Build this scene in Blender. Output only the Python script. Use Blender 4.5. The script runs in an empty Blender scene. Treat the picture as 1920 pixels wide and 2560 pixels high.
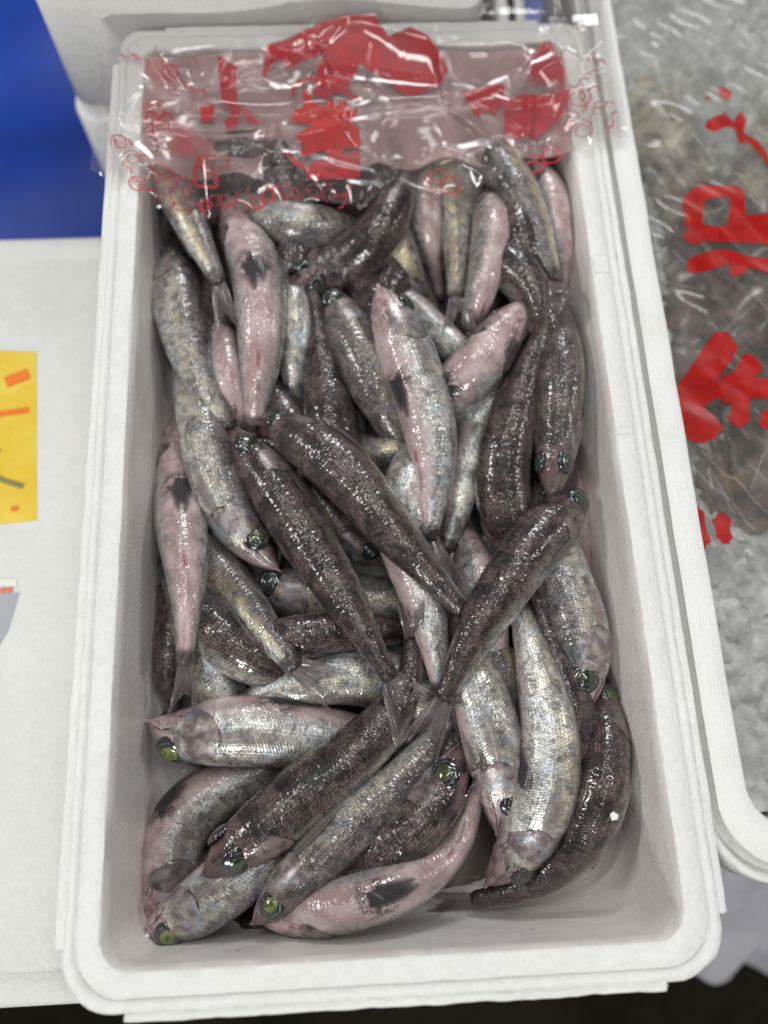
import bpy, bmesh, math, random
import numpy as np
from mathutils import Vector, Matrix, Euler
from mathutils.geometry import tessellate_polygon

SC = bpy.context.scene
COL = SC.collection
R_ = lambda d: d * math.pi / 180.0
PI = math.pi

# ------------------------------------------------------------------ camera
cam_data = bpy.data.cameras.new('camera')
cam = bpy.data.objects.new('camera', cam_data)
COL.objects.link(cam)
cam.location = (-0.01150, 0.08234, 0.43467)
cam.rotation_euler = (0.309522, -0.0212242, -0.0476911)
cam_data.sensor_fit = 'VERTICAL'
cam_data.sensor_height = 36.0
cam_data.lens = 36.0 * 2060.2 / 2560.0
cam_data.clip_start = 0.02
cam_data.clip_end = 50
cam_data.dof.use_dof = True
cam_data.dof.focus_distance = 0.450
cam_data.dof.aperture_fstop = 2.9
cam_data.dof.aperture_blades = 0
SC.camera = cam

# ------------------------------------------------------------------ world, lamps, exposure (indoor market hall, lamps overhead, plus added fill lights)
w = bpy.data.worlds.new('World'); SC.world = w; w.use_nodes = True
w.node_tree.nodes['Background'].inputs[0].default_value = (0.78, 0.80, 0.82, 1)
w.node_tree.nodes['Background'].inputs[1].default_value = 0.10
def area(name, loc, size, sizey, power, col=(1, 1, 1), look=(0, 0.25, 0)):
    l = bpy.data.lights.new(name, 'AREA'); l.shape = 'RECTANGLE'; l.size = size; l.size_y = sizey
    l.energy = power; l.color = col
    o = bpy.data.objects.new(name, l); COL.objects.link(o); o.location = loc
    o.rotation_euler = (Vector(look) - Vector(loc)).to_track_quat('-Z', 'Y').to_euler()
    return o
area('ceiling_lamp', (-0.50, 0.80, 2.1), 1.2, 0.07, 9.5, (1, 0.985, 0.95))
area('ceiling_lamp', (0.62, 0.60, 2.2), 1.2, 0.07, 9.5, (1, 0.985, 0.95))
area('ceiling_lamp', (0.10, -0.75, 2.3), 0.07, 0.9, 3.5, (0.96, 0.98, 1.0))
area('ceiling_lamp', (0.15, 1.9, 2.0), 1.4, 0.07, 6, (1, 0.985, 0.95))
area('front_fill', (-0.5, -1.9, 1.35), 1.0, 0.4, 42, (1, 0.99, 0.96), (0, 0.4, -0.05))  # added fill: brightens the back boxes and the far inner wall
area('back_fill', (0.4, 2.7, 1.45), 1.0, 0.4, 32, (0.98, 0.99, 1.0), (0, 0.2, -0.05))  # added fill for the near inner wall
area('side_fill', (-2.3, 0.6, 1.6), 0.8, 0.3, 26, (1, 0.99, 0.96), (0, 0.3, -0.05))  # added fill, lifts the right inner wall
area('side_fill', (2.4, 0.4, 1.6), 0.8, 0.3, 15, (1, 0.99, 0.96), (0, 0.3, -0.05))  # added fill, lifts the left inner wall
area('overhead_fill', (0.0, 0.3, 2.9), 1.5, 1.5, 4, (0.98, 1.0, 0.98))  # broad soft light added overhead as fill, not a real fitting
SC.view_settings.view_transform = 'Standard'
SC.view_settings.look = 'None'
SC.view_settings.exposure = -0.31
SC.view_settings.gamma = 1.0
SC.render.engine = 'CYCLES'
SC.cycles.transparent_max_bounces = 16
SC.cycles.max_bounces = 8

# ------------------------------------------------------------------ object helpers
def link(name, me, mats, parent=None):
    o = bpy.data.objects.new(name, me); COL.objects.link(o)
    for m in (mats if isinstance(mats, (list, tuple)) else [mats]):
        me.materials.append(m)
    if parent: o.parent = parent
    return o
def empty(name, loc=(0, 0, 0)):
    o = bpy.data.objects.new(name, None); COL.objects.link(o); o.location = loc
    o.empty_display_size = 0.01
    return o
def tag(o, label=None, cat=None, group=None, kind=None):
    if label: o['label'] = label
    if cat: o['category'] = cat
    if group: o['group'] = group
    if kind: o['kind'] = kind
    return o
def mesh(name, V, Fc, smooth=True, uvs=None, attrs=None):
    me = bpy.data.meshes.new(name)
    V = np.asarray(V, float)
    me.from_pydata(V.tolist(), [], [tuple(int(i) for i in f) for f in Fc])
    if smooth:
        me.polygons.foreach_set('use_smooth', [True] * len(me.polygons))
    if uvs is not None:
        uvl = me.uv_layers.new(name='UVMap')
        idx = np.zeros(len(me.loops), dtype=np.int32); me.loops.foreach_get('vertex_index', idx)
        uvl.data.foreach_set('uv', np.asarray(uvs, float)[idx].ravel())
    for k, v in (attrs or {}).items():
        a = me.attributes.new(k, 'FLOAT', 'POINT'); a.data.foreach_set('value', np.asarray(v, float).ravel())
    me.update()
    return me
def gridfaces(n, m, wrap=False):
    F = []
    for i in range(n - 1):
        for j in range(m - 1 if not wrap else m):
            j2 = (j + 1) % m
            F.append((i * m + j, i * m + j2, (i + 1) * m + j2, (i + 1) * m + j))
    return F
rng = np.random.RandomState(7)

# ------------------------------------------------------------------ node helper
class NT:
    def __init__(s, name):
        s.m = bpy.data.materials.new(name); s.m.use_nodes = True
        s.t = s.m.node_tree; s.n = s.t.nodes; s.l = s.t.links
        s.p = s.n['Principled BSDF']; s.out = s.n['Material Output']
    def put(s, sock, v):
        if isinstance(v, bpy.types.NodeSocket): s.l.new(v, sock)
        elif isinstance(v, (tuple, list)):
            v = tuple(v)
            sock.default_value = v + (1,) if (len(v) == 3 and sock.type == 'RGBA') else v
        else: sock.default_value = v
    def math(s, op, a, b=0.0, c=None, clamp=False):
        nd = s.n.new('ShaderNodeMath'); nd.operation = op; nd.use_clamp = clamp
        s.put(nd.inputs[0], a); s.put(nd.inputs[1], b)
        if c is not None: s.put(nd.inputs[2], c)
        return nd.outputs[0]
    def add(s, a, b): return s.math('ADD', a, b)
    def sub(s, a, b): return s.math('SUBTRACT', a, b)
    def mul(s, a, b): return s.math('MULTIPLY', a, b)
    def mx(s, a, b): return s.math('MAXIMUM', a, b)
    def mn(s, a, b): return s.math('MINIMUM', a, b)
    def step(s, v, lo, hi, a=0.0, b=1.0):
        nd = s.n.new('ShaderNodeMapRange'); nd.interpolation_type = 'SMOOTHSTEP'
        s.put(nd.inputs[0], v); s.put(nd.inputs[1], lo); s.put(nd.inputs[2], hi); s.put(nd.inputs[3], a); s.put(nd.inputs[4], b)
        return nd.outputs[0]
    def mix(s, f, a, b, mode='MIX'):
        nd = s.n.new('ShaderNodeMix'); nd.data_type = 'RGBA'; nd.blend_type = mode
        s.put(nd.inputs[0], f); s.put(nd.inputs[6], a); s.put(nd.inputs[7], b)
        return nd.outputs[2]
    def noise(s, vec, scale, detail=3, rough=0.55, dist=0.0, dims='3D'):
        nd = s.n.new('ShaderNodeTexNoise'); nd.noise_dimensions = dims
        if vec is not None: s.l.new(vec, nd.inputs['Vector'])
        nd.inputs['Scale'].default_value = scale; nd.inputs['Detail'].default_value = detail
        nd.inputs['Roughness'].default_value = rough; nd.inputs['Distortion'].default_value = dist
        return nd.outputs[0]
    def voro(s, vec, scale, rnd=1.0, feature='F1', dims='3D', out='Distance'):
        nd = s.n.new('ShaderNodeTexVoronoi'); nd.feature = feature; nd.voronoi_dimensions = dims
        if vec is not None: s.l.new(vec, nd.inputs['Vector'])
        nd.inputs['Scale'].default_value = scale; nd.inputs['Randomness'].default_value = rnd
        return nd.outputs[out]
    def attr(s, name, kind='GEOMETRY', out='Fac'):
        nd = s.n.new('ShaderNodeAttribute'); nd.attribute_type = kind; nd.attribute_name = name
        return nd.outputs[out]
    def coords(s, which='Object'):
        return s.n.new('ShaderNodeTexCoord').outputs[which]
    def vmath(s, op, a, b):
        nd = s.n.new('ShaderNodeVectorMath'); nd.operation = op
        s.put(nd.inputs[0], a); s.put(nd.inputs[1], b); return nd.outputs[0]
    def comb(s, x, y, z):
        nd = s.n.new('ShaderNodeCombineXYZ'); s.put(nd.inputs[0], x); s.put(nd.inputs[1], y); s.put(nd.inputs[2], z); return nd.outputs[0]
    def sep(s, v):
        nd = s.n.new('ShaderNodeSeparateXYZ'); s.l.new(v, nd.inputs[0]); return nd.outputs
    def bump(s, h, strength, dist, normal=None):
        nd = s.n.new('ShaderNodeBump'); s.put(nd.inputs['Height'], h)
        nd.inputs['Strength'].default_value = strength; nd.inputs['Distance'].default_value = dist
        if normal is not None: s.l.new(normal, nd.inputs['Normal'])
        return nd.outputs[0]
    def set(s, **k):
        for a, v in k.items():
            s.put(s.p.inputs[a.replace('_', ' ')], v)
        return s

# ------------------------------------------------------------------ materials
def make_styro(name, base=(0.80, 0.81, 0.79), wet=False, cell=230, blur=False):
    N = NT(name)
    co = N.coords('Object')
    e = N.voro(co, cell, 0.9, 'DISTANCE_TO_EDGE')
    edge = N.step(e, 0.0, 0.30)
    c2 = N.voro(co, cell, 0.9, 'F1', out='Color')
    cr = N.sep(c2)[0]
    big = N.noise(co, 14, 4)
    fine = N.noise(co, 900, 2)
    col = N.mix(N.step(big, 0.35, 0.7), tuple(b * 0.955 for b in base), base)
    col = N.mix(N.mul(N.sub(1.0, edge), 0.05), col, tuple(b * 0.80 for b in base))
    col = N.mix(N.step(cr, 0.25, 0.9, 0.0, 0.5), col, tuple(b * 0.90 for b in base))
    col = N.mix(N.mul(N.step(N.noise(co, 520, 2, .6), .50, .66), .35), col, tuple(b * 0.84 for b in base))
    pits = N.step(N.voro(co, 1500, 1.0), 0.20, 0.05)
    pm = N.mul(pits, N.step(N.noise(co, 45, 2), 0.55, 0.64))
    col = N.mix(N.mul(pm, 0.7), col, tuple(b * 0.50 for b in base))
    h = N.add(N.mul(edge, 0.6), N.add(N.mul(cr, 0.35), N.mul(fine, 0.35)))
    h = N.sub(h, N.mul(pm, 1.2))
    if wet:
        st = N.noise(N.vmath('MULTIPLY', co, (1, 1, 2.2)), 26, 5, 0.6)
        col = N.mix(N.step(st, 0.42, 0.72), col, (0.75, 0.69, 0.67))
        sc_ = N.vmath('MULTIPLY', co, (1.0, 1.0, 0.5))
        fl = N.step(N.voro(sc_, 430, 1.0), 0.34, 0.16)
        fl = N.mul(fl, N.step(N.sep(N.voro(sc_, 430, 1.0, out='Color'))[0], 0.62, 0.70))
        col = N.mix(N.mul(fl, 0.75), col, (0.86, 0.85, 0.83))
        sp = N.step(N.noise(co, 120, 2), 0.74, 0.78)
        col = N.mix(N.mul(sp, 0.5), col, (0.20, 0.16, 0.15))
        N.set(Roughness=0.28, Coat_Weight=0.35, Coat_Roughness=0.12)
    else:
        N.set(Roughness=0.62)
    N.set(Base_Color=col, Normal=N.bump(h, 0.45 if not wet else 0.35, 0.0006), Specular_IOR_Level=0.35)
    return N.m
M_styro = make_styro('expanded_foam')
M_styro_wet = make_styro('wet_stained_foam', (0.87, 0.84, 0.82), wet=True)
M_styro_far = make_styro('expanded_foam_plain', (0.88, 0.88, 0.86), cell=200)
M_styro_lid = make_styro('foam_lid', (0.76, 0.765, 0.74), cell=210)
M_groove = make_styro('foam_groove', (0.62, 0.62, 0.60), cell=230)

def make_hex():
    N = NT('moulded_bead_foam'); co = N.coords('Object')
    e = N.voro(co, 190, 0.35, 'DISTANCE_TO_EDGE', dims='2D')
    ring = N.mul(N.step(e, 0.02, 0.10), N.step(e, 0.26, 0.16))
    col = N.mix(N.step(N.noise(co, 20, 3), .3, .7), (0.76, 0.765, 0.75), (0.81, 0.815, 0.80))
    N.set(Base_Color=col, Roughness=0.6, Normal=N.bump(N.sub(1.0, ring), 0.35, 0.0005))
    return N.m
M_hex = make_hex()

def make_skin():
    N = NT('wet_fish_skin')
    uv = N.n.new('ShaderNodeUVMap').outputs[0]
    seed = N.attr('seed', 'OBJECT'); dark = N.attr('dark', 'OBJECT'); silver = N.attr('silver', 'OBJECT')
    pink = N.attr('pink', 'OBJECT'); gold = N.attr('gold', 'OBJECT')
    ft = N.attr('ft'); fa = N.attr('fa')
    s = N.sep(uv)
    base = N.comb(s[0], s[1], seed)
    n_big = N.noise(base, 75, 4, 0.6)
    n_mid = N.noise(base, 170, 4, 0.58)
    n_str = N.noise(N.comb(N.mul(s[0], 2.6), N.add(s[1], N.mul(s[0], .5)), seed), 290, 3, 0.7)
    # scales: diagonal rows
    sx = N.add(N.mul(s[0], 640.0), N.mul(N.math('ABSOLUTE', s[1]), 260.0)); sy = N.mul(s[1], 470.0)
    vco = N.comb(sx, sy, 0.0)
    v1 = N.voro(vco, 1.0, 0.38, dims='2D')
    sdot = N.step(v1, 0.42, 0.16)
    fa2 = N.add(fa, N.mul(N.sub(n_big, 0.5), 0.46))
    headm = N.step(ft, 0.20, 0.12)
    # back / flank / belly masks
    lo = N.add(0.10, N.mul(dark, 0.30)); hi = N.add(lo, 0.30)
    back = N.sub(1.0, N.step(fa2, lo, hi))
    blo = N.sub(0.80, N.mul(pink, 0.17)); bhi = N.add(blo, 0.24)
    belly = N.mul(N.step(fa2, blo, bhi), N.add(0.12, N.mul(pink, 0.95)))
    belly = N.mn(belly, 1.0)
    # colours
    cb = N.mix(N.step(n_mid, 0.34, 0.70), (0.011, 0.007, 0.0075), (0.096, 0.061, 0.060))
    cb = N.mix(N.mul(N.step(n_str, 0.50, 0.72), 0.75), cb, (0.20, 0.150, 0.140))
    cb = N.mix(N.mul(N.step(v1, .40, .62), .45), cb, (0.25, 0.195, 0.18))
    cb = N.mix(N.mul(N.step(n_big, 0.50, 0.60), 0.75), cb, (0.008, 0.006, 0.007))
    saddle = N.mul(N.step(N.math('SINE', N.add(N.mul(ft, 46.0), N.mul(n_big, 9.0))), .15, .8), N.step(fa2, .30, .12))
    cb = N.mix(N.mul(saddle, .7), cb, (0.010, 0.007, 0.008))
    cs = N.mix(N.step(N.add(N.mul(n_mid, .5), N.mul(n_str, .5)), 0.38, 0.62), (0.26, 0.25, 0.24), (0.92, 0.92, 0.88))
    cs = N.mix(N.mul(N.step(n_big, .50, .64), .6), cs, (0.09, 0.078, 0.075))
    gband = N.mul(N.step(fa2, .26, .38), N.step(fa2, .62, .50))
    gm = N.mul(N.mul(N.step(n_mid, 0.36, 0.58), gband), gold)
    cs = N.mix(N.mul(gm, 0.85), cs, (0.78, 0.66, 0.36))
    pearl = N.step(N.noise(base, 95, 3), 0.52, 0.64)
    cs = N.mix(N.mul(pearl, 0.35), cs, (0.62, 0.74, 0.86))
    cs = N.mix(N.mul(N.sub(1.0, silver), 0.75), cs, (0.045, 0.034, 0.033))
    cl = N.mix(N.step(n_big, 0.35, 0.65), (0.35, 0.235, 0.24), (0.53, 0.415, 0.415))
    redm = N.mul(N.step(N.noise(base, 42, 3), 0.60, 0.76), 0.40)
    cl = N.mix(redm, cl, (0.34, 0.10, 0.11))
    cl = N.mix(N.mul(N.step(n_str, 0.5, 0.72), 0.35), cl, (0.68, 0.62, 0.62))
    col = N.mix(belly, cs, cl)
    col = N.mix(N.mn(N.mul(back, N.add(0.55, N.mul(dark, 0.5))), 1.0), col, cb)
    # pigment dots on the scale edges
    dens = N.step(fa2, 0.90, 0.35, 0.10, 0.85)
    dens = N.mul(dens, N.step(n_mid, 0.25, 0.55, 0.35, 1.0))
    dots = N.mul(N.mul(sdot, dens), N.sub(1.0, N.mul(headm, 0.7)))
    col = N.mix(N.mul(dots, 0.66), col, (0.030, 0.022, 0.022))
    # black smudge round the pelvic fins, vent, bloody head
    pv = N.mul(N.step(N.math('ABSOLUTE', N.sub(ft, 0.405)), 0.085, 0.01), N.step(fa, 0.66, 0.92))
    pv = N.mul(pv, N.add(N.step(n_mid, 0.42, 0.56), N.mul(sdot, .7)))
    pv = N.mul(N.mn(pv, 1.0), N.attr('pelvic', 'OBJECT'))
    col = N.mix(N.mul(pv, 0.9), col, (0.018, 0.012, 0.016))
    vent = N.mul(N.step(N.math('ABSOLUTE', N.sub(ft, 0.70)), 0.035, 0.01), N.step(fa, 0.955, 0.985))
    col = N.mix(N.mul(vent, 0.8), col, (0.25, 0.06, 0.06))
    hr = N.mul(headm, N.step(N.noise(base, 110, 3), 0.40, 0.66))
    col = N.mix(N.mul(hr, 0.65), col, (0.20, 0.095, 0.105))
    mouth = N.mul(N.step(N.math('ABSOLUTE', N.sub(N.add(fa, N.mul(ft, -.6)), 0.585)), 0.030, 0.010), N.step(ft, 0.13, 0.10))
    col = N.mix(N.mul(mouth, 0.85), col, (0.02, 0.008, 0.010))
    opr = N.mul(N.step(N.math('ABSOLUTE', N.sub(ft, N.add(0.268, N.mul(N.math('POWER', N.math('ABSOLUTE', N.sub(fa, .55)), 2.0), -1.1)))), 0.008, 0.002), N.step(fa, .20, .30))
    col = N.mix(N.mul(opr, 0.8), col, (0.035, 0.015, 0.018))
    vee = N.mul(N.step(N.math('ABSOLUTE', N.sub(fa, N.sub(0.985, N.mul(ft, 1.15)))), 0.028, 0.006), N.mul(N.step(ft, .02, .05), N.step(ft, .20, .15)))
    col = N.mix(N.mul(vee, 0.7), col, (0.16, 0.045, 0.055))
    snout = N.step(ft, 0.055, 0.0)
    col = N.mix(N.mul(snout, 0.7), col, (0.11, 0.065, 0.075))
    ped = N.step(N.add(ft, N.mul(n_mid, .03)), 0.955, 0.985)
    col = N.mix(N.mul(ped, 0.85), col, (0.025, 0.018, 0.02))
    met = N.mul(N.mul(N.sub(1.0, N.mn(N.add(back, belly), 1.0)), silver), 0.72)
    met = N.mul(met, N.sub(1.0, dots))
    h = N.add(N.add(N.mul(v1, 0.7), N.mul(n_mid, 0.7)), N.add(N.mul(n_str, .6), N.mul(n_big, 1.5)))
    nb = N.bump(h, 0.42, 0.0008)
    wet = N.add(N.noise(N.comb(N.mul(s[0], 1.7), N.mul(s[1], .7), seed), 290, 0, 0.5), N.mul(v1, 0.14))
    wet = N.add(wet, N.mul(N.noise(base, 120, 2, 0.5), 1.1))
    cn = N.bump(wet, 0.40, 0.0013)
    N.set(Base_Color=col, Metallic=met, Roughness=N.step(n_str, 0.3, 0.7, 0.30, 0.46), Normal=nb,
          Coat_Weight=1.0, Coat_Roughness=0.04, Specular_IOR_Level=0.25)
    N.put(N.p.inputs['Coat Normal'], cn)
    return N.m
M_skin = make_skin()

def make_gill():
    N = NT('gill_cover_skin')
    uv = N.n.new('ShaderNodeUVMap').outputs[0]; s = N.sep(uv)
    base = N.comb(s[0], s[1], N.attr('seed', 'OBJECT'))
    silver = N.attr('silver', 'OBJECT')
    n1 = N.noise(base, 170, 4, .6); n2 = N.noise(base, 260, 3); n3 = N.noise(base, 90, 2)
    c = N.mix(N.step(n1, .38, .66), (0.20, 0.16, 0.16), (0.44, 0.40, 0.40))
    c = N.mix(N.mul(N.step(n2, .54, .74), .5), c, (0.50, 0.44, 0.28))
    c = N.mix(N.mul(N.step(n3, .54, .66), .35), c, (0.36, 0.50, 0.60))
    c2 = N.mix(N.step(n1, .35, .6), (0.035, 0.025, 0.026), (0.17, 0.13, 0.13))
    c = N.mix(N.step(silver, 0.45, 1.0), N.mix(N.step(n2, .55, .75), c2, (0.20, 0.17, 0.12)), c)
    N.set(Base_Color=c, Metallic=N.mul(N.step(silver, 0.2, 1.0), 0.4), Roughness=0.36, Coat_Weight=0.55, Coat_Roughness=0.07,
          Normal=N.bump(n1, 0.5, 0.0008))
    N.put(N.p.inputs['Coat Normal'], N.bump(N.noise(base, 300, 2, .6), 0.6, 0.0012))
    return N.m
M_gill = make_gill()

def make_jaw():
    N = NT('jaw_skin')
    uv = N.n.new('ShaderNodeUVMap').outputs[0]; s = N.sep(uv)
    base = N.comb(s[0], s[1], N.attr('seed', 'OBJECT'))
    pink = N.attr('pink', 'OBJECT')
    n1 = N.noise(base, 160, 4, .6)
    c = N.mix(N.step(n1, .3, .65), (0.055, 0.032, 0.038), (0.21, 0.135, 0.145))
    c2 = N.mix(N.step(n1, .3, .65), (0.26, 0.14, 0.16), (0.56, 0.42, 0.43))
    N.set(Base_Color=N.mix(pink, c, c2), Roughness=0.35, Coat_Weight=0.9, Coat_Roughness=0.06, Normal=N.bump(n1, 0.3, 0.0006))
    N.put(N.p.inputs['Coat Normal'], N.bump(N.noise(base, 400, 3, .7), 0.4, 0.0008))
    return N.m
M_jaw = make_jaw()

def make_eye():
    N = NT('fish_eye')
    er = N.attr('er'); co = N.coords('Object')
    n = N.noise(co, 900, 3)
    c = N.mix(N.step(n, .4, .7), (0.008, 0.012, 0.018), (0.035, 0.045, 0.055))
    ring = N.mul(N.step(er, 0.66, 0.70), N.step(er, 0.80, 0.73))
    c = N.mix(N.mul(ring, N.step(n, .45, .6, .05, .7)), c, (0.26, 0.24, 0.15))
    outer = N.step(er, 0.90, 0.98)
    c = N.mix(N.mul(outer, .5), c, (0.05, 0.04, 0.045))
    N.set(Base_Color=c, Roughness=0.12, Coat_Weight=1.0, Coat_Roughness=0.02)
    return N.m
M_eye = make_eye()
def make_pupil():
    N = NT('fish_pupil')
    g = N.attr('glow', 'OBJECT'); co = N.coords('Object'); er = N.attr('er')
    n = N.noise(co, 420, 3)
    dull = N.mix(N.step(n, .35, .65), (0.016, 0.024, 0.015), (0.042, 0.056, 0.032))
    br = N.mix(N.step(n, .40, .60), (0.06, 0.085, 0.025), (0.20, 0.225, 0.055))
    c = N.mix(g, dull, br)
    c = N.mix(N.step(er, .7, 1.0, 0, .7), c, (0.05, 0.07, 0.03))
    N.set(Base_Color=c, Roughness=0.15, Coat_Weight=1.0, Coat_Roughness=0.02)
    return N.m
M_pupil = make_pupil()

def make_fin(name, c0, c1, a0, a1, rays=26, soft=1.0):
    N = NT(name)
    uv = N.n.new('ShaderNodeUVMap').outputs[0]; s = N.sep(uv)
    x = N.mul(s[0], float(rays))
    ray = N.math('ABSOLUTE', N.sub(N.math('FRACT', x), 0.5))
    ray = N.step(ray, 0.12, 0.42)
    n = N.noise(N.comb(N.mul(s[0], 9.0), N.mul(s[1], 2.2), N.attr('seed', 'OBJECT')), 2.2, 4, .6)
    col = N.mix(N.step(n, .35, .65), c0, c1)
    col = N.mix(N.mul(ray, .45), col, tuple(min(1, v * 2.6 + .05) for v in c1))
    edge = N.step(N.math('ABSOLUTE', N.sub(s[0], .5)), .5, .08)
    al = N.add(N.mul(N.add(N.mul(ray, .5), N.mul(n, .7)), a1), a0)
    al = N.mul(al, N.step(s[1], 1.0, .25, .55, 1.0))
    al = N.mul(al, N.add(soft, N.mul(N.sub(1.0, soft), edge)))
    N.set(Base_Color=col, Roughness=0.3, Alpha=N.mn(al, 1.0), Coat_Weight=.8, Coat_Roughness=.1,
          Normal=N.bump(ray, .5, .0005))
    return N.m
M_fin = make_fin('tail_fin_membrane', (0.030, 0.025, 0.026), (0.11, 0.085, 0.085), .50, .75)
M_fin_black = make_fin('black_fin_membrane', (0.004, 0.004, 0.005), (0.016, 0.014, 0.017), .7, .6, 12, .25)
M_fin_black.node_tree.nodes['Principled BSDF'].inputs['Coat Weight'].default_value = .15
M_fin_black.node_tree.nodes['Principled BSDF'].inputs['Roughness'].default_value = .5
M_fin_pale = make_fin('pale_fin_membrane', (0.10, 0.085, 0.085), (0.24, 0.19, 0.18), .18, .55, 12)

def make_film(name, haze, hcol, rough=0.05, gloss=1.0):
    N = NT(name); co = N.coords('Object')
    N.n.remove(N.p)
    tr = N.n.new('ShaderNodeBsdfTransparent'); tr.inputs[0].default_value = (0.97, 0.965, 0.965, 1)
    gl = N.n.new('ShaderNodeBsdfGlossy'); gl.inputs['Roughness'].default_value = rough
    gl.inputs['Color'].default_value = (1, 1, 1, 1)
    df = N.n.new('ShaderNodeBsdfDiffuse'); df.inputs[0].default_value = hcol + (1,)
    tl = N.n.new('ShaderNodeBsdfTranslucent'); tl.inputs[0].default_value = hcol + (1,)
    nb = N.bump(N.add(N.noise(co, 40, 2, .5, .6), N.mul(N.noise(co, 260, 3, .6), .04)), 0.07, 0.004)
    N.l.new(nb, gl.inputs['Normal'])
    fr = N.n.new('ShaderNodeFresnel'); fr.inputs['IOR'].default_value = 1.45; N.l.new(nb, fr.inputs['Normal'])
    f = N.math('MINIMUM', N.mul(fr.outputs[0], gloss), 0.7)
    m0 = N.n.new('ShaderNodeMixShader'); m0.inputs[0].default_value = .5; N.l.new(df.outputs[0], m0.inputs[1]); N.l.new(tl.outputs[0], m0.inputs[2])
    hz = N.mul(N.step(N.noise(co, 22, 4, .6, .8), .30, .75, .45, 1.0), haze)
    m1 = N.n.new('ShaderNodeMixShader'); N.put(m1.inputs[0], hz); N.l.new(tr.outputs[0], m1.inputs[1]); N.l.new(m0.outputs[0], m1.inputs[2])
    m2 = N.n.new('ShaderNodeMixShader'); N.put(m2.inputs[0], f); N.l.new(m1.outputs[0], m2.inputs[1]); N.l.new(gl.outputs[0], m2.inputs[2])
    N.l.new(m2.outputs[0], N.out.inputs[0])
    return N.m
M_film = make_film('clear_film', 0.11, (0.92, 0.80, 0.80))
M_film_fold = make_film('folded_film', 0.95, (1.0, 0.72, 0.72))  # pink haze in the colour also stands for light the film reflects
M_film_bag = make_film('bag_film', 0.24, (0.75, 0.76, 0.72), 0.16, 0.5)

def make_print(name, col, alpha):
    N = NT(name); co = N.coords('Object')
    n = N.noise(co, 120, 3)
    c = N.mix(N.step(n, .35, .7), tuple(v * .75 for v in col), col)
    N.set(Base_Color=c, Roughness=.35, Alpha=alpha, Specular_IOR_Level=.25)
    return N.m
PRINTS = [make_print('print_crimson', (0.56, 0.010, 0.024), .93), make_print('print_scarlet', (0.68, 0.014, 0.010), .97),
          make_print('print_faded_red', (0.70, 0.025, 0.045), .70), make_print('print_line_red', (0.66, 0.02, 0.05), .85),
          make_print('print_line_pale', (0.52, 0.05, 0.08), .65), make_print('print_haze_red', (0.75, 0.08, 0.10), .32)]

M_bagprint = make_print('bag_print_red', (0.46, 0.010, 0.008), .93)
def flat(name, c0, c1, scale=30, rough=.6, bump=0.1, bs=200, **k):
    N = NT(name); co = N.coords('Object')
    N.set(Base_Color=N.mix(N.step(N.noise(co, scale, 4, .6), .35, .65), c0, c1), Roughness=rough,
          Normal=N.bump(N.noise(co, bs, 3), bump, .002), **k)
    return N.m
M_yellow = flat('yellow_label_paper', (0.74, 0.50, 0.02), (0.80, 0.60, 0.08), 22, .5)
M_orange = flat('orange_ink', (0.80, 0.16, 0.01), (0.85, 0.22, 0.02))
M_greyink = flat('grey_ink', (0.20, 0.18, 0.06), (0.26, 0.23, 0.08))
M_greylabel = flat('grey_label', (0.34, 0.35, 0.40), (0.42, 0.43, 0.47), 30)
M_redmark = flat('red_ink', (0.70, 0.10, 0.06), (0.78, 0.20, 0.14))
M_cream = flat('cream_paper', (0.76, 0.74, 0.66), (0.80, 0.79, 0.72))
M_blue = flat('blue_sheet', (0.006, 0.032, 0.24), (0.008, 0.052, 0.38), 5, .45, .3, 20)
M_floor = flat('dark_wet_floor', (0.007, 0.0065, 0.003), (0.018, 0.016, 0.009), 7, .8, .3, 30, Specular_IOR_Level=.1)
M_cloth = flat('grey_sheet', (0.50, 0.50, 0.57), (0.66, 0.66, 0.72), 9, .55, .4, 25)
M_stand = flat('grey_stand', (0.20, 0.20, 0.19), (0.28, 0.28, 0.27), 10)
M_crumb = flat('foam_crumb', (0.82, 0.82, 0.80), (0.88, 0.88, 0.86), 300)
M_meltwater = NT('meltwater').set(Base_Color=(0.52, 0.45, 0.43), Transmission_Weight=1.0, Roughness=.03, IOR=1.33).m  # pinkish melt, tint darkened further to carry the floor's shading
def make_ice():
    N = NT('crushed_ice'); co = N.coords('Object')
    v = N.voro(co, 120, 1.0, 'F1', out='Color'); vv = N.sep(v)[0]
    n = N.noise(co, 55, 4, .6)
    c = N.mix(N.step(n, .3, .7), (0.34, 0.345, 0.34), (0.52, 0.53, 0.52))
    c = N.mix(N.mul(N.step(vv, .8, .95), .4), c, (0.62, 0.63, 0.62))
    N.set(Base_Color=c, Roughness=.5, Coat_Weight=.12, Coat_Roughness=.2,
          Normal=N.bump(N.add(N.noise(co, 420, 3, .6), n), .4, .002))
    return N.m
M_ice = make_ice()
M_icechip = NT('clear_ice').set(Base_Color=(0.9, 0.93, 0.95), Transmission_Weight=.9, Roughness=.12, IOR=1.31).m

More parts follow.
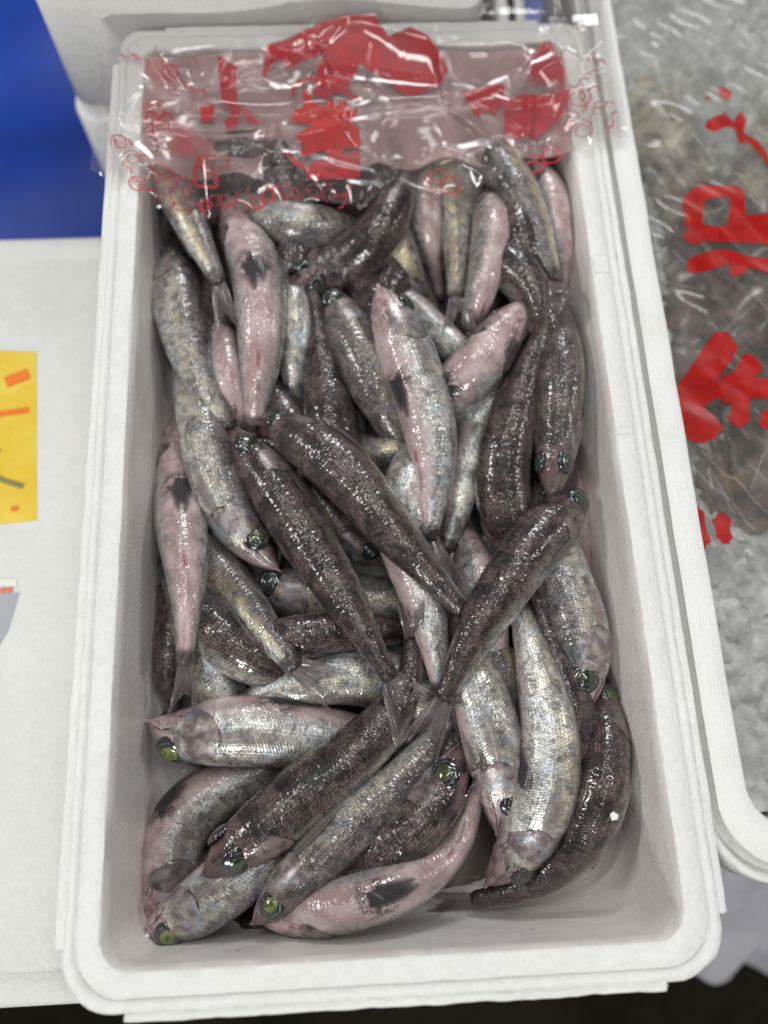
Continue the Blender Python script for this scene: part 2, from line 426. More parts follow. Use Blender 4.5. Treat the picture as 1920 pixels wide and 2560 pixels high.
# ------------------------------------------------------------------ rounded rectangle lofts
def rr(x0, x1, y0, y1, r, z, nc=10, ne=40, jit=0.0, seed=0):
    rf, rb_ = r if isinstance(r, tuple) else (r, r)
    pts = []
    cs = [(x1 - rf, y0 + rf, -90, rf), (x1 - rb_, y1 - rb_, 0, rb_), (x0 + rb_, y1 - rb_, 90, rb_), (x0 + rf, y0 + rf, 180, rf)]
    for k, (cx, cy, a0, r) in enumerate(cs):
        for i in range(nc + 1):
            a = R_(a0 + 90 * i / nc); pts.append((cx + r * math.cos(a), cy + r * math.sin(a), math.cos(a), math.sin(a)))
        nx = cs[(k + 1) % 4]; a = R_(a0 + 90)
        ex, ey = cx + r * math.cos(a), cy + r * math.sin(a)
        a2 = R_(nx[2]); fx, fy = nx[0] + nx[3] * math.cos(a2), nx[1] + nx[3] * math.sin(a2)
        for i in range(1, ne):
            t = i / ne; pts.append((ex + (fx - ex) * t, ey + (fy - ey) * t, math.cos(a), math.sin(a)))
    P = np.array(pts)
    out = np.zeros((len(P), 3)); out[:, :2] = P[:, :2]; out[:, 2] = z
    if jit:
        q = np.random.RandomState(seed); j = q.normal(0, jit, len(P)); j = (j + np.roll(j, 1)) / 1.4
        out[:, 0] += P[:, 2] * j; out[:, 1] += P[:, 3] * j; out[:, 2] += q.normal(0, jit * .5, len(P))
    return out
def loft(rings, cap0=True, cap1=False, nc=10, ne=40):
    n = len(rings[0]); V = np.vstack(rings); F = gridfaces(len(rings), n, True)
    if cap0: F.append(tuple(range(n - 1, -1, -1)))
    if cap1: F.append(tuple(range((len(rings) - 1) * n, len(rings) * n)))
    return V, F
def bevel_box(name, x0, x1, y0, y1, z0, z1, r, mat, parent=None, jit=0.0, rc=0.004, seed=0, ne=30):
    rings = []
    for z, o in ((z0, 0), (z1 - r, 0), (z1 - r * .3, r * .3), (z1, r)):
        rings.append(rr(x0 + o, x1 - o, y0 + o, y1 - o, rc, z, 5, ne, jit, seed))
    V, F = loft(rings, True, True, 5, ne)
    # flip so that the outside faces out
    me = mesh(name, V, F, True)
    o = link(name, me, mat, parent)
    for p_ in me.polygons:
        if len(p_.vertices) > 4: p_.use_smooth = False
    return o

# ------------------------------------------------------------------ the fish box
HW, LN, DEP = 0.140, 0.5521, 0.088
box = empty('foam_box', (0, 0.276, -0.105))
tag(box, 'open white foam box in the centre, packed with dark and pink fish', 'box')
def at_box(o):
    o.parent = box; o.matrix_parent_inverse = Matrix.Translation(-box.location)
def ring_in(off, z, r, jit=0.0, seed=0):
    return rr(-HW - off, HW + off, -off, LN + off, (r * (.84 if off < .001 else .70), r * .40), z, 10, 60, jit, seed)
inner = []
for k in range(7):
    a = k / 6 * PI / 2
    inner.append(ring_in(-0.004 - 0.022 * (1 - math.sin(a)) - 0.0002, -DEP + 0.022 * (1 - math.cos(a)), 0.012 + 0.010 * math.sin(a)))
inner += [ring_in(-0.003, -0.045, 0.020), ring_in(-0.0012, -0.012, 0.0185), ring_in(-0.0003, -0.0009, 0.0185, 0.00012, 3), ring_in(0.0003, -0.0003, 0.019, 0.00018, 4)]
V, F = loft(inner, True, False)
at_box(link('inner_wall', mesh('inner_wall', V, F), M_styro_wet))
outer = [ring_in(0.0003, -0.0003, 0.019, 0.00018, 4), ring_in(0.0009, 0.0, 0.0195, 0.00008, 5), ring_in(0.0108, 0.0, 0.033, 0.0001, 6), ring_in(0.0112, -0.0004, 0.0335, 0.0001, 6),
         ring_in(0.01122, -0.0034, 0.0335), ring_in(0.0118, -0.0034, 0.034), ring_in(0.0119, -0.0006, 0.0342), ring_in(0.0168, -0.0006, 0.036, 0.0002, 8), ring_in(0.0175, -0.0020, 0.0365, 0.0002, 8),
         ring_in(0.0172, -0.030, 0.036, 0.0002, 9), ring_in(0.013, -0.0305, 0.033), ring_in(0.010, -0.105, 0.03)]
V, F = loft(outer, False, True)
at_box(link('outer_shell', mesh('outer_shell', V, F), M_styro))
at_box(bevel_box('side_flange', -0.1615, -0.1570, 0.0105, LN - 0.010, -0.026, -0.0014, 0.0008, M_styro, jit=0.0002, rc=0.0015, seed=1, ne=60))
at_box(bevel_box('side_flange', 0.1570, 0.1615, 0.0105, LN - 0.010, -0.026, -0.0014, 0.0008, M_styro, jit=0.0002, rc=0.0015, seed=2, ne=60))
at_box(bevel_box('side_flange', -0.1275, 0.1275, -0.0212, -0.0172, -0.026, -0.0016, 0.0008, M_styro, jit=0.0002, rc=0.0015, seed=3, ne=60))
at_box(bevel_box('side_flange', -0.1275, 0.1275, LN + 0.0172, LN + 0.0212, -0.026, -0.0016, 0.0008, M_styro, jit=0.0002, rc=0.0015, seed=4, ne=60))
# chipped pieces moulded on the right rim
for (y, l) in ((0.3695, 0.012), (0.262, 0.004)):
    at_box(bevel_box('rim_notch', 0.1408, 0.1500, y, y + l, -0.0005, 0.0007, 0.0004, M_styro, jit=0.00015, rc=0.0008, seed=int(y * 100), ne=8))

# ------------------------------------------------------------------ neighbouring boxes
def lid_box(name, x0, x1, y0, y1, zt, zb, label, mat=M_styro_lid, inset=0.016, dz=0.0015, skirt=0.040, cr=.03):
    t = empty(name, ((x0 + x1) / 2, (y0 + y1) / 2, zb)); tag(t, label, 'box')
    def put(o): o.parent = t; o.matrix_parent_inverse = Matrix.Translation(-t.location)
    rings = [rr(x0 + a, x1 - a, y0 + a, y1 - a, r, z, 8, 20) for a, r, z in
             ((0.004, cr, zt - skirt), (0, cr, zt - skirt + .0005), (0, cr, zt - 0.004), (0.0012, cr - .001, zt - .001), (0.004, cr - .002, zt), (inset, cr * .66, zt), (inset + .0015, cr * .62, zt - dz), (inset + .004, cr * .6, zt - dz))]
    V, F = loft(rings, True, True); put(link('lid', mesh('lid', V, F), mat))
    rings = [rr(x0 + a, x1 - a, y0 + a, y1 - a, cr * .8, z, 8, 20) for a, z in ((0.016, zb), (0.007, zt - skirt - .001))]
    V, F = loft(rings, True, True); put(link('lower_box', mesh('lower_box', V, F), mat))
    return t
left = lid_box('lidded_box', -0.56, -0.156, -0.034, 0.481, -0.10, -0.26, 'closed white foam box with a yellow label, left of the fish box', cr=.014)
def decal_flat(name, pts, z, mat, parent=None, th=0.0004):
    n = len(pts)
    V = [(x, y, z) for x, y in pts] + [(x, y, z + th) for x, y in pts]
    tri = tessellate_polygon([[Vector((x, y, 0)) for x, y in pts]])
    F = [tuple(n + i for i in t) for t in tri] + [(i, (i + 1) % n, n + (i + 1) % n, n + i) for i in range(n)]
    me = mesh(name, V, F, False); bm = bmesh.new(); bm.from_mesh(me); bmesh.ops.recalc_face_normals(bm, faces=bm.faces)
    bm.to_mesh(me); bm.free()
    return link(name, me, mat, parent)
def stroke_flat(name, pts, wd, z, mat, parent=None):
    P = np.array(pts, float); T = np.gradient(P, axis=0); T /= np.linalg.norm(T, axis=1)[:, None] + 1e-9
    Nn = np.stack([-T[:, 1], T[:, 0]], 1) * wd / 2
    a = P + Nn; b = (P - Nn)[::-1]
    return decal_flat(name, [tuple(v) for v in a] + [tuple(v) for v in b], z, mat, parent)
ZL = -0.1014
stk = decal_flat('yellow_label', [(-0.330, 0.392), (-0.2365, 0.3845), (-0.2262, 0.2570), (-0.320, 0.250)], ZL, M_yellow)
tag(stk, 'yellow paper label with orange and grey marks on the left lid', 'label')
for nm, o in (('orange_mark', stroke_flat('orange_mark', [(-.256, .3605), (-.248, .364), (-.2405, .367)], .0085, ZL + .0006, M_orange)),
              ('orange_dash', stroke_flat('orange_dash', [(-.275, .334), (-.255, .3365), (-.238, .3385)], .0040, ZL + .0006, M_orange)),
              ('pen_stroke', stroke_flat('pen_stroke', [(-.272, .301), (-.262, .292), (-.250, .286), (-.237, .2815)], .0035, ZL + .0006, M_greyink)),
              ('pen_stroke', stroke_flat('pen_stroke', [(-.262, .311), (-.2555, .3075)], .0035, ZL + .0006, M_greyink)),
              ('orange_mark', stroke_flat('orange_mark', [(-.262, .266), (-.256, .267)], .0035, ZL + .0006, M_orange)),
              ('orange_mark', stroke_flat('orange_mark', [(-.244, .2655), (-.239, .266)], .0030, ZL + .0006, M_orange))):
    o.name = nm; o.parent = stk
gl_ = decal_flat('grey_label', [(-0.30, 0.205), (-0.2335, 0.2075), (-0.2385, 0.183), (-0.25, 0.160), (-0.275, 0.120)], ZL, M_greylabel)
tag(gl_, 'grey slanted label with small red marks at the left photo edge', 'label')
for x in (-.2445, -.2400):
    o = stroke_flat('red_mark', [(x - .0015, .2085), (x + .0015, .2105)], .0030, ZL + .0006, M_redmark); o.parent = gl_
pc = decal_flat('paper_strip', [(-.27, .2115), (-.2355, .2115), (-.2365, .2165), (-.27, .2180)], ZL + .0002, M_cream); pc.parent = gl_

# boxes behind
bk = lid_box('back_box', -0.2135, 0.092, 0.5785, 1.05, 0.030, -0.085, 'upper white foam box behind the film, its corner above the blue sheet', mat=M_styro_far, skirt=.105, cr=.016)
bk2 = lid_box('back_box', -0.2200, 0.095, 0.5785, 1.05, -0.089, -0.235, 'lower rounded white foam box under the upper back box', mat=M_styro_far, skirt=.11, cr=.022)
bk3 = lid_box('back_box', 0.125, 0.150, 0.600, 1.05, -0.10, -0.235, 'white box glimpsed past the dark gap at the top right', mat=M_styro_far)

# right box (open, with ice)
rb = empty('ice_box', (0.31, 0.3, -0.12)); tag(rb, 'open white foam box on the right, filled with ice and bagged fish', 'box')
def at_rb(o): o.parent = rb; o.matrix_parent_inverse = Matrix.Translation(-rb.location)
X0, X1, Y0, Y1 = 0.1818, 0.50, 0.044, 0.72
def rq(off, z, r, jit=0.0, seed=0): return rr(X0 - off, X1 + off, Y0 - off, Y1 + off, r, z, 10, 60, jit, seed)
rings = [rq(-0.02, -0.09, .02), rq(-0.006, -0.085, .025), rq(-0.0012, -0.008, .026), rq(0, -0.0045, .027, .0002, 3), rq(0.001, -0.004, .028), rq(0.0150, -0.004, .034, .0001, 2), rq(0.0156, -0.005, .0345, .0001, 3)]
V, F = loft(rings, True, False); at_rb(link('rim', mesh('rim', V, F), M_hex))
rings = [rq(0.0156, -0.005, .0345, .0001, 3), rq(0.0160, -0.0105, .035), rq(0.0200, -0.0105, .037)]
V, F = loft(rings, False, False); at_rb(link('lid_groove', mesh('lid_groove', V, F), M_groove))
rings = [rq(0.0200, -0.0105, .037), rq(0.0204, -0.0090, .0375), rq(0.0232, -0.0090, .039, .0001, 4), rq(0.0238, -0.010, .039, .0001, 5), rq(0.0238, -0.034, .039), rq(0.018, -0.035, .036), rq(0.014, -0.12, .03)]
V, F = loft(rings, False, True); at_rb(link('outer_shell', mesh('outer_shell', V, F), M_styro))
# moulded grip ribs on the right rim
for i in range(9):
    yb = 0.075 + i * 0.0365
    V = []; F = []
    for k in range(4):
        x = 0.1718 + k * 0.0018; b = len(V)
        V += [(x, yb, -.0041), (x + .0008, yb, -.0041), (x + .0004, yb, -.0036), (x, yb + .012, -.0041), (x + .0008, yb + .012, -.0041), (x + .0004, yb + .012, -.0036)]
        F += [(b, b + 2, b + 5, b + 3), (b + 2, b + 1, b + 4, b + 5), (b, b + 1, b + 2), (b + 3, b + 5, b + 4)]
    at_rb(link('rim_ribs', mesh('rim_ribs', V, F, False), M_hex))

# ------------------------------------------------------------------ ground things
def plane(name, x0, x1, y0, y1, z, mat, kind=None):
    o = link(name, mesh(name, [(x0, y0, z), (x1, y0, z), (x1, y1, z), (x0, y1, z)], [(0, 1, 2, 3)], False), mat)
    if kind: tag(o, kind=kind)
    return o
plane('floor', -6, 6, -6, 6, -0.62, M_floor, 'structure')
g = 60
xs = np.linspace(-1.6, 0.9, g); ys = np.linspace(0.30, 2.2, g)
X, Y = np.meshgrid(xs, ys, indexing='ij')
Z = -0.32 + 0.010 * np.sin(X * 17 + Y * 9) + 0.007 * np.sin(Y * 31 - X * 11 + 1) + .012 * np.sin(Y * 7 + 2)
V = np.stack([X.ravel(), Y.ravel(), Z.ravel()], 1)
tarp = link('blue_sheet', mesh('blue_sheet', V, gridfaces(g, g)), M_blue)
tag(tarp, 'bright blue plastic sheet spread below the boxes at the upper left', 'sheet')
st = bevel_box('stand', -0.52, 0.45, -0.0, 0.9, -0.60, -0.335, 0.003, M_stand); tag(st, kind='structure')
st2 = bevel_box('stand', -0.14, 0.47, 0.03, 0.56, -0.334, -0.121, 0.003, M_stand); tag(st2, kind='structure')
# pale cloth hanging below the right box
g = 50
V = []
for i in range(g):
    for j in range(g):
        u = i / (g - 1); v = j / (g - 1)
        x = 0.2035 + 0.075 * v ** 1.2 + u * 0.30; y = 0.016 - 0.135 * v + 0.004 * math.sin(u * 19) 
        z = -0.13 - 0.34 * v + 0.012 * math.sin(u * 26 + v * 4) * (0.3 + v) + 0.006 * math.sin(u * 61 + 2 * v)
        V.append((x, y + 0.010 * math.sin(u * 26 + 1.3) * v, z))
cl = link('grey_sheet', mesh('grey_sheet', V, gridfaces(g, g)), M_cloth)
tag(cl, 'lavender grey sheet hanging below the right box at the lower right', 'sheet')

# ------------------------------------------------------------------ fish
PT = [0, .012, .03, .06, .10, .15, .21, .28, .38, .5, .62, .74, .85, .93, .985, 1.0]
PH = [.07, .17, .30, .46, .64, .80, .92, .98, 1.0, .98, .90, .75, .57, .44, .38, .30]
PW = [.08, .19, .33, .50, .69, .85, .96, 1.02, 1.02, .97, .86, .69, .49, .36, .30, .22]
class Fish:
    def __init__(s, pts, R, phi, seed):
        P = np.array(pts, float)
        d = np.r_[0, np.cumsum(np.linalg.norm(np.diff(P, axis=0), axis=1))]; s.L = d[-1]
        # smooth resample
        n = 160; u = np.linspace(0, s.L, n); C = np.stack([np.interp(u, d, P[:, k]) for k in range(3)], 1)
        k = np.exp(-.5 * (np.arange(-20, 21) / 8.) ** 2); k /= k.sum()
        Cp = np.vstack([2 * C[0] - C[20:0:-1], C, 2 * C[-1] - C[-2:-22:-1]])
        C = np.stack([np.convolve(Cp[:, i], k, 'valid') for i in range(3)], 1)
        s.C = C; s.u = np.linspace(0, 1, n); T = np.gradient(C, axis=0); T /= np.linalg.norm(T, axis=1)[:, None]
        up = np.array([0, 0, 1.]); S = np.cross(T, up); S /= np.linalg.norm(S, axis=1)[:, None]; U = np.cross(S, T)
        q = np.random.RandomState(seed)
        ph = R_(phi) + R_(q.uniform(-7, 7)) * np.sin(s.u * 3 + q.uniform(0, 6))
        s.T = T; s.D = np.cos(ph)[:, None] * U + np.sin(ph)[:, None] * S; s.Lt = -np.sin(ph)[:, None] * U + np.cos(ph)[:, None] * S
        s.R = R; s.q = q
        s.fat = 1 + q.uniform(-.03, .05)
        s.lump = [(q.uniform(6, 22), q.randint(1, 4), q.uniform(0, 6), q.uniform(0, 6), q.uniform(.006, .018)) for _ in range(6)]
    def at(s, arr, t): return np.stack([np.interp(t, s.u, arr[:, k]) for k in range(3)], -1)
    def surf(s, t, a, off=0.0):
        t = np.asarray(t, float); a = np.asarray(a, float); t, a = np.broadcast_arrays(t, a)
        tt = np.clip(t, 0, 1)
        C = s.at(s.C, tt); D = s.at(s.D, tt); Lt = s.at(s.Lt, tt); T = s.at(s.T, tt)
        C = C + T * ((t - tt) * s.L)[..., None]
        H = np.interp(tt, PT, PH) * s.R * s.fat; W = np.interp(tt, PT, PW) * s.R * .97
        ca, sa = np.cos(a), np.sin(a)
        e = 2 / 2.15
        cc = np.sign(ca) * np.abs(ca) ** e; ss = np.sign(sa) * np.abs(sa) ** e
        # belly fuller than the back in front, back flatter on the head
        bel = np.where(ca < 0, 1 + .10 * np.exp(-((tt - .3) / .18) ** 2), 1 - .06 * np.exp(-((tt - .08) / .08) ** 2))
        jaw = -.16 * np.exp(-(tt / .07) ** 2)
        y = cc * H * bel + jaw * s.R * .6; x = ss * W
        # gill crease, flank furrow
        lump = 0
        for (kt, ka, p1, p2, am) in s.lump: lump = lump + am * np.sin(kt * t + p1) * np.sin(ka * a + p2)
        dent = lump - .035 * np.exp(-((tt - .265) / .010) ** 2) * np.clip(np.abs(sa) * 1.4, 0, 1)
        x = x * (1 + dent); y = y * (1 + dent)
        P = C + D * y[..., None] + Lt * x[..., None]
        Nn = D * (ca / np.maximum(H, 1e-5) )[..., None] + Lt * (sa / np.maximum(W, 1e-5))[..., None]
        Nn = Nn / (np.linalg.norm(Nn, axis=-1)[..., None] + 1e-12)
        return P + Nn * (np.asarray(off) * np.ones(t.shape))[..., None], Nn
    def patch(s, name, tf, n, m, mat, parent, th=None):
        """tf(i,j in 0..1) -> t, a, off"""
        I, J = np.meshgrid(np.linspace(0, 1, n), np.linspace(0, 1, m), indexing='ij')
        t, a, off = tf(I, J); P, _ = s.surf(t, a, off)
        uv = np.stack([t * s.L, a * s.R], -1).reshape(-1, 2)
        me = mesh(name, P.reshape(-1, 3), gridfaces(n, m), True, uv)
        return link(name, me, mat, parent)
def dome(name, center, nrm, tang, r, flat_, n=9, m=22, mat=None, parent=None, cover=1.15):
    nrm = Vector(nrm).normalized(); tx = Vector(tang); tx = (tx - nrm * tx.dot(nrm)).normalized(); ty = nrm.cross(tx)
    V = [Vector(center) + nrm * (r * flat_)]; er = [0.0]
    for i in range(1, n + 1):
        a = i / n * PI / 2 * cover
        for j in range(m):
            b = 2 * PI * j / m
            V.append(Vector(center) + (tx * math.cos(b) + ty * math.sin(b)) * (r * math.sin(a)) + nrm * (r * flat_ * math.cos(a)))
            er.append(math.sin(a) if a < PI / 2 else 1.0)
    F = [(0, 1 + j, 1 + (j + 1) % m) for j in range(m)]
    for i in range(n - 1):
        for j in range(m):
            F.append((1 + i * m + j, 1 + (i + 1) * m + j, 1 + (i + 1) * m + (j + 1) % m, 1 + i * m + (j + 1) % m))
    me = mesh(name, [tuple(v) for v in V], F, True, None, {'er': er})
    return link(name, me, mat, parent)

FISH = [
 ([(-0.1341, 0.4731, -0.0774), (-0.1234, 0.4441, -0.075), (-0.1189, 0.4162, -0.0726), (-0.1174, 0.3896, -0.0711), (-0.1147, 0.3648, -0.071), (-0.1098, 0.3413, -0.072), (-0.1056, 0.3186, -0.074), (-0.1022, 0.2964, -0.0762), (-0.0988, 0.2744, -0.0781), (-0.0953, 0.2526, -0.0794)], 0.0222, 15, (1, 0.1, 0.2, 0.1), None,
  'shade-dark fish buried low in the box, glimpsed only through gaps in the heap', 1),
 ([(-0.0594, 0.4836, -0.0773), (-0.0556, 0.4542, -0.0749), (-0.0518, 0.4259, -0.0725), (-0.0481, 0.399, -0.071), (-0.0462, 0.3735, -0.0708), (-0.0453, 0.3493, -0.0719), (-0.0443, 0.3261, -0.0739), (-0.0434, 0.3035, -0.0761), (-0.0424, 0.2811, -0.078), (-0.0414, 0.2589, -0.0793)], 0.0224, 15, (1, 0.1, 0.2, 0.1), None,
  'shade-dark fish deep left of the straight dark fish at upper centre', 1),
 ([(0.0214, 0.4817, -0.0772), (0.0182, 0.452, -0.0748), (0.0149, 0.4235, -0.0725), (0.0115, 0.3965, -0.0709), (0.0106, 0.371, -0.0708), (0.013, 0.347, -0.0719), (0.0149, 0.3239, -0.0738), (0.0155, 0.3012, -0.0761), (0.0162, 0.2787, -0.078), (0.0169, 0.2565, -0.0793)], 0.0224, 15, (1, 0.1, 0.2, 0.1), None,
  'shade-dark fish buried low in the box, glimpsed only through gaps in the heap', 1),
 ([(0.0749, 0.4794, -0.0772), (0.0757, 0.4498, -0.0748), (0.0766, 0.4213, -0.0724), (0.0776, 0.3942, -0.0709), (0.0781, 0.3687, -0.0707), (0.0775, 0.3445, -0.0718), (0.078, 0.3213, -0.0738), (0.0802, 0.2987, -0.076), (0.0822, 0.2765, -0.078), (0.0839, 0.2544, -0.0793)], 0.0225, 15, (1, 0.1, 0.2, 0.1), None,
  'shade-dark fish deep below the tip of the gold-striped tail', 1),
 ([(0.1135, 0.435, -0.0774), (0.1122, 0.4066, -0.075), (0.111, 0.3793, -0.0727), (0.11, 0.3533, -0.0712), (0.1093, 0.3288, -0.0711), (0.1089, 0.3055, -0.0721), (0.109, 0.283, -0.0741), (0.1093, 0.261, -0.0763), (0.1095, 0.2393, -0.0781), (0.1096, 0.2179, -0.0794)], 0.0221, 15, (1, 0.1, 0.2, 0.1), None,
  'shade-dark fish deep between the arched fish and the upper right wall', 1),
 ([(0.0056, 0.3134, -0.0592), (0.0112, 0.2913, -0.0589), (0.0168, 0.2703, -0.06), (0.0225, 0.2504, -0.063), (0.0279, 0.2309, -0.0671), (0.0325, 0.2113, -0.0707), (0.036, 0.1915, -0.0736), (0.0387, 0.1717, -0.0759), (0.0414, 0.1521, -0.0777), (0.0441, 0.1328, -0.0789)], 0.0205, 15, (1, 0.1, 0.2, 0.1), None,
  'shade-dark fish deep right of the right crossing fish, under the pale tail', 1),
 ([(0.1251, 0.2858, -0.062), (0.1169, 0.2633, -0.0594), (0.1094, 0.2422, -0.0589), (0.1026, 0.2226, -0.0612), (0.097, 0.2035, -0.0655), (0.0924, 0.1843, -0.0698), (0.0886, 0.1649, -0.0731), (0.0855, 0.1455, -0.0755), (0.0822, 0.1264, -0.0773), (0.0788, 0.1075, -0.0785)], 0.0203, 15, (1, 0.1, 0.2, 0.1), None,
  'shade-dark fish deep left of the big silver fish tail', 1),
 ([(-0.1343, 0.1455, -0.0749), (-0.1147, 0.146, -0.0728), (-0.095, 0.1464, -0.0707), (-0.0755, 0.147, -0.0694), (-0.0561, 0.1477, -0.0692), (-0.0367, 0.1483, -0.0701), (-0.0173, 0.1503, -0.0714), (0.0022, 0.1533, -0.0721), (0.0218, 0.1559, -0.0715), (0.0413, 0.1583, -0.0698)], 0.0197, 15, (1, 0.1, 0.2, 0.1), None,
  'shade-dark fish buried low in the box, glimpsed only through gaps in the heap', 1),
 ([(0.0478, 0.1858, -0.0596), (0.0482, 0.1659, -0.0588), (0.0487, 0.1467, -0.0595), (0.0499, 0.1281, -0.0626), (0.05, 0.1098, -0.0668), (0.047, 0.0918, -0.0705), (0.0398, 0.075, -0.0733), (0.0315, 0.0589, -0.0755), (0.0236, 0.0429, -0.0772), (0.0158, 0.0272, -0.0783)], 0.0191, 15, (1, 0.1, 0.2, 0.1), None,
  'shade-dark fish buried low in the box, glimpsed only through gaps in the heap', 1),
 ([(-0.1227, 0.0082, -0.079), (-0.1098, 0.0195, -0.077), (-0.0968, 0.0309, -0.075), (-0.0839, 0.0424, -0.0737), (-0.0706, 0.0537, -0.0736), (-0.0564, 0.0641, -0.0745), (-0.0447, 0.0774, -0.0761), (-0.0343, 0.0923, -0.078), (-0.0232, 0.1073, -0.0796), (-0.0118, 0.1227, -0.0807)], 0.0188, 15, (1, 0.1, 0.2, 0.1), None,
  'shade-dark fish buried low in the box, glimpsed only through gaps in the heap', 1),
 ([(-0.0712, 0.0152, -0.0771), (-0.0564, 0.0247, -0.0751), (-0.0415, 0.0343, -0.0732), (-0.0265, 0.0439, -0.0718), (-0.0113, 0.0535, -0.0709), (0.004, 0.0631, -0.0693), (0.0173, 0.0754, -0.0651), (0.0297, 0.0883, -0.059), (0.0423, 0.1009, -0.0534), (0.0551, 0.1136, -0.0498)], 0.0185, 15, (1, 0.1, 0.2, 0.1), None,
  'shade-dark fish in the gap right of the meeting tails', 1),
 ([(0.0647, 0.0099, -0.078), (0.0695, 0.0265, -0.0759), (0.0745, 0.0433, -0.0738), (0.0797, 0.0603, -0.0719), (0.0843, 0.0777, -0.0699), (0.0873, 0.0956, -0.0671), (0.0873, 0.1138, -0.0638), (0.0868, 0.1323, -0.0609), (0.0867, 0.1511, -0.0588), (0.0867, 0.1703, -0.0574)], 0.019, 15, (1, 0.1, 0.2, 0.1), None,
  'shade-dark fish deep between the dotted fish and the big silver fish', 1),
 ([(0.1169, 0.0251, -0.0758), (0.1143, 0.0424, -0.0718), (0.1112, 0.06, -0.0655), (0.1076, 0.0775, -0.0577), (0.1049, 0.0949, -0.0511), (0.1047, 0.1126, -0.048), (0.1019, 0.1303, -0.0475), (0.0983, 0.1483, -0.048), (0.0949, 0.1669, -0.0484), (0.0913, 0.1858, -0.0487)], 0.0188, 15, (1, 0.1, 0.2, 0.1), None,
  'shade-dark fish deep between the big silver and the striped silver fish', 1),
 ([(-0.134, 0.4841, -0.072), (-0.1166, 0.4835, -0.0687), (-0.0928, 0.4823, -0.0647), (-0.0694, 0.4816, -0.0615), (-0.0465, 0.4847, -0.0614), (-0.0236, 0.4912, -0.0643), (-0.0001, 0.4965, -0.0679), (0.0238, 0.5003, -0.0709), (0.048, 0.5038, -0.0731), (0.0724, 0.5067, -0.0745)], 0.0236, 15, (1, 0.1, 0.2, 0.1), None,
  'dark fish under the film edge above the glassy-eyed silver fish', 1),
 ([(-0.1341, 0.4807, -0.0494), (-0.1233, 0.4818, -0.0451), (-0.1187, 0.4824, -0.0402), (-0.1078, 0.4833, -0.0355), (-0.0856, 0.4841, -0.0322), (-0.0636, 0.4851, -0.0315), (-0.0417, 0.488, -0.0339), (-0.0196, 0.4923, -0.0383), (0.0031, 0.4969, -0.043), (0.0261, 0.5006, -0.0466)], 0.0225, 15, (1, 0.1, 0.2, 0.1), None,
  'shade-dark fish buried low in the box, glimpsed only through gaps in the heap', 1),
 ([(-0.0317, 0.4631, -0.0653), (-0.0104, 0.4665, -0.0592), (0.0112, 0.4723, -0.0519), (0.0337, 0.4822, -0.0468), (0.0577, 0.4943, -0.0474), (0.0828, 0.505, -0.0533), (0.1085, 0.5119, -0.0606), (0.1243, 0.5149, -0.0661), (0.1276, 0.5158, -0.0693), (0.1295, 0.5152, -0.071)], 0.0231, 15, (1, 0.1, 0.2, 0.1), None,
  'dark fish lying level under the film, right of centre', 1),
 ([(0.1214, 0.5463, -0.0512), (0.1201, 0.516, -0.0484), (0.1189, 0.4882, -0.0488), (0.1174, 0.4618, -0.0499), (0.1177, 0.4337, -0.0478), (0.1168, 0.4048, -0.0433), (0.1159, 0.3779, -0.0399), (0.1158, 0.3535, -0.0391), (0.1161, 0.3306, -0.0399), (0.1165, 0.3084, -0.041)], 0.0222, 15, (1, 0.1, 0.2, 0.1), None,
  'dark fish under the film above the long gold-sided fish', 1),
 ([(-0.011, 0.1311, -0.0775), (-0.0294, 0.1246, -0.0759), (-0.0475, 0.1183, -0.0743), (-0.0653, 0.112, -0.0732), (-0.0831, 0.1059, -0.0732), (-0.1015, 0.1019, -0.0741), (-0.1204, 0.1045, -0.0758), (-0.1261, 0.111, -0.0778), (-0.129, 0.1171, -0.0794), (-0.1306, 0.1233, -0.0806)], 0.0194, 15, (1, 0.1, 0.2, 0.1), None,
  'shade-dark fish deep between the pale green-eyed fish and the thick dark fish', 1),
 ([(-0.1041, 0.4529, -0.0694), (-0.103, 0.4362, -0.0631), (-0.1014, 0.4178, -0.0567), (-0.0991, 0.3974, -0.0522), (-0.0971, 0.3766, -0.0505), (-0.0961, 0.3568, -0.0512), (-0.0945, 0.3383, -0.0537), (-0.0928, 0.3207, -0.0574), (-0.0913, 0.3032, -0.0612), (-0.0896, 0.2856, -0.0642)], 0.0165, 30, (1, 0.1, 0.2, 0.1), None,
  'shade-dark fish in the gap between the curved silver and the pink belly-up fish', 1),
 ([(-0.0872, 0.3506, -0.054), (-0.0747, 0.332, -0.0557), (-0.0625, 0.3135, -0.0548), (-0.0497, 0.2971, -0.0528), (-0.0446, 0.2793, -0.0532), (-0.0479, 0.2622, -0.0572), (-0.052, 0.246, -0.0628), (-0.0566, 0.2297, -0.0677), (-0.0609, 0.2129, -0.0706), (-0.0649, 0.196, -0.0721)], 0.0165, 30, (1, 0.1, 0.2, 0.1), None,
  'shade-dark fish deep under the heads of the two crossing fish', 1),
 ([(0.0443, 0.4631, -0.0688), (0.0371, 0.4462, -0.0616), (0.0298, 0.4294, -0.0534), (0.0226, 0.411, -0.0468), (0.0148, 0.3921, -0.044), (0.0056, 0.3754, -0.0456), (-0.0005, 0.3596, -0.052), (-0.0052, 0.3448, -0.0613), (-0.0103, 0.3298, -0.0699), (-0.0154, 0.3134, -0.0754)], 0.017, 30, (1, 0.1, 0.2, 0.1), None,
  'shade-dark fish in the hollow left of the small gold and silver fish', 1),
